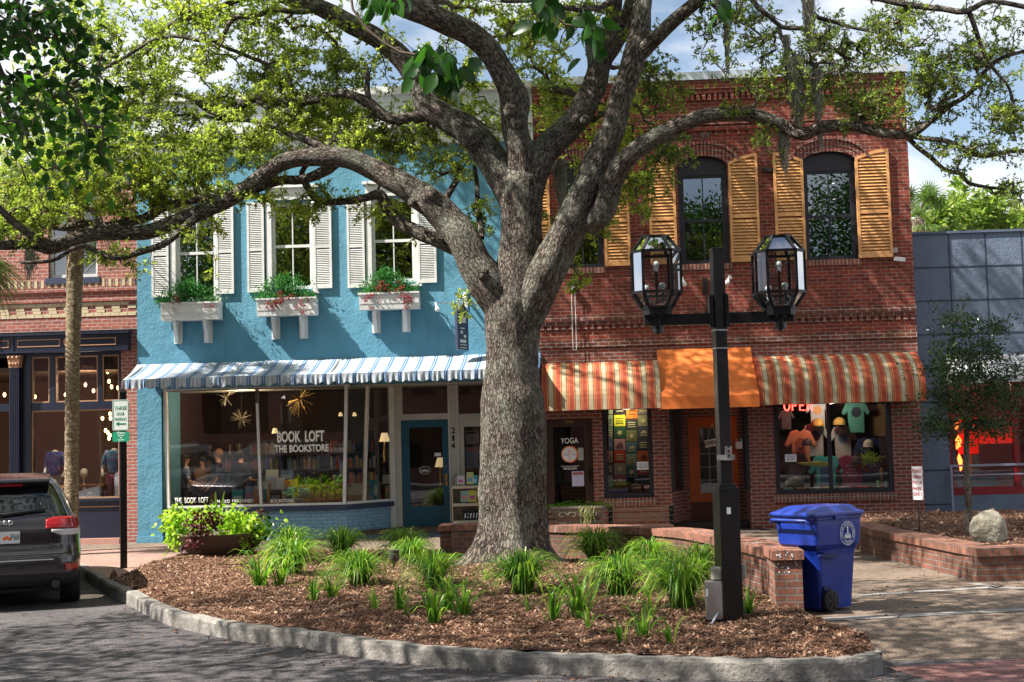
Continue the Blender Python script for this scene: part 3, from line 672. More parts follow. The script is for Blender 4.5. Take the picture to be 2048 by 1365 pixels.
def shutter(parent, x0, x1, z0, z1, y, mat, slats=30, arch=0, midfrac=.45, th=.045, name='shutter', fr=.05):
    m = MB(); f = fr; yb = y+th
    zl, zr = (z1, z1) if not arch else ((z1-arch, z1) if arch > 0 else (z1, z1+arch))
    m.box(x0, x0+f, y, yb, z0, zl-(0 if arch else 0)); m.box(x1-f, x1, y, yb, z0, zr)
    m.box(x0+f, x1-f, y+.003, yb-.003, z0, z0+f*1.6); zm = z0+(z1-z0)*midfrac; m.box(x0+f, x1-f, y+.003, yb-.003, zm-f*.55, zm+f*.55)
    if not arch: m.box(x0+f, x1-f, y+.003, yb-.003, z1-f*1.2, z1)
    else:
        a = abs(arch); n = 6
        def top(t): t = t if arch > 0 else 1-t; return z1-a+a*math.sin(t*PI/2)**.9
        for k in range(n):
            t0, t1 = k/n, (k+1)/n; xa, xb = x0+(x1-x0)*t0, x0+(x1-x0)*t1
            m.prismY([(xa, top(t0)-f*1.1), (xb, top(t1)-f*1.1), (xb, top(t1)+.004), (xa, top(t0)+.004)], y-.001, yb+.001)
    zt = z1-f*1.2-(abs(arch)*.55 if arch else 0); step = (zt-z0-f*1.6)/slats
    for k in range(slats+(4 if arch else 0)):
        z = z0+f*1.6+(k+.5)*step
        if abs(z-zm) < f*.7: continue
        if arch:
            xa, xb = x0+f, x1-f; a = abs(arch)
            # clip slat to below the arch at its low side
            if z > z1-a-f: 
                tt = ((z+f*1.1-(z1-a))/a); tt = min(max(tt, 0), 1); cut = math.asin(tt)/(PI/2)*(x1-x0)
                if arch > 0: xa = max(xa, x0+cut)
                else: xb = min(xb, x1-cut)
                if xb-xa < .04: continue
        else: xa, xb = x0+f, x1-f
        m.add([(xa, y+.004, z-step*.46), (xb, y+.004, z-step*.46), (xb, yb-.006, z+step*.40), (xa, yb-.006, z+step*.40), (xa, y+.004, z-step*.46+.009), (xb, y+.004, z-step*.46+.009), (xb, yb-.006, z+step*.40+.009), (xa, yb-.006, z+step*.40+.009)],
              [(3, 2, 1, 0), (4, 5, 6, 7), (0, 1, 5, 4), (2, 3, 7, 6)])
    return m.build(name, mat, parent)
def sash(parent, x0, x1, z0, z1, y, mat, fw=.06, meet=.5, muntin=True, glass='glass_up', name='window', depth=.09, casing=0, cmat=None, mw=.022):
    m = MB(); zm = z0+(z1-z0)*meet
    m.box(x0, x0+fw, y, y+depth, z0, z1); m.box(x1-fw, x1, y, y+depth, z0, z1); m.box(x0+fw, x1-fw, y, y+depth, z0, z0+fw*1.2); m.box(x0+fw, x1-fw, y, y+depth, z1-fw, z1)
    if meet < 1: m.box(x0+fw, x1-fw, y+.012, y+depth, zm-fw*.45, zm+fw*.45)
    if muntin:
        xm = (x0+x1)/2; m.box(xm-mw/2, xm+mw/2, y+.02, y+.055, z0+fw*1.2, zm-fw*.45); m.box(xm-mw/2, xm+mw/2, y+.015, y+.05, zm+fw*.45, z1-fw)
    o_ = m.build(name, mat, parent); g = MB()
    g.quad((x0+fw, y+.045, z0+fw*1.2), (x1-fw, y+.045, z0+fw*1.2), (x1-fw, y+.045, zm-fw*.45 if meet < 1 else z1-fw), (x0+fw, y+.045, zm-fw*.45 if meet < 1 else z1-fw))
    if meet < 1: g.quad((x0+fw, y+.035, zm+fw*.45), (x1-fw, y+.035, zm+fw*.45), (x1-fw, y+.035, z1-fw), (x0+fw, y+.035, z1-fw))
    g.build('pane', M[glass], o_, uv=False); return o_
BW = .30
# ============================================================ BLUE BUILDING
bx0_, bx1_ = fx(274, 650), fx(1078, 700); bz_top = fz(172, 990)+.05; z_corn0, z_corn1 = fz(290, 850), fz(232, 850)
blue = thing('bookshop_building', 'two storey blue stucco bookshop building with white shutters and flower boxes', 'building', (bx0_, YF, 0))
Z_HEAD = fz(772, 600)       # top of storefront opening
wins = []
for (gx0, gx1, gt, gm) in ((358, 425, 418, 506), (550, 618, 413, 492), (750, 823, 405, 481)):
    X0, X1, _, _ = RC(gx0, 450, gx1, 560); zt = atY(gx0, gt, YF).z; zm = atY((gx0+gx1)/2, gm, YF).z; z0_ = zm-(zt-zm)
    wins.append((X0-.07, X1+.07, z0_-.07, zt+.07))
holes = [(a, b, c, d) for a, b, c, d in wins]
m = MB(); wall_holes(m, bx0_+.004, bx1_, Z_HEAD, z_corn0, holes, YF, YF+BW, ends=(1, 1, 0)); 
pil1 = fx(325, 950)
m.box(bx0_+.004, pil1, YF-.04, YF+1.25, -.05, Z_HEAD-.003)
m.box(bx0_-.005, pil1+.03, YF-.09, YF+1.2, -.05, .12)
m.build('stucco_wall', M['blue_stucco'], blue)
m = MB(); shell(m, bx0_+.006, bx1_-.004, YF+BW+.003, YF+9, z_corn0-.1); m.build('building_body', M['interior'], blue)
m = MB()   # cornice
m.box(bx0_, bx1_, YF-.10, YF+BW, z_corn0+.003, z_corn0+.12); m.box(bx0_, bx1_, YF-.22, YF+BW, z_corn0+.34, z_corn0+.46); m.box(bx0_, bx1_, YF-.05, YF+BW, z_corn0+.12, z_corn0+.34)
nd = 62
for k in range(nd): x = bx0_+.06+(bx1_-bx0_-.12)*k/(nd-1); m.box(x-.03, x+.03, YF-.15, YF-.05, z_corn0+.2, z_corn0+.34)
m.box(bx0_, bx1_, YF-.12, YF+BW, bz_top-.14, bz_top)
m.build('cornice', M['white_paint'], blue)
m = MB(); m.box(bx0_+.002, bx1_-.002, YF, YF+BW-.01, z_corn0+.46, bz_top-.14); m.build('clapboard_attic', M['siding'], blue)
for (a, b, c, d) in wins:
    s_ = sash(blue, a, b, c, d, YF+.06, M['white_paint'], .065, .5, name='upper_window')
    m = MB(); cw = .11
    m.box(a-cw, a+.004, YF-.035, YF+.05, c-.06, d+.05); m.box(b-.004, b+cw, YF-.035, YF+.05, c-.06, d+.05)
    m.box(a-cw, b+cw, YF-.04, YF+.05, d+.05, d+.30); m.box(a-cw-.05, b+cw+.05, YF-.10, YF+.02, d+.30, d+.36)
    m.prismY([(a-cw, d+.36)]+[(b+cw-(b-a+2*cw)*k/12, d+.36+.12*math.sin(PI*k/12)) for k in range(0, 13)][::1]+[], YF-.05, YF-.002) if False else None
    m.box(a-cw-.03, b+cw+.03, YF-.10, YF+.03, c-.10, c-.06)
    m.build('casing', M['white_paint'], s_)
for (sx0, sx1, st, sb) in ((303, 337, 432, 595), (432, 467, 418, 588), (494, 528, 405, 585), (627, 663, 400, 577), (694, 729, 400, 576), (835, 872, 400, 566)):
    X0, X1, Z0, Z1 = RC(sx0, st, sx1, sb, YF-.05); shutter(blue, X0, X1, Z0, max(Z1, wins[0][3]-.02), YF-.06, M['cream_paint'] if False else M['white_paint'], 46, fr=.045, midfrac=.47)
# awning
def awning_sheet(mb, x0, x1, prof, nx=40, mi=0, th=.006):
    k = len(prof); vs = []; 
    for i in range(nx+1):
        x = x0+(x1-x0)*i/nx
        for (y, z) in prof: vs.append((x, y, z))
    mb.add(vs, [(i*k+j+1, i*k+j, (i+1)*k+j, (i+1)*k+j+1) for i in range(nx) for j in range(k-1)], mi, False)
ax0 = atY(245, 763, YF-1.25).x; ax1 = fx(1082, 720)
zt = atY(274, 732, YF).z*.5+atY(970, 707, YF).z*.5; ze = (atY(245, 763, YF-1.25).z+atY(970, 737, YF-1.25).z)/2
m = MB(); vs = []; nx = 300; k = 7
for i in range(nx+1):
    x = ax0+(ax1-ax0)*i/nx; t_in = min(1, 0)
    for j in range(k):
        t = j/(k-1); xx = x if t < 1e-6 or True else x
        sk = (bx0_-ax0)*(t)*(1-i/nx)      # left end slants back to wall
        sag = -.035*math.sin(PI*t)*(1+.15*math.sin(i*.35)); vs.append((x+sk, YF-1.25*(1-t)-.012, ze+(zt-ze)*t+sag))
m.add(vs, [(i*k+j, (i+1)*k+j, (i+1)*k+j+1, i*k+j+1) for i in range(nx) for j in range(k-1)], 0, True)
vs = []; nx2 = 700; r_ = 5
for i in range(nx2+1):
    x = ax0+(ax1-ax0)*i/nx2
    for j in range(r_):
        t = j/(r_-1); zz = ze-.155*t-(.045*abs(math.sin(PI*(x-ax0)/.235))+.01*math.sin(x*21))*t; yy = YF-1.25-.012-.02*t*math.sin(x*55+math.sin(x*13))-.01*math.sin(x*23)*t
        vs.append((x, yy, zz+.006))
m.add(vs, [(i*r_+j+1, (i+1)*r_+j+1, (i+1)*r_+j, i*r_+j) for i in range(nx2) for j in range(r_-1)], 0, True)
aw = m.build('blue_striped_awning', M['aw_blue'], blue)
m = MB()
for x in (ax0+.04, (ax0+ax1)/2, ax1-.04): m.bar((x, YF-1.22, ze-.02), (x, YF, zt-.02), .03, .03)
m.bar((ax0+.02, YF-1.22, ze-.02), (ax1, YF-1.22, ze-.02), .03, .03)
m.prismX([(YF-1.24, ze-.14), (YF-1.24, ze), (YF-.0, zt-.01), (YF, ze-.14)][::-1], ax0+.008, ax0+.014) if False else None
m.build('awning_frame', M['steel'], aw)
# storefront
SY = YF+.05; sill_z = atY(500, 1013, YF).z; s_x0, s_x1 = fx(335, 900), fx(690, 900); YR = YF+1.25
rx1 = atY(788, 1000, YR).x; zb = atY(600, 1022, YF).z
m = MB(); m.prismZ([(pil1, SY+.02), (s_x1, SY+.02), (rx1, YR), (rx1, YR+.1), (pil1, YR+.1)], -.04, zb); bulk = m.build('bulkhead', M['pale_blue'], blue)
m = MB(); m.prismZ([(pil1-.0, SY-.05), (s_x1+.02, SY-.05), (rx1+.05, YR-.06), (rx1+.05, YR+.1), (pil1, YR+.1)], zb, sill_z-.01); m.build('window_sill', M['navy_sill'], blue)
m = MB(); m.box(pil1+.002, bx1_-.21, YF+BW+.01, YR+.5, Z_HEAD-.02, Z_HEAD+.02); m.build('recess_ceiling', M['cream_paint'], blue)
# big panes with slightly leaning mullions
def mull(mb, pt, pb, y, w_): 
    a, b = atY(*pt, y), atY(*pb, y); a.z = Z_HEAD; b.z = sill_z; dd = (a-b); mb.prismY([(b.x-w_/2, b.z), (b.x+w_/2, b.z), (a.x+w_/2, a.z), (a.x-w_/2, a.z)], y-.05, y+.05)
m = MB(); mull(m, (331, 781), (338, 1012), SY, .06); mull(m, (514, 779), (523, 1012), SY+.002, .055); mull(m, (693, 772), (689, 1012), SY, .06)
m.box(s_x0, s_x1, SY-.055, SY+.045, sill_z-.008, sill_z+.035); m.box(s_x0-.1, s_x1+.1, SY-.045, SY+.04, Z_HEAD-.05, Z_HEAD+.1)
dq = Vector((rx1-s_x1, YR-SY, 0)); 
for t, lean in ((.36, -.10), (.985, .0)):
    p = Vector((s_x1, SY, 0))+dq*t; q = p+Vector((-lean, -lean*dq.y/dq.x, 0)); m.bar((p.x, p.y, sill_z), (q.x, q.y, Z_HEAD), .06, .06)
m.bar((s_x1, SY, sill_z+.015), (rx1, YR, sill_z+.015), .05, .05)
dispw = m.build('display_window', M['white_paint'], blue)
g = MB(); tl = .055
g.quad((s_x0, SY+.0, sill_z+.03), (s_x1, SY+.0, sill_z+.03), (s_x1, SY-tl, Z_HEAD-.03), (s_x0, SY-tl, Z_HEAD-.03))
g.quad((s_x1+.02, SY+.02, sill_z+.03), (rx1, YR, sill_z+.03), (rx1, YR, Z_HEAD-.03), (s_x1+.02, SY+.02, Z_HEAD-.03)); g.build('pane', M['glass'], dispw, uv=False)
def TX(body, mat, parent, cx, cy, hpx, wpx, Y, **kw):
    p = atY(cx, cy+hpx/2, Y); s = F_PX/Y; return text(body, mat, parent, p.x, Y, p.z, hpx/s, wpx/s, **kw)
TX('BOOK  LOFT', M['white_letter'], dispw, 601, 873, 21, 96, SY-.075, bold=.10)
TX('THE BOOKSTORE', M['white_letter'], dispw, 603.5, 897, 14, 110, SY-.075, bold=.10)
TX('THE  BOOK  LOFT', M['white_letter'], dispw, 383, 1001, 11, 69, SY-.075, bold=.02)
TX('...AN  OLD  FASHIONED', M['white_letter'], dispw, 465, 1003, 6.5, 82, SY-.075, bold=.01)
TX('BOOKSTORE', M['white_letter'], dispw, 564, 1002, 6.5, 47, SY-.075, bold=.01)
# entrance wall: white frames, teal door, transoms
m = MB(); ed = atY(1003, 950, YR).x
def pxr(x0, y0, x1, y1, Y): return RC(x0, y0, x1, y1, Y)
fr = MB()
d0, d1, dz0, dz1 = pxr(804, 840, 899, 1057, YR); dz0 = .05
h1 = pxr(805, 765, 896, 828, YR); h2 = pxr(917, 765, 958, 828, YR); h3 = pxr(930, 853, 1003, 1045, YR)
wall_holes(fr, rx1-.02, ed, -.04, Z_HEAD-.021, [(d0, d1, dz0, dz1), (h1[0], h1[1], h1[2], h1[3]), (h2[0], h2[1]+.6, h2[2], h2[3]), (h3[0], h3[1], h3[2], h3[3])], YR-.04, YR+.06)
entr = fr.build('entrance_frame', M['cream_paint'], blue)
g = MB()
for h in (h1, (h2[0], h2[1]+.6, h2[2], h2[3]), h3): g.quad((h[0], YR, h[2]), (h[1], YR, h[2]), (h[1], YR, h[3]), (h[0], YR, h[3]))
g.build('pane', M['glass'], entr, uv=False)
m = MB()
for x in (fx(899, 900, YR)-.0, fx(917, 900, YR)): m.box(x-.012, x+.012, YR-.055, YR-.038, -.03, Z_HEAD-.03)
m.box(rx1-.06, rx1+.05, YR-.1, YR+.02, -.03, Z_HEAD-.022); m.build('trim', M['white_paint'], entr)
for i, ch in enumerate('214'): TX(ch, M['black_letter'], entr, 906.5, 861+15.5*i, 11, 4.5 if ch == '1' else 8.5, YR-.045, bold=.08)
m = MB(); gl = pxr(820, 855, 886, 1012, YR)
wall_holes(m, d0+.01, d1-.01, dz0+.01, dz1-.01, [(gl[0], gl[1], gl[2], gl[3])], YR-.02, YR+.03)
door = m.build('entrance_door', M['blue_door'], blue)
g = MB(); g.quad((gl[0], YR, gl[2]), (gl[1], YR, gl[2]), (gl[1], YR, gl[3]), (gl[0], YR, gl[3])); g.build('pane', M['glass_dark'], door, uv=False)
m = MB(); hx = fx(893, 960, YR); hz = atY(893, 960, YR).z; m.box(hx-.025, hx+.025, YR-.035, YR-.02, hz-.12, hz+.13); m.ball((hx, YR-.07, hz), .028, 10); m.ball((hx, YR-.045, hz+.28), .02, 8); m.build('door_handle', M['brass'], door)
m = MB(); oc = atY(850, 941, YR); m.prismY([(oc.x+.13*math.cos(2*PI*i/24)*(1+.06*math.cos(8*PI*i/24)), oc.z+.085*math.sin(2*PI*i/24)*(1+.06*math.cos(8*PI*i/24))) for i in range(24)], YR-.035, YR-.025)
m.bar((oc.x-.1, YR-.03, oc.z+.06), (oc.x, YR-.03, oc.z+.3), .006, .006); m.bar((oc.x+.1, YR-.03, oc.z+.06), (oc.x, YR-.03, oc.z+.3), .006, .006); m.ball((oc.x, YR-.03, oc.z+.31), .018, 8)
os_ = m.build('open_sign', M['black_matte'], door); 
TX('OPEN', M['white_letter'], door, 849, 942, 5.5, 16, YR-.037, bold=.02)
m = MB()
for sgn in (1, -1):
    for i in range(24):
        a, b = 2*PI*i/24, 2*PI*(i+1)/24; m.bar((oc.x+.12*math.cos(a), YR-.038, oc.z+.078*math.sin(a)), (oc.x+.12*math.cos(b), YR-.038, oc.z+.078*math.sin(b)), .005, .005)
    break
m.build('sign_border', M['white_letter'], door)
m = MB(); q = pxr(869, 906, 882, 913, YR); m.box(q[0], q[1], YR-.015, YR-.012, q[2], q[3]); m.build('paper_notice', M['paper'], door)
# posters behind the side pane
for (r, c1, c2) in (((932, 862, 957, 888), (.55, .55, .55), (.05, .05, .05)), ((932, 894, 957, 936), (.25, .42, .65), (.7, .25, .3))):
    q = pxr(*r, YR+.02); m = MB(); m.box(q[0], q[1], YR+.02, YR+.026, q[2], q[3]); pst = m.build('poster', colr(c1), entr)
    m = MB(); hh = q[3]-q[2]; m.box(q[0]+.02, q[1]-.02, YR+.014, YR+.019, q[3]-hh*.25, q[3]-hh*.05)
    for k in range(4): m.box(q[0]+.05, q[1]-.05, YR+.014, YR+.019, q[3]-hh*(.4+.12*k), q[3]-hh*(.44+.12*k))
    m.build('poster_print', colr(c2), pst)
# right hand end of the shopfront, mostly hidden by the oak
m = MB(); m.box(ed, bx1_-.005, YF+.02, YR+.1, -.04, Z_HEAD-.003); m.build('side_pier', M['blue_stucco'], blue)
# sill slab at the entrance
m = MB(); m.prismZ([(s_x1-.3, YF-.25), (ed, YF-.25), (ed, YR+.6), (rx1-.9, YR+.6)], -.03, .035); m.build('entry_slab', colr((.06, .09, .14)), blue)
m = MB(); q0, q1 = fx(860, 1060, YF+.6), fx(925, 1060, YF+.6); m.box(q0, q1, YF+.15, YF+.95, .036, .052); tag(m.build('doormat', colr((.05, .08, .14)), bevel=.005), 'dark blue doormat on the step outside the teal bookshop door', 'doormat')
# interior partition of shop (back wall closer + floor)
m = MB(); m.box(bx0_+.22, bx1_-.22, YF+5.6, YF+5.7, .12, Z_HEAD+.4); m.box(bx0_+.22, bx1_-.22, YF+.32, YF+5.6, Z_HEAD+.1, Z_HEAD+.14); m.build('back_partition', M['interior'], blue)
m = MB(); m.prismZ([(pil1+.05, SY+.12), (s_x1-.1, SY+.12), (s_x1+.62, YF+1.1), (pil1+.05, YF+1.1)], zb-.02, sill_z+.01); m.build('display_shelf', colr((.12, .085, .06)), blue)

# ============================================================ BRICK BUILDING
rx0_ = bx1_+.006; rx1_ = (fx(1846, 850)+fx(1826, 470)+fx(1805, 180))/3; rtop = (fz(152, 1290)+atY(1800, 128, YF).z)/2-.12
brick = thing('corner_brick_building', 'two storey dark red brick building with orange louvred shutters and striped awnings', 'building', ((rx0_+rx1_)/2, YF, 0))
Z_MID = atY(1450, 690, YF).z
W3 = []
for (o0, o1, gt, sb) in ((1122, 1206, 352, 538), (1358, 1458, 331, 531), (1607, 1716, 318, 515)):
    X0, X1, Z0, Z1 = RC(o0, gt, o1, sb); W3.append([X0, X1, Z0, Z1])
zb_ = sum(q[2] for q in W3)/3; ztp = sum(q[3] for q in W3)/3
for q in W3: q[2] = zb_; q[3] = ztp
ARC = .24
m = MB(); wall_holes(m, rx0_, rx1_, Z_MID, rtop, [(q[0], q[1], q[2], q[3]+ARC) for q in W3], YF, YF+BW, ends=(1, 1, 1))
for q in W3:   # spandrels above the arches
    n = 12; cx = (q[0]+q[1])/2; hw = (q[1]-q[0])/2
    arc = [(cx-hw*math.cos(PI*k/n), q[3]+ARC*math.sin(PI*k/n)) for k in range(n+1)]
    for k in range(n):
        (xa, za), (xb, zb2) = arc[k], arc[k+1]
        m.add([(xa, YF, za), (xb, YF, zb2), (xb, YF, q[3]+ARC), (xa, YF, q[3]+ARC), (xa, YF+.2, za), (xb, YF+.2, zb2)], [(0, 1, 2, 3), (0, 4, 5, 1)])
m.build('upper_brick_wall', M['brick_red'], brick)
m = MB(); shell(m, rx0_+.004, rx1_-.004, YF+BW+.003, YF+10, rtop-.3); m.build('building_body', M['interior_dark'], brick)
m = MB(); m.box(rx0_+.0, rx1_+.03, YF-.13, YF+BW+.1, rtop+.003, rtop+.05); m.box(rx0_, rx1_+.03, YF-.15, YF-.11, rtop-.06, rtop+.1); m.box(rx0_, rx1_+.02, YF+.05, YF+.4, rtop+.05, rtop+.16); m.build('roof_coping', M['coping'], brick)
m = MB()  # corbelled cornice
for (za, zb2, pr) in ((-.24, -.0, .10), (-.34, -.24, .07), (-1.10, -1.03, .06), (-.98, -.93, .04)): m.box(rx0_+.002, rx1_-.002, YF-pr, YF-.001, rtop+za, rtop+zb2)
for k in range(66):
    x = rx0_+.07+(rx1_-rx0_-.14)*k/65; m.box(x-.035, x+.035, YF-.066, YF-.002, rtop-.47, rtop-.342)
    if k % 2 == 0: m.box(x-.03, x+.03, YF-.045, YF-.002, rtop-1.2, rtop-1.102)
m.build('corbelled_cornice', M['brick_red'], brick)
m = MB(); zs_ = (fz(634, 1400)+atY(1830, 603, YF).z)/2
m.box(rx0_+.002, rx1_-.002, YF-.075, YF-.001, zs_-.10, zs_); m.box(rx0_+.002, rx1_-.002, YF-.045, YF-.001, zs_-.18, zs_-.10)
for k in range(52): x = rx0_+.07+(rx1_-rx0_-.14)*k/51; m.box(x-.04, x+.04, YF-.035, YF-.002, zs_-.27, zs_-.182)
zs2 = (fz(688, 1250)+atY(1750, 655, YF).z)/2; m.box(rx0_+.002, rx1_-.002, YF-.03, YF-.001, zs2-.14, zs2)
m.build('string_course', M['stain_band'], brick)
for q in W3:
    cx = (q[0]+q[1])/2; hw = (q[1]-q[0])/2; wn = MB(); n = 14
    arc = [(cx-hw*math.cos(PI*k/n), q[3]+ARC*math.sin(PI*k/n)) for k in range(n+1)]
    wn.prismY([(q[0], q[3]-.16), (q[1], q[3]-.16)]+arc[::-1], YF+.10, YF+.16)
    wn.box(q[0], q[0]+.07, YF+.09, YF+.22, q[2], q[3]-.16); wn.box(q[1]-.07, q[1], YF+.09, YF+.22, q[2], q[3]-.16)
    wo = wn.build('arched_window', M['dark_frame'], brick)
    a, b, c, d = q[0]+.07, q[1]-.07, q[2]+.01, q[3]-.16; zm = c+(d-c)*.49; f = .05; s_ = MB()
    s_.box(a, a+f, YF+.12, YF+.2, c, d); s_.box(b-f, b, YF+.12, YF+.2, c, d); s_.box(a+f, b-f, YF+.12, YF+.2, c, c+.08); s_.box(a+f, b-f, YF+.12, YF+.2, d-f, d); s_.box(a+f, b-f, YF+.13, YF+.2, zm-.025, zm+.025)
    xm = (a+b)/2; s_.box(xm-.011, xm+.011, YF+.14, YF+.17, c+.08, d-f); s_.build('sash', M['dark_frame'], wo)
    g = MB(); g.quad((a+f, YF+.165, c+.08), (b-f, YF+.165, c+.08), (b-f, YF+.165, zm), (a+f, YF+.165, zm)); g.quad((a+f, YF+.155, zm), (b-f, YF+.155, zm), (b-f, YF+.155, d-f), (a+f, YF+.155, d-f)); g.build('pane', M['glass_up'], wo, uv=False)
    # projecting brick arch: two rings of separate bricks
    ab = MB(); 
    for ring, (r0, r1, pr) in enumerate(((0, .11, .03), (.115, .225, .045), (.235, .30, .085))):
        nb = 21+ring*2
        for k in range(nb):
            def P(t, r): 
                a_ = PI*(.04+.92*t) if ring < 2 else PI*t; a_ = PI*t
                x = cx-(hw+r*.9)*math.cos(a_); z = q[3]-.02+(ARC+r)*math.sin(a_)**.9 + (.0); return (x, max(z, q[3]-.04))
            t0, t1 = (k+.06)/nb, (k+.94)/nb; t0 = .5-.5*math.cos(PI*t0)*.999; t1 = .5-.5*math.cos(PI*t1)*.999
            t0, t1 = .045+.91*(k+.06)/nb, .045+.91*(k+.94)/nb
            ab.prismY([P(t0, r0), P(t1, r0), P(t1, r1), P(t0, r1)][::1], YF-pr, YF-.001)
    ab.build('brick_arch', M['brick_arch'], wo)
    sl_ = MB(); sl_.box(q[0]-.02, q[1]+.02, YF-.035, YF+.09, q[2]-.12, q[2]); sl_.build('brick_sill', M['brick_row'], wo)
for (x0, x1, zt_, zb2, ar) in ((1050, 1100, 320, 545, -1), (1207, 1259, 328, 535, 1), (1298, 1352, 312, 531, -1), (1459, 1518, 310, 527, 1), (1549, 1609, 302, 517, -1), (1713, 1781, 292, 511, 1)):
    X0, X1, Z0, Z1 = RC(x0, zt_, x1, zb2, YF-.06)
    shutter(brick, X0, X1, zb_+.01, ztp+ARC-.02, YF-.075, M['orange_wood'], 30, arch=.17*ar, midfrac=.42, th=.05, fr=.055)
# striped waterfall awnings
def fall(x0, x1, zt, zc, zv, dep, name, mat, parent, bul=.35, nx=30):
    prof = [(YF-.01, zt)]
    for k in range(1, 13):
        t = k/12; y = YF-.01-dep*(math.sin(t*PI/2)**(1-bul*.3)); z = zt-(zt-zc)*(1-math.cos(t*PI/2))**(.9) if bul else zt-(zt-zc)*t
        if not bul: y = YF-.01-dep*t
        prof.append((y, z))
    prof.append((YF-.012-dep, zv)); mb = MB(); awning_sheet(mb, x0, x1, prof[::-1], nx)
    # ends
    pe = prof+[(YF-.01, zv)]
    for x, s_ in ((x0, 1), (x1, -1)): mb.add([(x, y, z) for y, z in pe], [tuple(range(len(pe)))[::s_]])
    return mb.build(name, mat, parent)
DA = 1.05
def az(px, py, Y=YF-DA): return atY(px, py, Y).z
zt1 = (az(1080, 731, YF)+az(1318, 722, YF))/2; zc1 = (az(1085, 799)+az(1318, 795))/2; zv1 = (az(1085, 821)+az(1318, 817))/2
zt3 = (az(1520, 716, YF)+az(1835, 702, YF))/2; zc3 = (az(1520, 791)+az(1850, 779))/2; zv3 = (az(1520, 811)+az(1850, 802))/2
zta = (zt1+zt3)/2; zca = (zc1+zc3)/2; zva = (zv1+zv3)/2
xa0, xa1, xa2, xa3 = atY(1078, 780, YF-DA).x+.05, atY(1322, 780, YF-DA).x, atY(1517, 780, YF-DA).x, atY(1853, 790, YF-DA).x
aL = fall(xa0, xa1-.01, zta, zca, zva, DA, 'striped_awning', M['aw_red'], brick)
aC = fall(xa1, xa2, (az(1322, 700, YF)+az(1510, 694, YF))/2, zca, zva-.03, DA+.08, 'orange_awning', M['aw_orange'], brick, bul=0)
aR = fall(xa2+.01, xa3, zta+.02, zca, zva, DA, 'striped_awning', M['aw_red'], brick)
# ground floor
ZL1 = Z_MID-.002; yg = YF+.02
yo = RC(1088, 838, 1187, 1058); w1 = RC(1206, 800, 1305, 996); rc_ = RC(1342, 800, 1499, 1058); w2 = RC(1549, 800, 1785, 987)
ZG = zva+.0
m = MB(); ztop = Z_MID-.003
H = [(yo[0], yo[1], -.04, yo[3]), (w1[0], w1[1], w1[2], ZG+.1), (rc_[0], rc_[1], -.04, ZG+.1), (w2[0], w2[1], w2[2], ZG+.1)]
wall_holes(m, rx0_, rx1_, -.05, ztop, H, YF+.001, YF+BW, ends=(1, 1, 0)); m.build('lower_brick_wall', M['brick_low'], brick)
m = MB(); m.box(w1[0]-.05, w1[1]+.05, YF-.05, YF+.1, w1[2]-.16, w1[2]-.003); m.box(w2[0]-.05, w2[1]+.05, YF-.05, YF+.1, w2[2]-.16, w2[2]-.003); m.build('rowlock_sill', M['brick_row'], brick)
def shopwin(parent, r, y, ft, mull_x=None, name='display_window', top=None):
    a, b, c, d = r; d = top or d; m = MB()
    m.box(a, a+ft, y-.06, y+.08, c, d); m.box(b-ft, b, y-.06, y+.08, c, d); m.box(a+ft, b-ft, y-.06, y+.08, c, c+ft); m.box(a+ft, b-ft, y-.05, y+.08, d-ft, d)
    if mull_x: m.box(mull_x-ft*.4, mull_x+ft*.4, y-.04, y+.06, c+ft, d-ft)
    o_ = m.build(name, M['dark_frame'], parent); g = MB(); g.quad((a+ft, y, c+ft), (b-ft, y, c+ft), (b-ft, y, d-ft), (a+ft, y, d-ft)); g.build('pane', M['glass'], o_, uv=False); return o_
dw1 = shopwin(brick, w1, YF+.08, .085, top=ZG+.1); dw2 = shopwin(brick, w2, YF+.08, .085, fx(1661, 900), top=ZG+.1)
# yoga door
m = MB(); a, b, c, d = yo; c = .02; wall_holes(m, a, b, c, d, [(a+.2, b-.17, c+.25, d-.16)], YF+.1, YF+.18); yd = m.build('yoga_door', M['brown_door'], brick)
g = MB(); g.quad((a+.2, YF+.14, c+.25), (b-.17, YF+.14, c+.25), (b-.17, YF+.14, d-.16), (a+.2, YF+.14, d-.16)); g.build('pane', M['glass_dark'], yd, uv=False)
TX('YOGA', M['white_letter'], yd, 1139, 881.5, 11, 35, YF+.09, bold=.03)
cc = atY(1139.5, 909, YF+.09); m = MB(); m.disc((cc.x, YF+.092, cc.z), .172, .01, 32, 0); lg = m.build('round_logo_rim', colr((.75, .22, .06)), yd)
m = MB(); m.disc((cc.x-.006, YF+.086, cc.z+.0), .145, .006, 32, 0); m.build('round_logo', M['paper'], yd)
text('Center   Yoga', colr((.2, .2, .3)), yd, cc.x, YF+.083, cc.z-.02, .042, .24, .002)
m = MB()
for s_ in (-1, 1):
    for k in range(6):
        a0, a1 = PI*k/6, PI*(k+1)/6; m.bar((cc.x+s_*.025*math.sin(a0), YF+.082, cc.z+.06+.03*math.cos(a0)), (cc.x+s_*.025*math.sin(a1), YF+.082, cc.z+.06+.03*math.cos(a1)), .006, .004)
    m.bar((cc.x+s_*.004, YF+.082, cc.z-.04), (cc.x+s_*.03, YF+.082, cc.z-.1), .006, .004)
m.build('logo_figure', colr((.6, .12, .06)), yd)
TX('www.centeredonyoga.com', M['white_letter'], yd, 1140, 932.5, 2.6, 36, YF+.09, bold=.02); TX('904.323.2530', M['white_letter'], yd, 1140, 937.5, 4, 27, YF+.09, bold=.03)
TX('205', M['brass'], yd, 1138, 844, 4.5, 16, YF+.09, bold=.02)
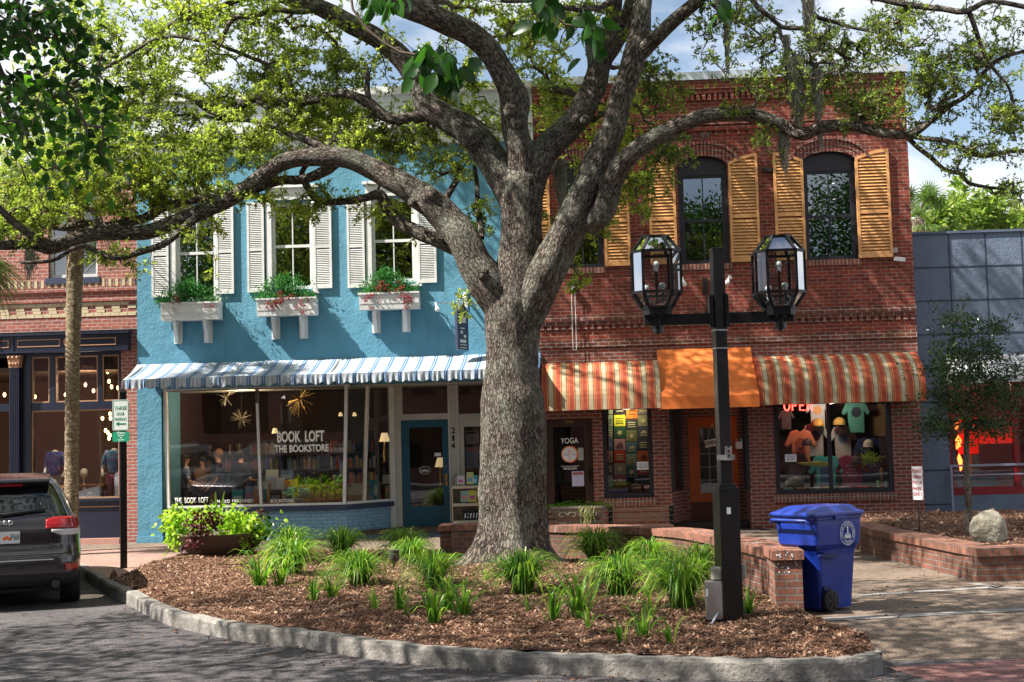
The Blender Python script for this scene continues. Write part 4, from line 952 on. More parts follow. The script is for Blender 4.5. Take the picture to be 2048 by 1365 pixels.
m = MB(); q = pxr(1144, 943, 1168, 973, YF+.09); m.box(q[0], q[1], YF+.10, YF+.106, q[2], q[3]); fl_ = m.build('flyer', M['lavender'], yd)
m = MB(); m.box(q[0]+.02, q[1]-.02, YF+.094, YF+.099, q[3]-.07, q[3]-.02); m.build('flyer_print', colr((.35, .1, .1)), fl_)
m = MB(); q = pxr(1156, 896, 1167, 921, YF+.09); m.box(q[0], q[1], YF+.10, YF+.106, q[2], q[3]); m.build('notice', colr((.36, .38, .35)), yd)
m = MB(); hx = fx(1180, 950); hz = atY(1180, 950, YF).z; m.box(hx-.02, hx+.02, YF+.07, YF+.1, hz-.15, hz+.15); m.bar((hx, YF+.05, hz-.1), (hx, YF+.05, hz+.1), .02, .02); m.build('door_handle', M['black_metal'], yd)
# recessed entry: angled side panels + orange door
YO = YF+1.15; o0, o1 = fx(1376, 900, YO), fx(1476, 900, YO); oz = atY(1420, 833, YO).z
m = MB(); e0, e1 = fx(1362, 900, YO), fx(1488, 900, YO)
wall_holes(m, e0, e1, -.04, ztop-.05, [(o0, o1, -.04, oz)], YO, YO+.1); zk = .78
for (xa, xb) in ((rc_[0], e0), (e1, rc_[1])):
    ya, yb = (YF+BW, YO) if xa == rc_[0] else (YO, YF+BW)
    m.add([(xa, ya, -.04), (xb, yb, -.04), (xb, yb, zk), (xa, ya, zk)], [(0, 1, 2, 3)])
m.build('recess_wall', M['brick_low'], brick)
for (xa, xb, s_) in ((rc_[0], e0, 1), (e1, rc_[1], -1)):
    ya, yb = (YF+BW, YO) if s_ == 1 else (YO, YF+BW); f = MB(); zt_ = ZG+.12
    f.bar((xa, ya, zk+.03), (xb, yb, zk+.03), .06, .06); f.bar((xa, ya, zt_), (xb, yb, zt_), .06, .06)
    f.box(xa-.03 if s_ == -1 else xa, xa+.09, ya-.05, ya+.05, zk, zt_) ; f.box(xb-.09, xb+.03 if s_ == 1 else xb, yb-.05, yb+.05, zk, zt_)
    so_ = f.build('side_window', M['dark_frame'], brick); g = MB(); g.quad((xa, ya, zk+.05), (xb, yb, zk+.05), (xb, yb, zt_), (xa, ya, zt_)); g.build('pane', M['glass_dark'], so_, uv=False)
m = MB(); m.box(rc_[0], rc_[1], YF+BW+.002, YO+.1, ZG+.14, ZG+.2); m.build('recess_ceiling', M['interior_dark'], brick)
m = MB()
for s_ in (rc_[0]-.002, rc_[1]-.068): m.box(s_, s_+.07, YF-.02, YF+BW+.02, .78, ZG+.12)
m.build('black_post', M['black_matte'], brick)
m = MB(); wall_holes(m, o0+.01, o1-.01, .03, oz-.01, [(o0+.24, o1-.2, .68, oz-.24)], YO-.0, YO+.06); od = m.build('orange_door', M['orange_door'], brick)
m = MB(); m.box(o0+.03, o1-.03, YO-.012, YO-.002, .05, .5); m.build('kick_panel', colr((.10, .03, .02)), od)
g = MB(); g.quad((o0+.24, YO+.03, .68), (o1-.2, YO+.03, .68), (o1-.2, YO+.03, oz-.24), (o0+.24, YO+.03, oz-.24)); g.build('pane', M['glass_dark'], od, uv=False)
m = MB()
for t in (.33, .66): x = o0+.24+(o1-o0-.44)*t; m.bar((x, YO+.02, .68), (x, YO+.02, oz-.24), .008, .008)
for k in range(1, 5): z = .68+(oz-.92)*k/5; m.bar((o0+.24, YO+.018, z), (o1-.2, YO+.018, z), .008, .008)
m.build('leaded_bars', M['steel'], od)
q = atY(1424, 886, YO-.05); rotm = Matrix.Rotation(-.18, 3, 'Y'); m = MB(); m.obox((q.x, YO-.03, q.z), (.30, .012, .15), rotm); osn = m.build('hanging_open_sign', M['white_letter'], od)
text('OPEN', M['black_letter'], od, q.x-.02, YO-.042, q.z-.045, .09, .24, .003, rot=rotm, bold=.05)
m = MB(); m.bar((q.x-.1, YO-.02, q.z+.05), (q.x+.02, YO-.02, q.z+.4), .006, .006); m.bar((q.x+.1, YO-.02, q.z+.1), (q.x+.02, YO-.02, q.z+.4), .006, .006); m.build('sign_cord', M['white_letter'], od)
m = MB(); q = pxr(1472, 884, 1489, 898, YO-.1); m.box(q[0], q[1], YO-.06, YO-.01, q[2], q[3]); bx_ = m.build('leaflet_holder', M['paper'], brick)
m = MB(); m.box(q[0]+.01, q[0]+.06, YO-.05, YO-.03, q[3], q[3]+.06); m.build('leaflet', colr((.6, .2, .15)), bx_); m = MB(); m.box(q[0]+.1, q[0]+.15, YO-.05, YO-.03, q[3], q[3]+.07); m.build('leaflet', colr((.15, .6, .3)), bx_)
m = MB(); m.prismZ([(rc_[0]-.1, YF-.3), (rc_[1]+.3, YF-.3), (rc_[1], YO), (rc_[0], YO)], -.03, .0); m.build('dark_threshold', colr((.03, .028, .03)), brick)
# paper notices in shop windows
for (r, wn) in (((1274, 924, 1297, 940), dw1), ((1570, 909, 1593, 924), dw2)):
    q = pxr(*r, YF+.07); m = MB(); m.box(q[0], q[1], YF+.066, YF+.070, q[2], q[3]); nn_ = m.build('paper_notice', M['paper'], wn)
    text('30% OFF', colr((.15, .15, .3)), wn, (q[0]+q[1])/2, YF+.062, q[2]+.03, .05, .16, .002); text('ENTIRE STORE', colr((.15, .15, .3)), wn, (q[0]+q[1])/2, YF+.062, q[2]+.10, .025, .16, .002)
m = MB(); m.box(w1[0]+.1, w1[1]-.1, YF+.14, YF+.9, w1[2]-.05, w1[2]+.06); m.box(w2[0]+.1, w2[1]-.1, YF+.14, YF+.9, w2[2]-.05, w2[2]+.06)
m.box(rx0_+.2, rx1_-.2, YF+4.5, YF+4.6, .13, 3.6); m.build('display_shelf', M['interior_dark'], brick)
# small wall fittings on brick facade
m = MB(); q = pxr(1402, 264, 1419, 274, YF-.02); m.box(q[0], q[1], YF-.02, YF-.002, q[2], q[3]); m.build('wall_plate', M['trough'], brick)
m = MB(); q = pxr(1524, 336, 1544, 344, YF-.04); m.box(q[0], q[1], YF-.08, YF-.002, q[2], q[3]); m.build('iron_bracket', M['black_matte'], brick)
m = MB(); q = pxr(1784, 496, 1795, 506, YF-.04); m.box(q[0], q[1], YF-.07, YF-.002, q[2], q[3]); m.build('junction_box', colr((.35, .3, .3)), brick)
c = atY(1800, 519, YF-.15); m = MB(); m.obox((c.x, c.y, c.z), (.2, .07, .08), Matrix.Rotation(.15, 3, 'Y')); m.obox((c.x-.07, c.y+.08, c.z+.02), (.05, .14, .05)); m.disc((c.x+.06, c.y-.04, c.z-.005), .025, .01, 12)
tag(m.build('security_camera', M['white_paint'], bevel=.01), 'small white security camera on the brick corner below the last shutter', 'camera')

# ============================================================ GREY BUILDING
YG = YF+.35; gx0 = rx1_+.01; gx1 = gx0+9; gtop = (atY(1830, 471, YG).z+atY(2046, 462, YG).z)/2
grey = thing('grey_block_building', 'single storey blue grey panelled building with red framed window at the right edge', 'building', (gx0, YG, 0))
gw = RC(1898, 765, 2048, 990, YG); gw = (gw[0], gx1-1, gw[2], gw[3]); jx = [atY(p, 600, YG).x for p in (1903, 1976, 2049)]; st_ = (jx[2]-jx[0])/2
jx += [jx[2]+st_*k for k in (1, 2, 3, 4, 5, 6)]; jz = []; z = gtop; hp = (atY(1900, 530, YG).z-atY(1900, 597, YG).z)
while z-hp > 0: z -= hp; jz.append(z)
m = MB(); wall_holes(m, gx0, gx1, -.05, gtop, [(gw[0], gw[1], gw[2], gw[3]+.3)], YG, YG+.3); zsplit = gw[3]+.3
m.build('panelled_wall', M['grey_stucco'], grey)
m = MB()
for x in jx:
    if x < gx1: m.box(x-.012, x+.012, YG-.006, YG-.001, (zsplit if x > gw[0] else -.02), gtop-.02)
for z in jz:
    if z > zsplit: m.box(gx0+.01, gx1, YG-.008, YG-.001, z-.012, z+.012)
    else: m.box(gx0+.01, gw[0]-.01, YG-.008, YG-.001, z-.012, z+.012)
m.build('panel_joint', colr((.02, .035, .06)), grey)
m = MB(); m.box(gx0-.0, gx1, YG-.04, YG+.34, gtop+.001, gtop+.05); m.build('parapet_cap', M['grey_smooth'], grey)
m = MB(); shell(m, gx0+.2, gx1, YG+.301, YG+8, gtop-.3, floors=(.02,)); m.build('building_body', M['interior_dark'], grey)
m = MB(); ft = .1; a, b, c, d = gw
m.box(a, b, YG+.02, YG+.16, c, c+.16); m.box(a, a+ft*.6, YG+.02, YG+.16, c+.16, d+.2); xm = atY(2035, 900, YG).x; m.box(xm-.05, xm+.05, YG+.02, YG+.14, c+.16, d+.2); m.box(a, b, YG+.02, YG+.16, d+.2, d+.3)
rw = m.build('red_framed_window', M['red_frame'], grey); g = MB(); g.quad((a+.03, YG+.1, c+.1), (b, YG+.1, c+.1), (b, YG+.1, d+.25), (a+.03, YG+.1, d+.25)); g.build('pane', M['glass'], rw, uv=False)
m = MB(); zr = atY(1950, 931, YG-.1).z; m.bar((a-.02, YG-.12, zr), (gx1-1, YG-.12, zr), .045, .045); m.bar((a-.02, YG-.12, zr-.19), (gx1-1, YG-.12, zr-.19), .03, .03)
for x in (a-.02, a+2.1, a+4.2): m.box(x-.02, x+.02, YG-.14, YG-.1, 0, zr+.02)
tag(m.build('handrail', colr((.25, .27, .36), .35)), 'thin grey handrail running across the red framed window', 'handrail')
aw0 = atY(1887, 712, YG).x; zt_ = atY(1900, 712, YG).z; zc_ = atY(1960, 752, YG-.9).z; zv_ = atY(1960, 766, YG-.9).z
prof = [(YG-.005, zt_), (YG-.9, zc_), (YG-.905, zv_)]; m = MB(); awning_sheet(m, aw0, gx1-.5, prof[::-1], 30); m.add([(aw0, y, z) for y, z in prof+[(YG-.005, zv_)]], [(0, 1, 2, 3)]); m.build('grey_awning', M['aw_grey'], grey)
m = MB(); m.box(a+.2, b, YG+2.6, YG+2.7, .1, gtop-.5); m.build('back_partition', colr((.16, .05, .045)), grey)

# ============================================================ LEFT BRICK BUILDING
YLB = YF+.10; lx1 = bx0_-.006; lx0 = lx1-9
left = thing('left_brick_building', 'pinkish brick building at the left edge with navy storefront and cream brick patterns', 'building', (lx1, YLB, 0))
def lr(*r): return RC(*r, YLB)
lw_ = lr(97, 455, 195, 556); sf = lr(-200, 670, 243, 1060)
ltop = bz_top-1.6
m = MB(); wall_holes(m, lx0, lx1, -.05, ltop, [(lw_[0], lw_[1], lw_[2], lw_[3]+.7), (lx0+1, sf[1], -.04, atY(150, 690, YLB).z)], YLB, YLB+.3); m.build('brick_wall', M['brick_left'], left)
m = MB(); shell(m, lx0, lx1-.004, YLB+.303, YLB+8, ltop-.2); m.build('building_body', M['interior'], left)
uw = sash(left, lw_[0], lw_[1], lw_[2], lw_[3]+.7, YLB+.1, M['white_paint'], .07, .5, muntin=False, name='upper_window')
m = MB()
for k in range(16): z = lw_[2]+.12+k*.045; m.box(lw_[0]+.08, lw_[1]-.08, YLB+.17, YLB+.19, z, z+.03)
m.build('venetian_blind', colr((.35, .45, .55)), uw)
m = MB(); m.box(lw_[0]-.06, lw_[1]+.06, YLB-.04, YLB+.1, lw_[2]-.12, lw_[2]); m.build('blue_sill', M['navy_sill'], left)
m = MB(); zb1 = atY(100, 568, YLB).z; k = 0; x = lx1-.06
mA = MB()
while x > lx0+2: 
    (m if k % 2 else mA).box(x-.062, x, YLB-.02, YLB-.001, zb1-.09, zb1+.06); x -= .072; k += 1
z = atY(140, 635, YLB).z; hh = .075
for row, zz in enumerate((0, hh, 2*hh, 3*hh)):
    x = lx1-.05-(.15 if row % 2 else 0)
    k = 0
    while x > lx0+2:
        if row in (0, 3) or k % 2 == (row == 1): m.box(x-.17, x, YLB-.012, YLB-.001, z+zz+.004, z+zz+hh-.004)
        x -= .18 if row in (0, 3) else .17; k += 1
m.build('cream_brick_band', M['cream_brick'], left); mA.build('red_brick_band', M['brick_row'], left)
m = MB(); z1 = atY(140, 605, YLB).z; m.box(lx0, lx1-.01, YLB-.05, YLB-.001, z1-.0, z1+.08); z1 = atY(140, 655, YLB).z; m.box(lx0, lx1-.01, YLB-.05, YLB-.001, z1-.08, z1); m.box(lx0, lx1-.01, YLB-.06, YLB-.001, zb1-.19, zb1-.10); m.build('brick_course', M['brick_left'], left)
# navy cornice
cz0, cz1 = (atY(40, 706, YLB).z+atY(240, 697, YLB).z)/2, (atY(40, 676, YLB).z+atY(240, 667, YLB).z)/2; cr_ = fx(262, 690, YLB)
m = MB(); m.box(lx0+.5, cr_, YLB-.18, YLB+.0, cz0, cz1); m.box(lx0+.5, cr_+.03, YLB-.26, YLB+.0, cz1, cz1+.05); m.box(lx0+.5, cr_, YLB-.20, YLB, cz0-.04, cz0)
for px in (8, 33): x = fx(px, 690, YLB); m.box(x-.02, x+.02, YLB-.2, YLB-.17, cz0, cz1)
zw = atY(150, 712, YLB).z; zbm = (atY(150, 806, YLB).z+atY(150, 818, YLB).z)/2; zsl = atY(150, 1001, YLB).z
m.box(lx0+1, sf[1], YLB+.02, YLB+.24, zw, cz0-.03)         # head
m.box(lx0+1, sf[1], YLB+.02, YLB+.2, zbm-.08, zbm+.08)
for pa, pb in ((45, 62), (98, 109), (195, 204), (238, 243)):
    xa, xb = fx(pa, 850, YLB), fx(pb, 850, YLB); z_ = zbm+.08 if pa in (98, 195) else .05; m.box(xa, xb, YLB+.021 if z_ > 1 else YLB+.0, YLB+.2, (z_ if z_ > 1 else -.03), zw+.001)
xa, xb = fx(62, 850, YLB), fx(238, 850, YLB); m.box(xa, xb, YLB+.05, YLB+.3, .05, zsl-.03); m.box(xa-.03, xb+.03, YLB-.02, YLB+.32, zsl-.03, zsl+.03); m.box(xa, xb, YLB+.0, YLB+.3, -.03, .12)
sfm = m.build('navy_storefront', M['navy_wood'], left)
m = MB(); m.box(xa-.1, xb+.05, YLB-.16, YLB+.1, -.04, .10); m.build('stone_threshold', colr((.42, .22, .18)), left)
m = MB()
def rectline(x0, x1, z0, z1, y, t=.018):
    m.box(x0, x1, y-.012, y, z0, z0+t); m.box(x0, x1, y-.012, y, z1-t, z1); m.box(x0, x0+t, y-.012, y, z0+t, z1-t); m.box(x1-t, x1, y-.012, y, z0+t, z1-t)
for pa, pb in ((-80, 25), (42, 127), (152, 238)): rectline(fx(pa, 690, YLB), fx(pb, 690, YLB), cz0+.08, cz1-.08, YLB-.181)
for pa, pb, za, zc in ((62, 98, zbm+.08, zw), (109, 195, zbm+.08, zw), (204, 238, zbm+.08, zw), (62, 238, zsl+.03, zbm-.08)): rectline(fx(pa, 850, YLB), fx(pb, 850, YLB), za, zc, YLB+.05, .03)
rc0 = atY(136, 684, YLB-.2); m.disc((rc0.x, YLB-.2, rc0.z), .1, .02, 16); zl = atY(150, 1014, YLB).z; m.box(xa, xb, YLB+.03, YLB+.048, zl-.02, zl)
m.build('copper_moulding', M['copper_trim'], left)
m = MB(); m.quad((fx(62, 850, YLB), YLB+.1, zsl), (fx(238, 850, YLB), YLB+.1, zsl), (fx(238, 850, YLB), YLB+.1, zw), (fx(62, 850, YLB), YLB+.1, zw)); m.build('storefront_pane', M['glass'], left, uv=False)
# fluted column
xa, xb = fx(24, 850, YLB), fx(43, 850, YLB); m = MB(); zc0 = atY(33, 737, YLB).z
m.box(xa, xb, YLB-.14, YLB+.1, -.03, zc0)
for k in range(4): x = xa+.03+k*.043; m.bar((x, YLB-.142, .5), (x, YLB-.142, zc0-.05), .014, .014)
m.build('fluted_column', M['navy_wood'], left)
m = MB(); z2 = atY(33, 712, YLB).z; m.prismY([(xa, zc0), (xb, zc0), (xb+.04, z2), (xa-.04, z2)], YLB-.16, YLB+.05)
for k in range(3): m.ball((xa+.03+k*.065, YLB-.16, zc0+.08), .035, 8); m.ball((xa+.0+k*.09, YLB-.17, z2-.05), .035, 8)
m.build('carved_capital', M['copper_trim'], left)
m = MB(); m.box(lx0+.3, lx1-.3, YLB+4.2, YLB+4.3, .13, 3.6); m.box(fx(62, 850, YLB), fx(238, 850, YLB), YLB+.3, YLB+1.3, .1, zsl+.02); m.build('shop_partition', colr((.13, .065, .04)), left)
# ------------------------------------------------------------ trees
from mathutils import noise as mnoise
def resample(pts, rad, step):
    """Catmull-Rom through pts, returns evenly spaced points and radii."""
    P = []; R = []
    for i in range(len(pts)-1):
        p0, p1, p2, p3 = pts[max(i-1, 0)], pts[i], pts[i+1], pts[min(i+2, len(pts)-1)]; n = max(1, int((p2-p1).length/step))
        for k in range(n):
            t = k/n; P.append(.5*((2*p1)+(-p0+p2)*t+(2*p0-5*p1+4*p2-p3)*t*t+(-p0+3*p1-3*p2+p3)*t**3)); R.append(rad[i]+(rad[i+1]-rad[i])*t)
    P.append(pts[-1]); R.append(rad[-1]); return P, R
class Tubes:
    def __init__(s): s.V = []; s.F = []; s.B = []
    def add(s, P, R, n=6, lump=0, seed=0, flare=None):
        k = len(P); b0 = len(s.V); prev = None; d = seed*7.3
        for i in range(k):
            t = (P[min(i+1, k-1)]-P[max(i-1, 0)])
            t = t.normalized() if t.length > 1e-9 else Vector((0, 0, 1))
            if prev is None: a = t.cross(Vector((0, 0, 1)) if abs(t.z) < .9 else Vector((1, 0, 0))).normalized()
            else:
                a = prev-t*prev.dot(t); a = a.normalized() if a.length > 1e-6 else t.orthogonal().normalized()
            prev = a; b = t.cross(a)
            if i: d += (P[i]-P[i-1]).length
            for j in range(n):
                q = 2*PI*j/n; r = R[i]; ca, sa = math.cos(q), math.sin(q)
                if lump: r *= 1+lump*(mnoise.noise(Vector((ca*1.3+seed, sa*1.3, d*1.5)))+.5*mnoise.noise(Vector((ca*3+seed, sa*3, d*5))))
                if flare: r *= flare(P[i], (a*ca+b*sa))
                p = P[i]+(a*ca+b*sa)*r; s.V.append(p); s.B.append((ca*R[i]+seed*3.1, sa*R[i], d))
        for i in range(k-1):
            for j in range(n): s.F.append((b0+i*n+j, b0+i*n+(j+1) % n, b0+(i+1)*n+(j+1) % n, b0+(i+1)*n+j))
    def build(s, name, mat, parent): return fast_mesh(name, np.array([tuple(v) for v in s.V]), s.F, mat, parent, {'bark': np.array(s.B)}, smooth=True)
def grow(seeds, attr, step=.24, tip=.0045, powr=.47, wob=.22, maxr=.06, updir=.25, rng=None):
    """greedy branching from seed points to attractors; returns list of (points, radii) and tip sprays."""
    rng = rng or np.random.default_rng(3)
    A = np.array(attr); S = np.array([tuple(p) for p in seeds]); cap = len(S)+len(A)*60; N = np.zeros((cap, 3)); N[:len(S)] = S; nN = len(S); par = -np.ones(cap, int); cnt = np.zeros(cap)
    d0 = np.empty(len(A))
    for i in range(0, len(A), 200): d0[i:i+200] = np.sqrt(((A[i:i+200, None]-S[None])**2).sum(2)).min(1)
    paths = []; order = np.argsort(d0)
    for ai in order:
        a = A[ai]; dd = ((N[:nN]-a)**2).sum(1); j = int(dd.argmin()); d = math.sqrt(dd[j])
        if d < .05: continue
        n = max(2, int(math.ceil(d/step))); 
        if nN+n >= cap: break
        p = N[j]; side = rng.normal(0, 1, 3); side[2] += updir*2; ctrl = (p+a)/2+side*d*wob*.5; idx = [j]
        for k in range(1, n+1):
            t = k/n; q = (1-t)**2*p+2*t*(1-t)*ctrl+t*t*a+(rng.normal(0, .02, 3) if k < n else 0); N[nN] = q; par[nN] = idx[-1]; idx.append(nN); nN += 1
        cnt[idx[-1]] += 1; paths.append(idx)
    tot = cnt.copy()
    for i in range(nN-1, len(S)-1, -1):
        if par[i] >= len(S): tot[par[i]] += tot[i]
    rad = np.minimum(tip*np.maximum(tot, 1)**powr, maxr)
    out = []
    for idx in paths:
        P = [Vector(N[i]) for i in idx]; R = [rad[idx[1]]]+[rad[i] for i in idx[1:]]; R[-1] = tip*.6; out.append((P, R))
    return out
def leaf_cloud(P, D, size, wid, tint, rng, fold=.25, up=.35, name='crown', mat=None, parent=None, curl=.1):
    """P leaf bases (n,3), D direction (n,3). diamond leaves of two triangles."""
    n = len(P); D = D/np.maximum(np.linalg.norm(D, axis=1), 1e-6)[:, None]; Nn = rng.normal(0, 1, (n, 3)); Nn[:, 2] = np.abs(Nn[:, 2])+up
    S = np.cross(D, Nn); S /= np.maximum(np.linalg.norm(S, axis=1), 1e-6)[:, None]; U = np.cross(S, D)
    L_ = size[:, None]; W = (size*wid)[:, None]/2
    v0 = P; v1 = P+D*L_*.5-S*W+U*L_*fold*.3; v2 = P+D*L_-U*L_*curl; v3 = P+D*L_*.5+S*W+U*L_*fold*.3
    V = np.stack([v0, v1, v2, v3], 1).reshape(-1, 3); b = np.arange(n)[:, None]*4; F = np.concatenate([b+[0, 1, 2], b+[0, 2, 3]], 1).reshape(-1, 3)
    return fast_mesh(name, V, F, mat, parent, {'tint': np.repeat(tint, 4)})
def spray(paths, rng, per, sig, back=3, size=(.045, .075), wid=.42, stretch=(1, 1, .7)):
    P = []; D = []
    for pts, R in paths:
        k = per if not hasattr(per, '__call__') else per(pts[-1])
        if k <= 0: continue
        m_ = min(back, len(pts)-1); idx = rng.integers(1, m_+1, k); t = rng.random(k)
        for i in range(k):
            a, b = pts[-idx[i]], pts[-idx[i]-1]; q = a.lerp(b, t[i]); o_ = rng.normal(0, sig, 3)*stretch; P.append((q.x+o_[0], q.y+o_[1], q.z+o_[2])); d = o_+np.array((a-b).normalized())*sig*.8; D.append(d)
    P = np.array(P); D = np.array(D)+rng.normal(0, .05, (len(P), 3)); return P, D
def W3d(px, py, Y): return atY(px, py, Y)
def limb(spec):
    """spec: list of (px, py, Y, r_px)"""
    return [W3d(a, b, c) for a, b, c, r in spec], [r*c/F_PX for a, b, c, r in spec]
rng = np.random.default_rng(5)
TY = trunk_c.y
oak = thing('live_oak', 'large live oak with spreading mossy limbs rising from the mulch bed in the centre', 'tree', (trunk_c.x, TY, 0))
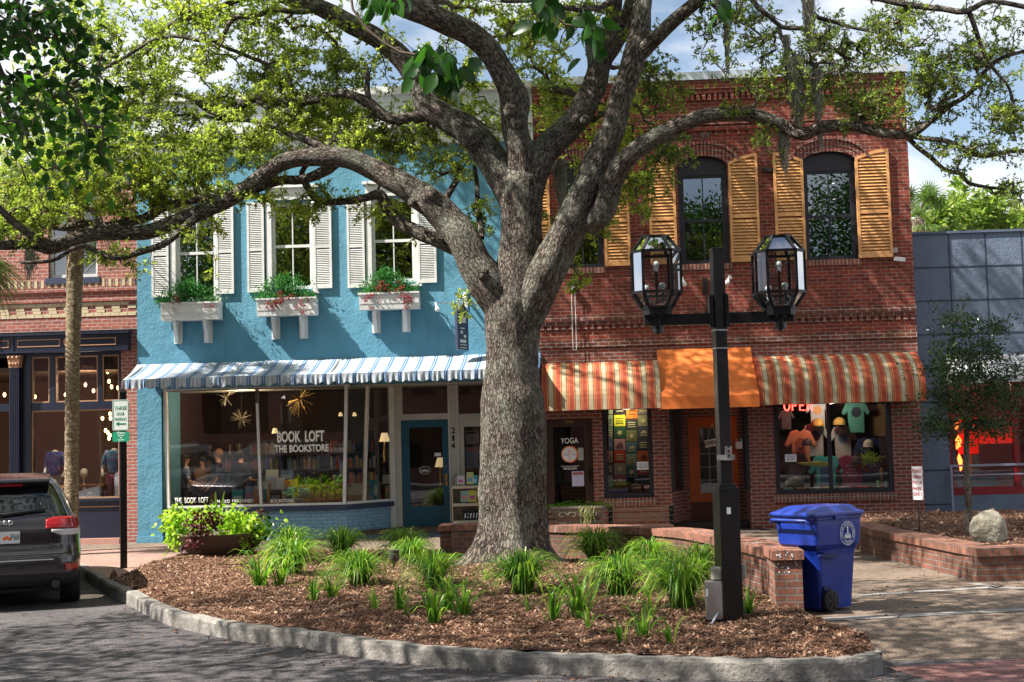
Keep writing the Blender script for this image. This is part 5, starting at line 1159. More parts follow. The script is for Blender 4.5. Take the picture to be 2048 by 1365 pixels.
LIMBS = {
 'trunk': [(1024, 1172, TY, 70), (1024, 1140, TY, 68), (1024, 1080, TY, 65), (1025, 960, TY, 65), (1026, 850, TY, 66), (1025, 800, TY, 65), (1024, 760, TY, 57), (1025, 700, TY, 51), (1026, 655, TY, 55), (1030, 610, TY, 60), (1037, 565, TY, 56), (1042, 510, TY, 46), (1043, 450, TY, 42), (1043, 400, TY, 43), (1044, 360, TY, 42), (1046, 335, TY, 30)],
 'A': [(1035, 420, TY, 30), (1004, 350, TY+.1, 34), (951, 273, TY+.3, 30), (900, 240, TY+.5, 27), (858, 215, TY+.6, 26), (842, 175, TY+.7, 23), (824, 145, TY+.8, 23), (803, 117, TY+.8, 23), (756, 78, TY+.9, 21), (698, 47, TY+1, 20), (639, 16, TY+1.1, 17), (560, -8, TY+1.2, 14), (480, -60, TY+1.3, 11), (400, -130, TY+1.2, 7)],
 'A2': [(860, 222, TY+.6, 16), (842, 230, TY+.6, 14), (795, 236, TY+.5, 12), (764, 231, TY+.5, 12), (744, 215, TY+.5, 11), (717, 196, TY+.5, 10), (678, 187, TY+.6, 9), (639, 194, TY+.7, 9), (602, 201, TY+.8, 9), (568, 207, TY+.8, 9), (530, 200, TY+.9, 8), (496, 203, TY+.9, 8), (475, 224, TY+1, 7), (447, 234, TY+1, 6), (413, 217, TY+1.1, 5), (390, 205, TY+1.1, 3)],
 'A2b': [(738, 212, TY+.5, 7), (732, 180, TY+.5, 6), (730, 150, TY+.5, 5), (728, 125, TY+.5, 4)],
 'A3': [(560, -10, TY+1.2, 8), (465, 3, TY+1.1, 6), (396, 28, TY+1, 6), (344, 55, TY+1, 6), (310, 90, TY+.9, 5), (268, 134, TY+.8, 3)],
 'A4': [(640, 15, TY+1.1, 9), (603, 22, TY+.9, 7), (560, 18, TY+.7, 6), (516, 28, TY+.6, 6), (465, 36, TY+.5, 6), (452, 60, TY+.5, 5), (441, 79, TY+.5, 5), (406, 80, TY+.5, 4), (310, 76, TY+.5, 4), (241, 117, TY+.4, 4), (165, 155, TY+.3, 3), (103, 172, TY+.2, 2)],
 'A5': [(575, 200, TY+.8, 5), (568, 170, TY+1, 5), (561, 152, TY+1, 5), (534, 127, TY+1, 4), (482, 110, TY+1, 4), (430, 92, TY+1, 3)],
 'A6': [(496, 203, TY+.9, 5), (430, 209, TY+1.3, 5), (379, 193, TY+1.3, 4), (327, 179, TY+1.4, 4), (293, 169, TY+1.4, 3)],
 'B': [(1046, 380, TY, 34), (1042, 312, TY-.1, 28), (1030, 250, TY-.15, 27), (1029, 200, TY-.2, 29), (1014, 164, TY-.25, 26), (983, 109, TY-.3, 24), (944, 70, TY-.4, 24), (889, 43, TY-.5, 25), (842, 23, TY-.6, 25), (795, 5, TY-.7, 24), (740, -30, TY-.8, 19), (660, -100, TY-.9, 13), (560, -180, TY-1, 8)],
 'B2': [(880, 45, TY-.5, 14), (866, 20, TY-.4, 13), (862, -10, TY-.3, 12), (858, -80, TY-.2, 9), (850, -200, TY, 5)],
 'B3': [(1330, -60, TY+.2, 9), (1250, -10, TY-.1, 8), (1190, 12, TY-.4, 7), (1130, 15, TY-.5, 6), (1080, 8, TY-.6, 5), (1000, 2, TY-.7, 4)],
 'D': [(1052, 400, TY, 30), (1068, 345, TY, 30), (1092, 300, TY+.1, 28), (1124, 268, TY+.2, 27), (1159, 230, TY+.3, 26), (1186, 178, TY+.4, 25), (1202, 125, TY+.5, 23), (1225, 88, TY+.5, 21), (1252, 47, TY+.5, 18), (1266, 5, TY+.5, 17), (1275, -60, TY+.6, 14), (1300, -160, TY+.8, 9)],
 'D2': [(1206, 130, TY+.5, 18), (1216, 80, TY+.3, 17), (1226, 35, TY+.2, 16), (1230, -10, TY+.1, 15), (1225, -100, TY, 10), (1200, -220, TY-.2, 6)],
 'E': [(1044, 690, TY, 26), (1052, 640, TY-.1, 34), (1074, 585, TY-.2, 39), (1110, 512, TY-.3, 37), (1147, 440, TY-.4, 36), (1174, 385, TY-.4, 33), (1192, 335, TY-.4, 30), (1213, 288, TY-.4, 27), (1231, 245, TY-.4, 25), (1241, 200, TY-.4, 24), (1258, 148, TY-.4, 24), (1268, 109, TY-.4, 24), (1280, 68, TY-.3, 21), (1285, 10, TY-.2, 19), (1300, -70, TY, 15), (1340, -180, TY+.3, 9)],
 'E2': [(1268, 115, TY-.4, 18), (1303, 86, TY-.5, 15), (1342, 47, TY-.7, 14), (1393, 4, TY-.9, 13), (1450, -50, TY-1.1, 10), (1540, -110, TY-1.4, 7)],
 'F': [(1176, 450, TY-.4, 24), (1208, 420, TY-.6, 23), (1224, 365, TY-.7, 22), (1253, 318, TY-.8, 19), (1299, 283, TY-.9, 18), (1343, 259, TY-1, 17), (1380, 242, TY-1.1, 16), (1417, 231, TY-1.2, 15), (1486, 229, TY-1.3, 14), (1530, 237, TY-1.4, 14), (1572, 255, TY-1.4, 13), (1603, 270, TY-1.5, 12), (1641, 256, TY-1.5, 12), (1692, 250, TY-1.6, 11), (1744, 262, TY-1.7, 10), (1796, 270, TY-1.8, 9), (1830, 266, TY-1.8, 7), (1864, 241, TY-1.9, 6), (1899, 213, TY-2, 5), (1940, 186, TY-2.1, 5), (1968, 145, TY-2.2, 4), (2002, 117, TY-2.3, 4), (2060, 100, TY-2.4, 3)],
 'F2': [(1820, 270, TY-1.8, 6), (1850, 282, TY-1.8, 5), (1899, 288, TY-1.9, 5), (1930, 305, TY-2, 5), (1968, 312, TY-2.1, 5), (2019, 300, TY-2.2, 4), (2060, 303, TY-2.3, 3)],
 'F3': [(1810, 272, TY-1.8, 6), (1832, 292, TY-1.7, 5), (1858, 312, TY-1.7, 5), (1882, 337, TY-1.7, 4), (1916, 348, TY-1.7, 4), (1940, 370, TY-1.7, 4), (1985, 379, TY-1.7, 3), (2012, 383, TY-1.7, 2)],
 'C': [(1012, 655, TY, 28), (1000, 612, TY-.05, 37), (977, 570, TY-.1, 40), (950, 524, TY-.1, 35), (925, 474, TY-.1, 32), (896, 440, TY, 32), (868, 412, TY, 31), (840, 392, TY+.1, 30), (802, 368, TY+.1, 25), (756, 343, TY+.2, 23), (715, 323, TY+.2, 21), (678, 315, TY+.2, 20), (600, 316, TY+.3, 18), (551, 333, TY+.3, 17), (499, 373, TY+.3, 17), (448, 404, TY+.3, 17), (396, 426, TY+.3, 16), (344, 447, TY+.3, 16), (293, 465, TY+.3, 16), (234, 467, TY+.2, 15), (188, 468, TY+.2, 15), (146, 480, TY+.1, 15), (117, 492, TY+.1, 14), (97, 497, TY, 14), (59, 488, TY, 12), (0, 491, TY-.1, 10), (-70, 480, TY-.2, 8), (-160, 470, TY-.3, 5)],
 'C2': [(110, 496, TY, 10), (73, 475, TY-.3, 9), (29, 444, TY-.5, 8), (-10, 412, TY-.7, 7), (-80, 380, TY-.9, 5)],
 'C3': [(440, 406, TY+.3, 10), (405, 397, TY+.5, 9), (370, 400, TY+.6, 9), (327, 417, TY+.6, 10), (293, 436, TY+.6, 10), (241, 446, TY+.6, 10), (193, 449, TY+.6, 10), (120, 455, TY+.7, 8), (50, 450, TY+.8, 6), (-20, 440, TY+.9, 4)],
 'C4': [(395, 436, TY+.2, 9), (352, 468, TY, 7), (320, 490, TY-.1, 7), (293, 502, TY-.1, 7), (262, 514, TY-.1, 6), (234, 517, TY-.2, 6), (190, 505, TY-.2, 5), (152, 497, TY-.2, 5), (100, 520, TY-.3, 4), (40, 530, TY-.4, 3)],
 'C5': [(670, 325, TY+.3, 12), (640, 343, TY+.5, 11), (600, 358, TY+.6, 10), (560, 364, TY+.6, 10), (520, 375, TY+.5, 10), (490, 390, TY+.4, 9)],
 'C6': [(680, 312, TY+.2, 9), (637, 293, TY+.4, 9), (600, 275, TY+.5, 8), (565, 253, TY+.7, 7), (551, 231, TY+.8, 6), (530, 212, TY+.9, 5), (516, 203, TY+.9, 4)],
 'C7': [(565, 255, TY+.7, 5), (500, 245, TY+.9, 4), (447, 232, TY+1, 4), (380, 228, TY+1.1, 3), (300, 232, TY+1.2, 2)],
 'G': [(985, 560, TY+.1, 16), (940, 512, TY+.4, 17), (904, 492, TY+.7, 17), (875, 480, TY+.8, 15), (840, 467, TY+.9, 15), (802, 447, TY+1, 15), (775, 417, TY+1, 13), (760, 390, TY+1, 11), (735, 395, TY+1, 8), (699, 402, TY+1, 7), (655, 404, TY+1, 7), (632, 397, TY+1.1, 8), (614, 373, TY+1.1, 8), (604, 345, TY+1.1, 6), (620, 325, TY+.9, 4)],
 'G2': [(960, 480, TY+.3, 6), (958, 430, TY+.6, 6), (952, 380, TY+.8, 5), (945, 330, TY+.9, 4)],
 'G3': [(880, 440, TY+.4, 7), (893, 395, TY+.6, 7), (907, 362, TY+.8, 6), (916, 332, TY+.9, 4)],
 'H1': [(1450, -50, TY-1.1, 8), (1503, 0, TY-1.2, 6), (1541, 31, TY-1.3, 5), (1561, 52, TY-1.3, 5), (1603, 60, TY-1.4, 5), (1634, 76, TY-1.4, 5), (1675, 100, TY-1.5, 4), (1720, 125, TY-1.6, 3)],
 'H2': [(1540, -110, TY-1.4, 8), (1600, -30, TY-1.6, 6), (1630, 28, TY-1.6, 5), (1675, 45, TY-1.7, 4), (1727, 59, TY-1.7, 3), (1770, 68, TY-1.8, 2)],
 'H3': [(1541, -110, TY-1.4, 8), (1620, -20, TY-2, 6), (1700, -5, TY-2.1, 6), (1761, 2, TY-2.2, 6), (1847, 10, TY-2.3, 6), (1892, 17, TY-2.4, 6), (1940, 26, TY-2.5, 6), (1985, 4, TY-2.6, 5), (2060, 10, TY-2.7, 5)],
 'H4': [(1935, 26, TY-2.5, 5), (1950, 60, TY-2.4, 5), (1975, 110, TY-2.3, 4), (2010, 170, TY-2.3, 3), (2040, 240, TY-2.3, 3)],
 'H5': [(1561, 52, TY-1.3, 4), (1574, 92, TY-1.3, 4), (1596, 117, TY-1.3, 4), (1622, 129, TY-1.4, 3), (1670, 132, TY-1.5, 2)],
}
tb = Tubes(); seeds = []; small = Tubes()
def flare(p, d):
    z = p.z; th = math.atan2(d.y, d.x); k = max(0, math.exp(-(z-.08)/.2)); root = .5+.5*math.cos(th*5+.9); root2 = .5+.5*math.cos(th*3+2.2)
    return 1+k*(.28+.72*root**2+.28*root2)+.05*math.exp(-((z-.9)/.6)**2)*math.cos(th*5+.9)
for i, (nm, sp) in enumerate(LIMBS.items()):
    P, R = limb(sp); big = max(R) > .12
    P, R = resample(P, R, .055 if big else .09)
    if nm == 'trunk': (tb).add(P, R, 56, .07, i, flare)
    else:
        if not big:   # crooked small limbs
            P = [p+Vector((mnoise.noise(p*1.9+Vector((i, 0, 0))), mnoise.noise(p*1.9+Vector((0, i, 5))), mnoise.noise(p*1.9+Vector((9, 0, i)))))*.07 for p in P]
        tb.add(P, R, 26 if big else 12, .11 if big else .16, i)
    if nm not in ('trunk',): seeds += [p for k, p in enumerate(P) if k % 4 == 0 and (k > len(P)*.25 or nm not in 'ABCDEF')]
# knots and pruned limb collars
def knot(px, py, r, Y, dirn=(0, -1, 0)):
    c = W3d(px, py, Y); d = Vector(dirn).normalized(); tb.add([c, c+d*r*.5, c+d*r*.85, c+d*r*.8, c+d*r*.7], [r*1.25, r*1.1, r*.85, r*.6, r*.05], 14, .1, int(px))
knot(945, 280, .13, TY+.05, (-.2, -1, .2)); knot(1022, 222, .09, TY-.42); knot(1037, 250, .07, TY-.42); knot(858, 393, .12, TY-.13, (-.3, -.8, .6)); knot(825, 405, .06, TY-.1, (-.5, -.8, .1)); knot(966, 548, .08, TY-.4, (-.3, -1, 0)); knot(1206, 436, .08, TY-.72, (.4, -1, -.3)); knot(1170, 240, .06, TY+.1)
tb.build('trunk', M['bark'], oak)
BLOBS = [  # px, py, rx, ry, Y, dY, n
 (230, 110, 190, 110, TY+.9, 1.0, 150), (470, 50, 190, 60, TY+1, 1, 120), (620, 140, 120, 90, TY+1.2, .9, 75), (430, 285, 190, 65, TY+.7, .8, 165), (620, 235, 160, 60, TY+1.3, .7, 85), (400, 200, 150, 60, TY+1.2, .7, 60), (330, 345, 180, 55, TY+.6, .8, 150), (140, 340, 150, 90, TY+.3, 1, 180), (50, 430, 90, 50, TY, .8, 60), (130, 270, 170, 120, TY+1.6, .8, 130), (60, 360, 110, 80, TY+1.2, .7, 60), (330, 130, 150, 80, TY+1.8, .6, 50),
 (290, 410, 130, 35, TY+.8, .6, 50), (180, 230, 140, 80, TY+.6, 1, 90), (700, 120, 80, 90, TY+1, .7, 45), (640, 240, 90, 40, TY+.9, .6, 40), (790, 290, 100, 50, TY+1, .6, 60), (720, 270, 70, 35, TY+.7, .5, 26), (560, 150, 90, 60, TY+1.2, .8, 40),
 (900, 150, 80, 70, TY+1.6, .8, 46), (930, 235, 100, 70, TY+1.6, .7, 66), (1080, 100, 80, 90, TY+1.5, .9, 60), (1110, 205, 70, 70, TY+1.6, .8, 45), (1130, 30, 90, 40, TY, .8, 36), (1030, 60, 60, 50, TY+1, .7, 28), (940, 20, 70, 40, TY+.8, .7, 24), (830, 270, 70, 50, TY+1.2, .6, 25),
 (1195, 300, 70, 80, TY+.9, .6, 46), (1300, 200, 80, 70, TY+.6, .8, 40), (1325, 300, 60, 55, TY+.3, .6, 34), (1195, 420, 45, 60, TY+.8, .5, 26), (1275, 385, 60, 55, TY+.2, .6, 34), (1130, 470, 40, 60, TY+.9, .4, 18), (1290, 120, 60, 60, TY+.8, .7, 28),
 (890, 340, 70, 40, TY+1, .5, 20), (955, 440, 30, 60, TY+.7, .3, 16), (600, 420, 70, 35, TY+.9, .4, 16), (745, 430, 60, 30, TY+1, .3, 12), (925, 600, 25, 22, TY+.3, .2, 4), (500, 400, 60, 20, TY+.4, .3, 10), (1150, 575, 28, 26, TY+.7, .3, 7), (820, 520, 20, 14, TY+.9, .2, 1),
 (1540, 90, 130, 90, TY-1.2, 1, 72), (1690, 110, 130, 90, TY-1.3, 1, 72), (1450, 35, 80, 45, TY-1, .7, 34), (1640, 185, 120, 55, TY-1.2, .7, 44), (1740, 220, 70, 40, TY-1.6, .6, 34), (1850, 190, 100, 75, TY-1.8, .8, 44), (1955, 110, 120, 120, TY-2.1, 1, 74), (2010, 240, 70, 70, TY-2.2, .6, 50), (1930, 300, 100, 26, TY-2, .4, 24), (1475, 212, 40, 22, TY-1.3, .3, 9), (1520, 275, 30, 30, TY-1.4, .3, 10), (1790, 60, 90, 60, TY-2, .8, 46), (2030, 400, 22, 60, TY-2.2, .3, 8), (1905, 345, 30, 15, TY-1.7, .2, 4), (1995, 385, 20, 10, TY-1.7, .2, 3), (1850, 130, 80, 50, TY-2, .6, 36),
 (210, 512, 60, 16, TY-.1, .3, 9), (375, 478, 40, 18, TY, .3, 7), (440, 452, 30, 14, TY+.2, .3, 5), (30, 475, 50, 30, TY-.1, .4, 12), (270, 540, 20, 18, TY-.1, .2, 4), (630, 400, 50, 22, TY+.9, .3, 8), (430, 540, 12, 30, TY, .1, 2), (690, 390, 50, 20, TY+1, .3, 6)]
att = []
for (px, py, rx, ry, Y, dY, n) in BLOBS:
    k = 0
    while k < n:
        u = rng.normal(0, .52, 3)
        if np.abs(u).max() > 1.15: continue
        p = W3d(px+u[0]*rx, py+u[1]*ry, Y+u[2]*dY); att.append(tuple(p)); k += 1
nvis = len(att)
# the crown above the picture's top edge
k = 0
while k < 1050:
    u = rng.uniform(-1, 1, 3)
    if (u**2).sum() > 1: continue
    p = np.array((.6+u[0]*8.3, 20.3+u[1]*6.0, 11.6+u[2]*2.6)); 
    if p[2] < EYE+p[1]*.335+.25 or (p[0] > 2 and p[1] > 21): continue
    if mnoise.noise(Vector(p*.42)) < -.12: continue
    att.append(tuple(p)); k += 1
k = 0
while k < 420:      # unseen back of the crown, added to shade the brick facade
    u = rng.uniform(-1, 1, 3)
    if (u**2).sum() > 1: continue
    p = np.array((-1.6+u[0]*6.4, 25.0+u[1]*2.6, 12.6+u[2]*1.9))
    if p[0] > 1.8: continue
    if p[2] < EYE+p[1]*.335+.25 or mnoise.noise(Vector(p*.6)) < -.15: continue
    att.append(tuple(p)); k += 1
br = grow(seeds, att, rng=rng, tip=.0065)
sm = Tubes()
for i, (P, R) in enumerate(br): sm.add(P, R, 5, 0, i % 7)
sm.build('branches', M['bark_small'], oak)
def hi(p): return p.z > EYE+p.y*.335+.1
def per(p): return (62 if p.x < 1.5 else 48) if not hi(p) else 30
T0 = []; T1 = []; HI = []
for pts, R in br:      # short side twigs, each ending in a rosette of leaves
    a, b = pts[-1], pts[max(-4, -len(pts))]; ax = (pts[-1]-pts[-2]).normalized(); h_ = hi(a); k = (5 if h_ else 7) if a.x < 1.5 else (5 if h_ else 6)
    for i in range(k):
        t = 0 if i == 0 else rng.uniform(0, 1)**1.3; o_ = a.lerp(b, t); d = Vector(rng.normal(0, 1, 3)); d.z = d.z*.6+.25; d = (d.normalized()+ax*.7).normalized(); l = rng.uniform(.07, .20)*(2.3 if h_ else 1); T0.append(tuple(o_)); T1.append(tuple(o_+d*l)); HI.append(h_)
T0 = np.array(T0); T1 = np.array(T1); HI = np.array(HI); nl = 9; td = T1-T0; tl_ = np.linalg.norm(td, axis=1, keepdims=True); tn = td/tl_
sd = np.cross(tn, (0, .3, 1)); sd /= np.linalg.norm(sd, axis=1, keepdims=True); s2 = np.cross(tn, sd); q3 = [(sd*math.cos(a)+s2*math.sin(a))*.0028 for a in (0, 2.1, 4.2)]
Vt = np.stack([T0+q for q in q3]+[T1+q*.5 for q in q3], 1).reshape(-1, 3); bt_ = np.arange(len(T0))[:, None]*6; Ft = np.concatenate([bt_+[i, (i+1) % 3, (i+1) % 3+3, i+3] for i in range(3)], 1).reshape(-1, 4)
fast_mesh('twigs', Vt, Ft, M['bark_small'], oak, {'bark': Vt*.3}, smooth=True)
Pl = np.repeat(T1, nl, 0)-np.repeat(td, nl, 0)*(rng.random((len(T1)*nl, 1))**2*.75); Dl = np.repeat(tn, nl, 0)*.55+rng.normal(0, .62, (len(T1)*nl, 3)); hz0 = np.repeat(HI, nl)
hz = Pl[:, 2] > EYE+Pl[:, 1]*.335+.1
sz = rng.uniform(.042, .078, len(Pl))*np.where(Pl[:, 0] > 2, .82, 1); sz[hz] *= 2.2; Pl[hz] += rng.normal(0, .12, (hz.sum(), 3))
bt = np.repeat(np.array([mnoise.noise(Vector(p*1.3)) for p in T1]), nl)*.35+.45+rng.normal(0, .2, len(Pl))+np.where(Pl[:, 0] < 1, .30, .0)  # left-hand leaves tinted lighter: their sunlit look is put into the colour
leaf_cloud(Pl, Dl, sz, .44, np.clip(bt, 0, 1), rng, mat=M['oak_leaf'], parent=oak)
# ---------------------------------------------------------------- Spanish moss
def moss(px, py, Y, lpx, wpx, label, n=150):
    top = W3d(px, py, Y); s = Y/F_PX; L_ = lpx*s; W = wpx*s/2; V = []; Fq = []; T = []
    for i in range(n):
        a = rng.normal(0, .45, 2); l = L_*(1-.6*min(1, abs(a[0])))*rng.uniform(.35, 1); z0 = -L_*rng.uniform(0, .5)*(rng.random() < .6); x, y, z = a[0]*W, a[1]*W*.6, z0; k = 7; ph = rng.uniform(0, 6); w_ = rng.uniform(.0025, .006); b = len(V)
        for j in range(k+1):
            t = j/k; xx = x*(1-.35*t)+.018*math.sin(ph+t*7)+rng.normal(0, .004); yy = y+.018*math.cos(ph*1.3+t*6); zz = z-l*t
            V += [(top.x+xx-w_, top.y+yy, top.z+zz), (top.x+xx+w_, top.y+yy+w_, top.z+zz)]; T += [rng.uniform(.1, 1)]*2
        for j in range(k): Fq.append((b+2*j, b+2*j+1, b+2*j+3, b+2*j+2))
    e = thing('spanish_moss', label, 'spanish moss', tuple(top), 'spanish moss hanging from the oak'); fast_mesh('strands', V, Fq, M['moss'], e, {'tint': np.array(T)})
for a in ((1452, 40, TY-1.1, 90, 14, 'thin dark moss strand hanging against the white cloud at upper right'), (1572, 70, TY-1.35, 125, 12, 'thin moss strand left of the thickest grey clump above the brick facade'), (1592, 115, TY-1.35, 140, 52, 'thickest grey moss clump hanging above the right horizontal limb', 240),
          (1617, -5, TY-1.7, 85, 32, 'short moss beard at the top edge above the brick roofline', 220), (1632, 140, TY-1.45, 105, 24, 'moss clump just right of the thickest grey clump', 160), (1567, 250, TY-1.35, 85, 30, 'moss tuft below the right horizontal limb, over a shutter top', 200),
          (1178, 62, TY+.4, 75, 18, 'moss hanging on the left side of the upper centre right limb'), (1120, 320, TY+.5, 100, 34, 'moss clump in the fork between the trunk and right limb', 260), (60, 500, TY-.1, 50, 40, 'moss tuft under the left limb near the left edge', 120), (1640, 255, TY-1.5, 40, 10, 'tiny moss wisp over the right window arch', 50)):
    moss(*a)
# ---------------------------------------------------------------- near pear tree, leaning in over the camera
pear = thing('pear_tree', 'near tree whose dark glossy leafy twigs hang into the top left corner', 'tree', (-8.2, 6.5, 0))
ptb = Tubes(); pseeds = []
PL = [[(-8.2, 6.5, -.2, .24), (-8.1, 6.6, 1.8, .2), (-7.9, 6.8, 3.4, .18), (-7.3, 7.2, 5, .14), (-6.4, 7.8, 6.6, .10), (-5.6, 8.4, 8.4, .06)], [(-7.9, 6.8, 3.4, .13), (-6.6, 7.4, 5.2, .10), (-4.6, 8.0, 6.2, .07), (-2.4, 7.9, 6.9, .05), (.2, 8.4, 7.3, .03)],
      [(-6.6, 7.4, 5.2, .07), (-4.8, 6.4, 5.6, .05), (-2.6, 5.2, 5.3, .03), (-1.0, 4.8, 4.3, .02), (-.72, 4.7, 3.75, .012)], [(-7.3, 7.2, 5, .08), (-7.4, 8.6, 7.4, .06), (-6.5, 10.5, 9, .04)], [(-2.6, 5.2, 5.3, .02), (-.6, 4.8, 4.6, .014), (.2, 4.7, 3.6, .008)], [(-5.2, 7.8, 6, .05), (-4.4, 8.4, 5.1, .025), (-3.9, 8.6, 4.6, .012)], [(.2, 8.4, 7.3, .03), (2.4, 9, 7.6, .025), (4.2, 9.6, 7.9, .02)]]
for i, l in enumerate(PL):
    P, R = resample([Vector(q[:3]) for q in l], [q[3] for q in l], .12); ptb.add(P, R, 10, .05, i); pseeds += P[::3]
pat = []
for (px, py, rx, ry, Y, dY, n) in ((40, 60, 70, 80, 8.6, .5, 26), (130, 70, 60, 70, 8.6, .4, 16), (60, 200, 70, 70, 8.5, .4, 22), (170, 220, 50, 60, 8.8, .3, 14), (200, 290, 40, 50, 8.9, .2, 10), (20, 280, 40, 50, 8.4, .3, 9), (110, 330, 50, 30, 8.7, .2, 7), (190, 130, 40, 40, 8.7, .3, 3)):
    for k in range(n): u = rng.normal(0, .5, 3); pat.append(tuple(W3d(px+u[0]*rx, py+u[1]*ry, Y+u[2]*dY)))
npat = len(pat)
def offscreen(p, mg=60):
    d = CAM_M.transposed() @ (Vector(p)-Vector((0, 0, EYE)))
    if d.z > -.3: return True
    x, y = 1024+F_PX*d.x/-d.z, 682.5-F_PX*d.y/-d.z; return x < -mg or x > 2048+mg or y < -mg*1.6
while len(pat) < npat+1650:  # out-of-view crown, spread wide to shade the road and bed
    u = rng.uniform(-1, 1, 3)
    if (u**2).sum() > 1: continue
    p = np.array((-6.0+u[0]*10.5, 9.0+u[1]*6.4, 8.7+u[2]*2.4))
    if not offscreen(p, 160) or p[2] < 5 or mnoise.noise(Vector(p*.75)) < -.02: continue
    pat.append(tuple(p))
pb = grow(pseeds, pat, step=.2, tip=.004, rng=rng, updir=-.1)
for i, (P, R) in enumerate(pb): ptb.add(P, R, 5, 0, i % 5)
# traced hanging twigs in the upper centre (close to the lens)
tw = []
for l in ([(700, -40), (706, 20), (735, 60), (765, 85), (800, 105), (845, 113), (878, 115)], [(690, -60), (760, -10), (800, -6)], [(1060, -40), (1090, 10), (1130, 50), (1165, 55), (1190, 60)], [(1400, -60), (1430, -10), (1440, 20)]):
    P, R = resample([W3d(a, b, 4.7) for a, b in l], [.005]*len(l), .05); ptb.add(P, R, 5, 0, 2); tw.append((P, R))
ptb.build('trunk', M['twig'], pear)
def broad(P, D, size, tint, parent, name='leaves', mat='pear_leaf', droop=.5, wd=.72):
    """pointed oval leaves, 10 vertices each, folded on the midrib"""
    n = len(P); D = D/np.linalg.norm(D, axis=1)[:, None]; Nn = rng.normal(0, .8, (n, 3)); Nn[:, 1] -= .5; S = np.cross(D, Nn); S /= np.linalg.norm(S, axis=1)[:, None]; U = np.cross(S, D)
    prof = [(0, 0), (.12, .55), (.35, 1), (.65, .8), (.88, .3), (1, 0)]; V = []
    for t, w_ in prof:
        c = P+D*(t*size)[:, None]-U*(size*(t**2)*.18)[:, None]; o_ = S*(w_*size*wd*.5)[:, None]; up = U*(w_*size*.09)[:, None]; V += [c-o_+up, c, c+o_+up]
    V = np.stack(V, 1).reshape(-1, 3); m_ = len(prof)*3; f = []
    for i in range(len(prof)-1): f += [(3*i, 3*i+1, 3*i+4, 3*i+3), (3*i+1, 3*i+2, 3*i+5, 3*i+4)]
    F = (np.arange(n)[:, None, None]*m_+np.array(f)[None]).reshape(-1, 4)
    return fast_mesh(name, V, F, M[mat], parent, {'tint': np.repeat(tint, m_)}, smooth=True)
Pp, Dp = spray(pb, rng, lambda p: 9 if not (p.z > EYE+p.y*.335+.3) else 20, .085, back=2, stretch=(1, 1, 1))
Dp[:, 2] -= .06; hz = Pp[:, 2] > EYE+Pp[:, 1]*.335+.3; sz = rng.uniform(.055, .09, len(Pp)); sz[hz] *= 1.8; Pp[hz] += rng.normal(0, .3, (hz.sum(), 3))
ti = np.clip(rng.normal(.35, .22, len(Pp))+np.where(Pp[:, 2] < W3d(100, 170, 8.6).z, .25, -.08), 0, 1); broad(Pp, Dp, sz, ti, pear, 'crown')  # low leaves tinted lighter, high ones darker: sunlight put into the leaf colour
CP = []; CD = []
for (px, py, rx, ry, n) in ((880, 118, 30, 26, 26), (905, 140, 22, 30, 16), (850, 100, 20, 12, 8), (745, -5, 16, 30, 10), (790, -5, 14, 18, 7), (1085, 10, 25, 18, 11), (1125, 40, 30, 16, 12), (1180, 60, 16, 30, 13), (1435, 8, 24, 16, 11)):
    for k in range(n): u = rng.normal(0, .7, 2); CP.append(tuple(W3d(px+u[0]*rx, py+u[1]*ry, 4.7+rng.normal(0, .06)))); CD.append((u[0]*.5+rng.normal(0, .3), rng.normal(0, .3), -1.0+rng.normal(0, .25)))
broad(np.array(CP), np.array(CD), rng.uniform(.05, .085, len(CP)), np.clip(rng.normal(.25, .2, len(CP)), 0, 1), pear, 'hanging_leaves')
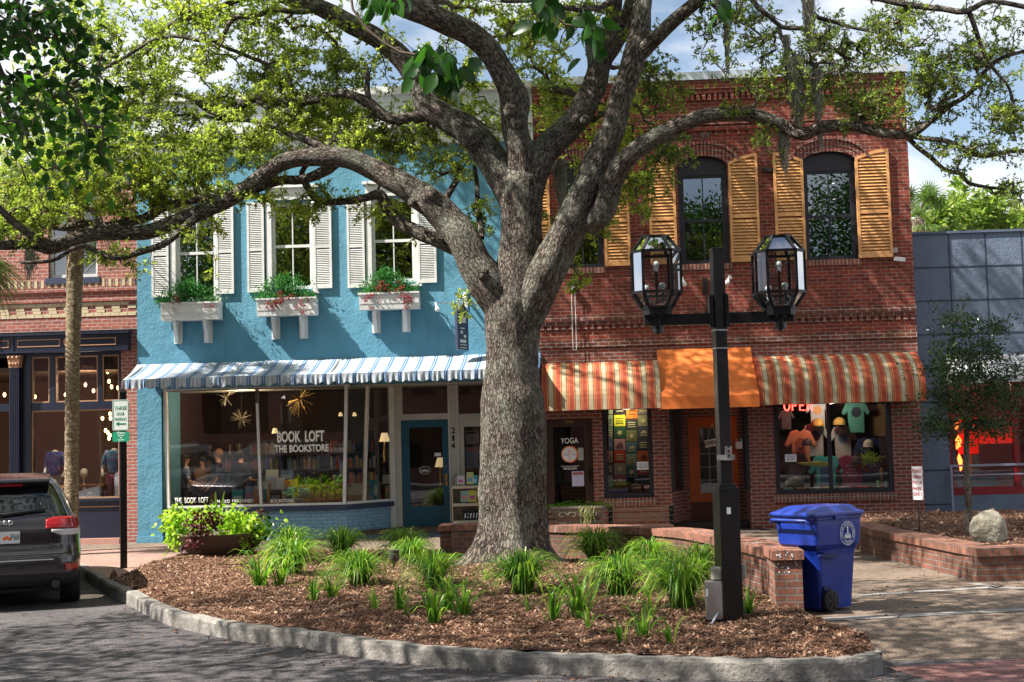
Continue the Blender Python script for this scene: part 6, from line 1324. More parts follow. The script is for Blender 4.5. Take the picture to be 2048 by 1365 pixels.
# ---------------------------------------------------------------- palms
def fan_palm(name, label, base, h, r0, nf, seed, bend=0, crown_r=1.5, swell=True, lo=-1.15, group='fan palms'):
    r_ = np.random.default_rng(seed); root = thing(name, label, 'palm tree', tuple(base), group); t = Tubes()
    P = [Vector((base.x+bend*(k/8)**2, base.y, -.1+(h+.1)*k/8)) for k in range(9)]; R = [r0*1.15, r0*1.02, r0, r0, r0*1.02, r0*1.06, r0*1.18, r0*1.3, r0*1.15]
    P, R = resample(P, R, .045); P2 = []; t.add(P, [r*(1+.035*math.sin(i*2.1)+.02*math.sin(i*.9)) for i, r in enumerate(R)], 22, .06, seed); t.build('trunk', M['palm_bark'], root)
    top = P[-1]; V = []; F = []; T = []; st = Tubes()
    for f in range(nf):
        az = r_.uniform(0, 2*PI); el = r_.uniform(lo, 1.25) if f > (0 if lo > -1 else 2) else -.9; dead = el < -.75; pl = crown_r*.55*r_.uniform(.7, 1.1)
        d = Vector((math.cos(az)*math.cos(el), math.sin(az)*math.cos(el), math.sin(el))); a0 = top+Vector((0, 0, .12)); e_ = a0+d*pl+Vector((0, 0, -.1*pl)); mid = a0.lerp(e_, .5)+Vector((0, 0, .06)); st.add([a0, mid, e_], [.018, .014, .01], 5, 0, f)
        side = d.cross(Vector((0, 0, 1))).normalized(); upv = side.cross(d).normalized(); tilt = r_.uniform(-.3, .5); nb = 34; fl = crown_r*.55*r_.uniform(.8, 1.1)
        for k in range(nb):
            an = -2.0+4.0*k/(nb-1); dd = (d*math.cos(an)+side*math.sin(an)).normalized(); dd = (dd+upv*(.25*math.cos(an)+.12*((k % 2)*2-1))).normalized(); l = fl*(.62+.38*math.cos(an*.6))*r_.uniform(.9, 1.05); w_ = .016; b = len(V); sgn = dd.cross(upv).normalized()
            tv = r_.uniform(.45, 1) if not dead else r_.uniform(0, .15)
            for j, tt in enumerate((0, .35, .7, 1)):
                q = e_+dd*(l*tt)+Vector((0, 0, -l*.42*tt**2.4*(1.6 if dead else 1))); ww = w_*(.5, 1, .7, .08)[j]; V += [tuple(q-sgn*ww), tuple(q+sgn*ww)]; T += [tv]*2
            for j in range(3): F.append((b+2*j, b+2*j+1, b+2*j+3, b+2*j+2))
    fast_mesh('fronds', V, F, M['palm_leaf'], root, {'tint': np.array(T)}); st.build('frond_stems', M['bark_small'], root); return root
pb_ = Vector((atY(143, 1085, 25.6).x, 25.6, 0)); ph = atY(157, 395, 25.6).z
fan_palm('palm_tree', 'palm with rough grey brown trunk standing on the walk before the left brick building', pb_, ph, .132, 30, 4, bend=.12, lo=-.35)
p2 = Vector((atY(-75, 1085, 24).x, 24, 0)); fan_palm('palm_tree', 'palm at the far left edge with only drooping frond tips in view', p2, atY(0, 470, 24).z, .17, 30, 9)
p3 = Vector((atY(1838, 460, 42).x, 42, 0)); fan_palm('palm_tree', 'distant palm top showing between the brick corner and the grey wall', p3, atY(1838, 440, 42).z, .16, 26, 12, crown_r=1.5)
# ---------------------------------------------------------------- young holly by the raised planter
HY = 20.6; hb = atY(1937, 1062, HY); hb.z = RH-.05
hol = thing('young_holly_tree', 'young dark leaved tree with slender pale trunk growing from the raised planter', 'tree', (hb.x, HY, RH))
ht = Tubes(); P, R = resample([hb, atY(1936, 980, HY), atY(1933, 900, HY), atY(1936, 820, HY), atY(1940, 740, HY), atY(1941, 670, HY)], [.055, .048, .043, .034, .022, .008], .05); ht.add(P, R, 10, .12, 1)
hat = []
for (px, py, rx, ry, n) in ((1940, 780, 85, 55, 150), (1945, 720, 70, 50, 70), (1900, 700, 40, 50, 34), (1970, 660, 60, 25, 26), (1935, 640, 45, 25, 26), (1990, 700, 30, 30, 14), (1890, 850, 40, 30, 26), (1950, 850, 80, 25, 60), (2010, 780, 45, 50, 50), (1870, 800, 35, 30, 16), (2000, 870, 40, 20, 14), (1860, 860, 20, 15, 4)):
    for k in range(n): u = rng.normal(0, .55, 3); hat.append(tuple(atY(px+u[0]*rx, py+u[1]*ry, HY+u[2]*.55)))
hbr = grow(P[len(P)//3:], hat, step=.12, tip=.003, maxr=.02, rng=rng, updir=.4)
for i, (p_, r_) in enumerate(hbr): ht.add(p_, r_, 5, 0, i % 4)
ht.build('trunk', M['bark_small'], hol); Ph, Dh = spray(hbr, rng, 24, .06, back=2); leaf_cloud(Ph, Dh, rng.uniform(.04, .065, len(Ph)), .5, np.clip(rng.normal(.4, .25, len(Ph)), 0, 1), rng, mat=M['holly_leaf'], parent=hol)
# ---------------------------------------------------------------- sunlit trees far behind the grey building, trees behind the blue roof
def far_tree(name, label, base, h, rad, n, seed, mat='far_leaf', size=(.16, .3), group='trees beyond the grey building', squash=.8, per_=34, cz=None):
    r_ = np.random.default_rng(seed); root = thing(name, label, 'tree', tuple(base), group); t = Tubes(); cz = cz or h*.62
    P, R = resample([base+Vector((0, 0, -.2)), base+Vector((.1, 0, h*.3)), base+Vector((-.1, .1, h*.55)), base+Vector((0, 0, h*.8))], [rad*.09, rad*.07, rad*.05, rad*.015], .3); t.add(P, R, 10, .1, seed); A = []; lobes = [(r_.normal(0, .45, 3)) for _ in range(9)]
    while len(A) < n:
        l = lobes[r_.integers(9)]; u = l+r_.normal(0, .26, 3)
        if (u**2).sum() > 1.2: continue
        A.append((base.x+u[0]*rad, base.y+u[1]*rad*.8, cz+u[2]*rad*squash))
    b = grow(P[len(P)//3:], A, step=.5, tip=.01, maxr=.12, rng=r_)
    for i, (p_, q_) in enumerate(b): t.add(p_, q_, 4, 0, i % 4)
    t.build('trunk', M['twig'], root); Pq, Dq = spray(b, r_, per_, rad*.085, back=2); leaf_cloud(Pq, Dq, r_.uniform(size[0], size[1], len(Pq)), .55, np.clip(r_.normal(.55, .25, len(Pq)), 0, 1), r_, mat=M[mat], parent=root); return root
c = atY(1965, 425, 46); far_tree('leafy_tree', 'sunlit yellow green tree above the grey building, highest of the far crowns', Vector((c.x, 46, 0)), c.z+1, 1.7, 90, 21, cz=c.z-.1)
c = atY(1900, 462, 44); far_tree('leafy_tree', 'low sunlit yellow green tree just right of the distant palm top', Vector((c.x, 44, 0)), c.z+.6, 1.3, 80, 22, cz=c.z)
c = atY(1990, 470, 48); far_tree('leafy_tree', 'bright low crown behind the grey wall, right of the highest far tree', Vector((c.x+.6, 48, 0)), c.z+.4, 1.4, 70, 23, cz=c.z)
# ------------------------------------------------------------ street objects
# ---- twin lantern post
LB = atZ(1461, 1250, .02); LS = F_PX/LB.y
lamp = thing('street_lamp', 'black square post street lamp with crossarm and two faceted glass lanterns', 'street lamp', (LB.x, LB.y, 0))
Rz = Matrix.Rotation(math.radians(14), 3, 'Z')
def lz(py, px=1450): return atY(px, py, LB.y).z
def lxx(px, py): return atY(px, py, LB.y).x
zA = lz(975); zT = lz(500, 1434); cx = LB.x
m = MB(); m.obox((cx, LB.y, (zA-.1)/2), (.205, .205, zA+.1), Rz); m.obox((cx, LB.y, zA+.01), (.17, .17, .05), Rz); m.build('post_base', M['black_metal'], lamp, bevel=.006)
m = MB(); m.obox((cx, LB.y, (zA+zT)/2), (.118, .118, zT-zA), Rz); m.obox((cx, LB.y, zT+.004), (.126, .126, .02), Rz); m.build('post', M['black_metal'], lamp, bevel=.004)
zR = lz(637); xl, xr = lxx(1288, 637), lxx(1587, 637); ya = LB.y-.0
m = MB(); m.box(xl, cx-.06, ya-.05, ya+.05, zR-.055, zR+.055); m.box(cx+.06, xr, ya-.05, ya+.05, zR-.055, zR+.055); m.build('crossarm', M['black_metal'], lamp, bevel=.005)
zp = lz(600); m = MB(); m.box(cx-.095, cx-.06, ya-.075, ya+.075, zR-.09, zp+.05); m.box(cx+.06, cx+.095, ya-.075, ya+.075, zR-.09, zp+.05); m.build('arm_plate', M['black_metal'], lamp, bevel=.004)
m = MB()
for py in (661, 697): m.obox((cx, LB.y, lz(py)), (.127, .127, .014), Rz)
m.build('steel_band', M['steel'], lamp)
m = MB(); m.box(cx+.0, cx+.065, ya-.12, ya-.085, lz(921), lz(893)); m.obox((cx+.01, ya-.075, lz(915)), (.17, .03, .05)); m.build('steel_bracket', M['steel'], lamp)
m = MB()
for k in range(3): m.disc((cx+.033, ya-.122, lz(916)+.02+.045*k), .012, .004, 10)
m.build('bracket_hole', M['black_matte'], lamp)
q = Rz @ Vector((0, -.1045, 0)); m = MB(); m.obox((cx+q.x-.01, LB.y+q.y, lz(1021)), (.04, .003, .065), Rz); m.build('sticker', M['paper'], lamp)
def lantern(px):
    c = Vector((lxx(px, 548), LB.y, 0)); F = MB(); G = MB(); lv = []
    for py, w_, ch in ((476, .118, .052), (507, .236, .095), (588, .236, .095), (617, .140, .055), (628, .140, .055)):
        z = lz(py, px); a = w_; b = w_-ch
        lv.append([(c.x+x, c.y+y, z) for x, y in ((-b, -a), (b, -a), (a, -b), (a, b), (b, a), (-b, a), (-a, b), (-a, -b))])
    for L_, R_ in zip(lv[:3], lv[1:4]):
        for k in range(8): F.bar(L_[k], R_[k], .024, .024)
        for k in range(8):
            a, b, c_, d = [Vector(q) for q in (L_[k], L_[(k+1) % 8], R_[(k+1) % 8], R_[k])]; ce = (a+b+c_+d)/4; G.add([ce+(q-ce)*.97 for q in (a, b, c_, d)], [(0, 1, 2, 3)])
            if k % 2 == 0:  # flat frame strips around the broad panes
                for u, v_ in ((a, d), (b, c_)):
                    i_ = (ce-u).normalized()*.03; j_ = (ce-v_).normalized()*.03; F.bar(u+Vector((i_.x, i_.y, 0))*.5, v_+Vector((j_.x, j_.y, 0))*.5, .03, .014)
    for L_ in lv[:4]:
        for k in range(8): F.bar(L_[k], L_[(k+1) % 8], .026, .030)
    F.prismZ([(p[0], p[1]) for p in lv[0]], lv[0][0][2], lv[0][0][2]+.014); F.prismZ([(p[0], p[1]) for p in lv[4]], lv[4][0][2]-.02, lv[3][0][2]+.005)
    zb = lv[4][0][2]-.02; F.lathe([(.055, zR-.12), (.055, zb)], (c.x, c.y, 0), 14); F.lathe([(.03, zR-.14), (.03, zR-.12)], (c.x, c.y, 0), 10); F.lathe([(.075, zb-.015), (.075, zb)], (c.x, c.y, 0), 14)
    lo = F.build('lantern', M['black_metal'], lamp); G.build('glass', M['lantern_glass'], lo, uv=False)
    B = MB(); zc = lv[2][0][2]+.06
    for dx, dy, dz in ((.0, -.03, .23), (-.10, .03, .0), (.06, .02, .02)): B.ball((c.x+dx, c.y+dy, zc+dz), .034, 12); B.lathe([(.020, -.07), (.024, -.02)], (c.x+dx, c.y+dy, zc+dz), 10)
    B.build('bulb', M['bulb_white'], lo); S = MB()
    for dx, dy, dz in ((.0, -.03, .16), (-.10, .03, -.07), (.06, .02, -.05)): S.bar((c.x+dx, c.y+dy, zc+dz), (c.x+dx, c.y+dy, zc-.16), .022, .022); S.bar((c.x, c.y, zc-.15), (c.x+dx, c.y+dy, zc-.12), .015, .015)
    S.build('lamp_holder', M['black_matte'], lo)
lantern(1312); lantern(1557)
eb = thing('electrical_box', 'grey metal electrical box with conduit strapped to the foot of the lamp post', 'electrical box', (cx-.19, LB.y-.05, 0))
x0, x1 = lxx(1411, 1200), lxx(1446, 1200); m = MB(); m.box(x0, x1, LB.y-.10, LB.y+.06, lz(1237), lz(1161)); m.build('box', M['steel'], eb, bevel=.004)
m = MB(); m.box(x0+.06, x1+.02, LB.y-.09, LB.y+.02, lz(1161)+.003, lz(1133)); m.build('outlet_cover', colr((.33, .33, .27)), eb, bevel=.02)
m = MB(); m.tube([(x1-.02, LB.y-.06, lz(1230)), (x1-.02, LB.y-.07, lz(1240)), (x1-.06, LB.y-.10, .15), (x1-.14, LB.y-.16, .04), (x1-.2, LB.y-.2, -.03)], .014, 8); m.build('conduit', colr((.30, .31, .36)), eb)
m = MB(); m.box(x0-.002, x0+.02, LB.y-.104, LB.y-.101, lz(1190), lz(1175)); m.build('label_plate', M['paper'], eb)
m = MB(); m.box(cx+.11, cx+.17, LB.y-.03, LB.y+.05, lz(1158), lz(1128)); tag(m.build('outlet_box', colr((.33, .33, .27)), bevel=.015), 'small grey outlet cover on the right side of the lamp post foot', 'outlet')
# ---- parking sign
SB = atZ(246, 1136, 0); SYs = SB.y; sgn = thing('parking_sign', 'black square sign post with white three hour parking plate and green plate', 'sign', (SB.x, SYs, 0))
xc = atY(247, 1050, SYs).x; zt = atY(241, 786, SYs).z; R2 = Matrix.Rotation(math.radians(24), 3, 'Z')
m = MB(); m.obox((xc, SYs, (zt-.1)/2), (.105, .105, zt+.1), R2); h = .075; M4 = [Vector((xc, SYs, 0))+R2 @ Vector(p) for p in ((-h, -h, zt), (h, -h, zt), (h, h, zt), (-h, h, zt), (0, 0, zt+.09))]
m.add(M4, [(0, 1, 4), (1, 2, 4), (2, 3, 4), (3, 0, 4), (3, 2, 1, 0)]); m.build('post', M['black_metal'], sgn, bevel=.004)
ysn = SYs-.10
def rrect(x0, x1, z0, z1, r, n=5):
    P = []
    for cx_, cz_, a0 in ((x1-r, z0+r, -90), (x1-r, z1-r, 0), (x0+r, z1-r, 90), (x0+r, z0+r, 180)):
        for k in range(n+1): a = math.radians(a0+90*k/n); P.append((cx_+r*math.cos(a), cz_+r*math.sin(a)))
    return P
q = RC(225, 800, 258, 862, ysn); m = MB(); m.prismY(rrect(q[0], q[1], q[2], q[3], .03), ysn-.004, ysn); pl = m.build('sign_plate', M['sign_white'], sgn)
m = MB(); o_ = rrect(q[0]+.008, q[1]-.008, q[2]+.008, q[3]-.008, .025); i_ = rrect(q[0]+.016, q[1]-.016, q[2]+.016, q[3]-.016, .02); n = len(o_)
for k in range(n): a, b, c, d = o_[k], o_[(k+1) % n], i_[(k+1) % n], i_[k]; m.add([(a[0], ysn-.007, a[1]), (b[0], ysn-.007, b[1]), (c[0], ysn-.007, c[1]), (d[0], ysn-.007, d[1])], [(0, 1, 2, 3)])
az_ = atY(241, 848, ysn).z; xa = q[0]+.05; m.box(xa+.04, q[1]-.05, ysn-.008, ysn-.005, az_-.01, az_+.01); m.prismY([(xa, az_), (xa+.055, az_-.032), (xa+.055, az_+.032)], ysn-.008, ysn-.005); m.build('sign_border', M['green_letter'], pl)
TX('THREE', M['green_letter'], pl, 241, 816.5, 8, 26, ysn-.006, bold=.04); TX('HOUR', M['green_letter'], pl, 241, 828, 7, 16, ysn-.006, bold=.02); TX('PARKING', M['green_letter'], pl, 241, 838.5, 6.5, 24, ysn-.006, bold=.02)
q = RC(225, 864, 259, 884, ysn); m = MB(); m.prismY(rrect(q[0], q[1], q[2], q[3], .03), ysn-.004, ysn); p2_ = m.build('green_plate', M['green_plate'], sgn)
for i, (t_, w_) in enumerate((('ENFORCED', 17), ('7:00 A.M.', 14), ('TO', 4), ('7:00 P.M.', 14))): TX(t_, M['white_letter'], p2_, 242, 867+4.6*i, 3, w_, ysn-.006, bold=.02)
# ---- blue recycling bin
BN = atZ(1641, 1227, 0); bn = thing('recycling_bin', 'blue wheeled recycling bin with white round city emblem beside the brick pier', 'bin', (0, 0, 0))
def rlayer(x0, x1, y0, y1, z, r=.06, n=4):
    P = []
    for cx_, cy_, a0 in ((x1-r, y0+r, -90), (x1-r, y1-r, 0), (x0+r, y1-r, 90), (x0+r, y0+r, 180)):
        for k in range(n+1): a = math.radians(a0+90*k/n); P.append((cx_+r*math.cos(a), cy_+r*math.sin(a), z))
    return P
def loft(mb, layers, mi=0, cap=True, smooth=False):
    n = len(layers[0]); vs = [p for l in layers for p in l]
    mb.add(vs, [(i*n+j, i*n+(j+1) % n, (i+1)*n+(j+1) % n, (i+1)*n+j) for i in range(len(layers)-1) for j in range(n)], mi, smooth)
    if cap: mb.add(layers[0], [tuple(range(n-1, -1, -1))], mi); mb.add(layers[-1], [tuple(range(n))], mi)
M['bin_blue'] = pm('blue_bin_plastic', (.006, .03, .27), .36, var=.35, vs=3, bump=.1, bs=90, dirt=(.06, .09, .24), spec=.5)
m = MB(); loft(m, [rlayer(.10, .66, .07, .56, .02), rlayer(.09, .67, .065, .565, .12), rlayer(.05, .72, .04, .60, .60), rlayer(.03, .735, .03, .61, .66, .05), rlayer(-.03, .765, -.01, .64, .72, .05), rlayer(-.05, .785, -.025, .66, .93), rlayer(-.05, .785, -.025, .66, .99), rlayer(-.065, .80, -.04, .675, .99), rlayer(-.065, .80, -.04, .675, 1.02)])
body = m.build('bin_body', M['bin_blue'], bn, bevel=.006)
m = MB(); loft(m, [rlayer(-.12, .82, -.06, .69, 1.025), rlayer(-.13, .83, -.065, .695, 1.04), rlayer(-.125, .82, -.06, .69, 1.065), rlayer(-.10, .78, -.0, .64, 1.075), rlayer(.10, .72, .06, .58, 1.13), rlayer(.13, .69, .09, .55, 1.135)]); m.box(.25, .45, -.072, -.055, .985, 1.03); m.build('lid', M['bin_blue'], bn, bevel=.008)
m = MB(); m.tube([(-.14, .0, .96), (-.16, .03, .99), (-.16, .6, .99), (-.14, .63, .96)], .016, 8); m.bar((-.03, .05, .94), (-.15, .05, .98), .03, .03); m.bar((-.03, .58, .94), (-.15, .58, .98), .03, .03); m.build('handle', M['bin_blue'], bn)
m = MB(); m.prismY([(.02, .60), (.10, .64), (.36, .60), (.30, .56)], -.012, .05); m.prismY([(.10, .02), (.28, .02), (.28, .20), (.22, .27), (.12, .27)], .03, .07); m.build('moulded_recess', colr((.004, .012, .09), .4), bn)
for yw in (-.03, .62):
    m = MB(); m.lathe([(.02, -.03), (.075, -.03), (.082, -.02), (.10, -.03), (.118, -.022), (.122, 0), (.118, .022), (.02, .025)], (.16, yw, .122), 28, axis='Y')
    wh = m.build('wheel', M['black_matte'], bn); s_ = MB()
    for k in range(6): a = PI*k/3; s_.bar((.16+.02*math.cos(a), yw-.036, .122+.02*math.sin(a)), (.16+.09*math.cos(a), yw-.034, .122+.09*math.sin(a)), .016, .012)
    s_.build('spoke', colr((.03, .03, .033)), wh)
m = MB(); ec = (.50, .83); n = 32
def ring(r0, r1, y):
    for k in range(n):
        a, b = 2*PI*k/n, 2*PI*(k+1)/n; m.add([(ec[0]+r0*math.cos(a), y, ec[1]+r0*math.sin(a)), (ec[0]+r1*math.cos(a), y, ec[1]+r1*math.sin(a)), (ec[0]+r1*math.cos(b), y, ec[1]+r1*math.sin(b)), (ec[0]+r0*math.cos(b), y, ec[1]+r0*math.sin(b))], [(3, 2, 1, 0)])
ring(.125, .132, -.034); ring(.084, .090, -.034)
m.prismY([(ec[0]-.058, ec[1]-.045), (ec[0]-.02, ec[1]-.06), (ec[0], ec[1]-.05), (ec[0]+.02, ec[1]-.06), (ec[0]+.058, ec[1]-.045), (ec[0]+.04, ec[1]), (ec[0]+.012, ec[1]-.02), (ec[0]-.012, ec[1]-.02), (ec[0]-.04, ec[1])], -.036, -.032); m.prismY([(ec[0]-.014, ec[1]-.01), (ec[0]+.014, ec[1]-.01), (ec[0]+.01, ec[1]+.05), (ec[0]+.018, ec[1]+.06), (ec[0], ec[1]+.078), (ec[0]-.018, ec[1]+.06), (ec[0]-.01, ec[1]+.05)], -.036, -.032)
em = m.build('emblem', colr((.72, .74, .84)), bn)
def ringtext(s, a0, a1, r, flip, parent, mat, cx_, cz_, y, h):
    V = []; F = []; 
    for i, ch in enumerate(s):
        if ch == ' ': continue
        a = math.radians(a0+(a1-a0)*(i+.5)/len(s)); c = bpy.data.curves.new('t', 'FONT'); c.body = ch; c.size = h/.7; c.align_x = 'CENTER'; c.resolution_u = 2; c.offset = .0
        t = bpy.data.objects.new('t', c); COL.objects.link(t); bpy.context.view_layer.update(); me = bpy.data.meshes.new_from_object(t.evaluated_get(bpy.context.evaluated_depsgraph_get())); COL.objects.unlink(t); bpy.data.objects.remove(t)
        rt_ = (a-PI/2) if not flip else (a+PI/2); b = len(V)
        for v in me.vertices:
            x, z = v.co.x, v.co.y-h/2; V.append((cx_+r*math.cos(a)+x*math.cos(rt_)-z*math.sin(rt_), y, cz_+r*math.sin(a)+x*math.sin(rt_)+z*math.cos(rt_)))
        for p in me.polygons: F.append(tuple(b+i for i in p.vertices))
    mb = MB(); mb.add(V, F); return mb.build('lettering', mat, parent)
ringtext('CITY OF FERNANDINA BEACH', 205, -25, .107, False, bn, colr((.72, .74, .84)), ec[0], ec[1], -.036, .026); ringtext('FLORIDA', 235, 305, .107, True, bn, colr((.72, .74, .84)), ec[0], ec[1], -.036, .026)
bn.location = (BN.x-.0, BN.y-.0, 0); bn.rotation_euler = (0, 0, math.radians(38)); bn.scale = (.87, .85, .965); 
# ---- leafy planting helpers
def blades(n, h, spread, w_, rng_, droop=1.0, tint=(.2, 1)):
    V = []; F = []; T = []
    for i in range(n):
        a = rng_.uniform(0, 2*PI); l = h*rng_.uniform(.55, 1.1); out = spread*rng_.uniform(.15, 1.0); b0 = rng_.uniform(0, spread*.18); d = np.array((math.cos(a), math.sin(a))); s = np.array((-d[1], d[0])); k = 5; b = len(V); tv = rng_.uniform(*tint) if rng_.random() > .08 else rng_.uniform(0, .1); tw = rng_.uniform(-.5, .5)
        for j in range(k+1):
            t = j/k; r = b0+out*(t**1.4); z = l*(math.sin(min(t*1.25, 1.45)*PI/2*.9))-droop*out*.55*t**3; ww = w_*(1-t**2.2)*.5+.0006; o_ = s*ww; V += [(d[0]*r-o_[0], d[1]*r-o_[1], z-tw*ww), (d[0]*r+o_[0], d[1]*r+o_[1], z+tw*ww)]; T += [min(1, tv*(.75+.5*t))]*2
        for j in range(k): F.append((b+2*j, b+2*j+1, b+2*j+3, b+2*j+2))
    return V, F, T
def blade_thing(name, label, cat, group, seed, n, h, spread, w_, droop=1):
    e = thing(name, label, cat, (0, 0, 0), group); r_ = np.random.default_rng(seed); V, F, T = blades(n, h, spread, w_, r_, droop); fast_mesh('blades', V, F, M['grass_leaf'], e, {'tint': np.array(T)}); return e
protos = [blade_thing('liriope_clump', 'x', 'ornamental grass', 'green grass clumps in the mulch bed', 30+i, 380, .40, .46, .012, 1.1) for i in range(4)]
used = [False]*4
BIG = [(585, 1157, 1.0, 'bright grass clump at the front of the pair right of the bowl planter'), (578, 1112, .95, 'grass clump at the back of the pair right of the bowl planter'), (684, 1122, .92, 'dark grass clump before the angled blue bulkhead'), (718, 1176, .92, 'sunlit grass clump in front of the bookshop window corner, left of the spotlight'),
       (808, 1112, .95, 'grass clump below the teal door, farthest back by the sidewalk'), (826, 1140, .7, 'grass clump directly behind the black garden spotlight'), (868, 1182, .85, 'grass clump just left of the oak trunk base'), (1047, 1192, 1.0, 'round grass clump in front of the oak trunk'),
       (1192, 1128, .98, 'grass clump below the stone trough, against the seat wall'), (1240, 1196, .98, 'tall grass clump midway between oak and lamp post'), (1300, 1138, .8, 'grass clump against the seat wall behind the tall clumps'), (1365, 1222, .95, 'largest grass clump left of the electrical box'), (1400, 1168, .85, 'grass clump right behind the electrical box'), (1335, 1175, .7, 'grass clump behind the largest one near the lamp post'), (1150, 1090, .5, 'small grass tuft under the left end of the stone trough')]
for i, (px, py, sc, lb) in enumerate(BIG):
    p = atZ(px, py, .05); k = i % 4; o_ = protos[k] if not used[k] else copy_tree(protos[k]); used[k] = True
    o_.location = (p.x, p.y, bedz(p.x, p.y)-.01); o_.rotation_euler = (0, 0, i*1.3); o_.scale = (sc*1.42, sc*1.42, sc*random.uniform(1.35, 1.6)); o_['label'] = lb
sp = [blade_thing('grass_sprout', 'x', 'grass sprout', 'small green sprouts in the mulch bed', 60+i, n_, h_, s_, w_, .6) for i, (n_, h_, s_, w_) in enumerate(((22, .34, .30, .020), (10, .26, .20, .018), (34, .40, .40, .018)))]
used = [False]*3
SPR = [(520, 1180, 2, 1.25, 'tall sprout at the far left of the bed, right of the bowl planter'), (560, 1176, 2, 1.0, 'sprout between the far left sprout and the front clump pair'), (626, 1204, 0, .9, 'low splayed sprout left of the two small centre left sprouts'), (664, 1202, 2, .8, 'sprout in front of the sunlit grass clump'), (752, 1224, 1, 1.0, 'single thin sprout in the middle of the mulch, below the spotlight'), (798, 1224, 0, .95, 'upright bright sprout left of the centre group'), (815, 1233, 1, 1.1, 'dark narrow sprout next to the upright bright one'), (869, 1246, 0, 1.15, 'foremost sprout of the group left of the trunk'), (896, 1228, 2, .95, 'fullest sprout of the group left of the trunk'), (926, 1236, 0, 1.1, 'sprout at the right end of the group left of the trunk'),
       (1057, 1228, 1, .6, 'tiny seedling in front of the round clump'), (1105, 1247, 0, 1.1, 'broad bright sprout right of centre front'), (1160, 1244, 2, 1.2, 'tall leaning sprout right of the broad bright one'), (1180, 1262, 1, .9, 'small sprout at the foot of the tall leaning one'), (1243, 1284, 1, .9, 'thin sprout near the kerb below the tall clump'), (1287, 1274, 0, .8, 'sparse yellowish sprout near the kerb'), (1305, 1246, 1, 1.1, 'single stiff sprout left of the conduit'), (1341, 1282, 1, 1.0, 'thin sprout near the kerb below the conduit'), (1498, 1240, 0, .8, 'drooping broad sprout right of the lamp post foot'), (975, 1170, 1, .7, 'two yellowish blades at the left foot of the oak'), (1720, 1128, 1, .4, 'weed')]
for i, (px, py, k, sc, lb) in enumerate(SPR[:-1]):
    p = atZ(px, py, .04); o_ = sp[k] if not used[k] else copy_tree(sp[k]); used[k] = True
    o_.location = (p.x, p.y, bedz(p.x, p.y)-.01); o_.rotation_euler = (0, 0, i*2.1); o_.scale = (sc*1.2, sc*1.2, sc*1.1); o_['label'] = lb
# garden spotlights
g0 = thing('garden_spotlight', 'black garden spotlight on a stake in the mulch beneath the teal door', 'spotlight', (0, 0, 0), 'garden spotlights in the bed')
m = MB(); m.lathe([(.035, 0), (.05, .01), (.05, .05), (.02, .06)], (0, 0, -.03), 12); m.bar((0, 0, 0), (.01, 0, .12), .025, .025); m.build('base', M['black_matte'], g0)
m = MB(); m.tube([(.01, 0, .12), (.01, -.01, .17), (.01, -.01, .19), (.01, -.01, .30)], [.03, .065, .075, .078], 14); m.build('lamp_head', colr((.05, .05, .045), .5), g0)
p = atZ(787, 1152, .05); g0.location = (p.x, p.y, bedz(p.x, p.y)); p = atZ(884, 1172, .05); dup(g0, (p.x, p.y, bedz(p.x, p.y)), .5, 'black garden spotlight half hidden by the grass just left of the oak')
fl = []
while len(fl) < 420:
    k_ = random.random()
    if k_ < .45: q = kout[random.randrange(2, len(kout)-1)].lerp(kout[random.randrange(2, len(kout)-1)], 0); q = ko[random.randrange(8, len(ko)-1)]; fl.append((q.x+random.gauss(0, .2), q.y-.06-abs(random.gauss(0, .35)), KZ+.012))
    elif k_ < .7: q = atZ(random.uniform(100, 880), random.uniform(1078, 1105), 0); fl.append((q.x, q.y, .0))
    else: q = atZ(random.uniform(1740, 2048), random.uniform(1120, 1235), 0); fl.append((q.x, q.y, .0))
tag(leaf_cloud(np.array(fl), rng.normal(0, 1, (len(fl), 3))*(1, 1, .15), rng.uniform(.03, .07, len(fl)), .45, rng.uniform(0, .5, len(fl)), rng, mat=M['chips'], name='fallen_leaves', up=1.5), 'dry fallen leaves scattered along the kerb and the paving', 'fallen leaves', kind='stuff')
# ---- bowl planter
PB = atZ(432, 1122, 0); PBc = Vector((PB.x, PB.y+.35, 0)); bo = thing('bowl_planter', 'wide brown bowl planter overflowing with lime and burgundy foliage on the bed edge', 'planter', tuple(PBc))
m = MB(); m.lathe([(.34, 0), (.40, .02), (.56, .13), (.68, .28), (.76, .42), (.79, .45), (.74, .45), (.70, .38), (.05, .36)], tuple(PBc), 40); m.build('bowl', M['bowl'], bo)
def leafmass(cells, parent, name, mat, size, per_, wd=.72, out=.5, droop=.4, sig=.05):
    P = []; D = []
    for (px, py, rx, ry, n, yc, dy) in cells:
        for k in range(n):
            u = rng.normal(0, .5, 3); c = W3d(px+u[0]*rx, py+u[1]*ry, yc+u[2]*dy)
            for j in range(per_): o_ = rng.normal(0, sig, 3); P.append((c.x+o_[0], c.y+o_[1], c.z+o_[2])); D.append((u[0]*out+rng.normal(0, .5), -abs(rng.normal(0, .6)), -droop+rng.normal(0, .4)))
    P = np.array(P); D = np.array(D); return broad(P, D, rng.uniform(size[0], size[1], len(P)), np.clip(rng.normal(.55, .25, len(P)), 0, 1), parent, name, mat, wd=wd)
YP = PBc.y-.35
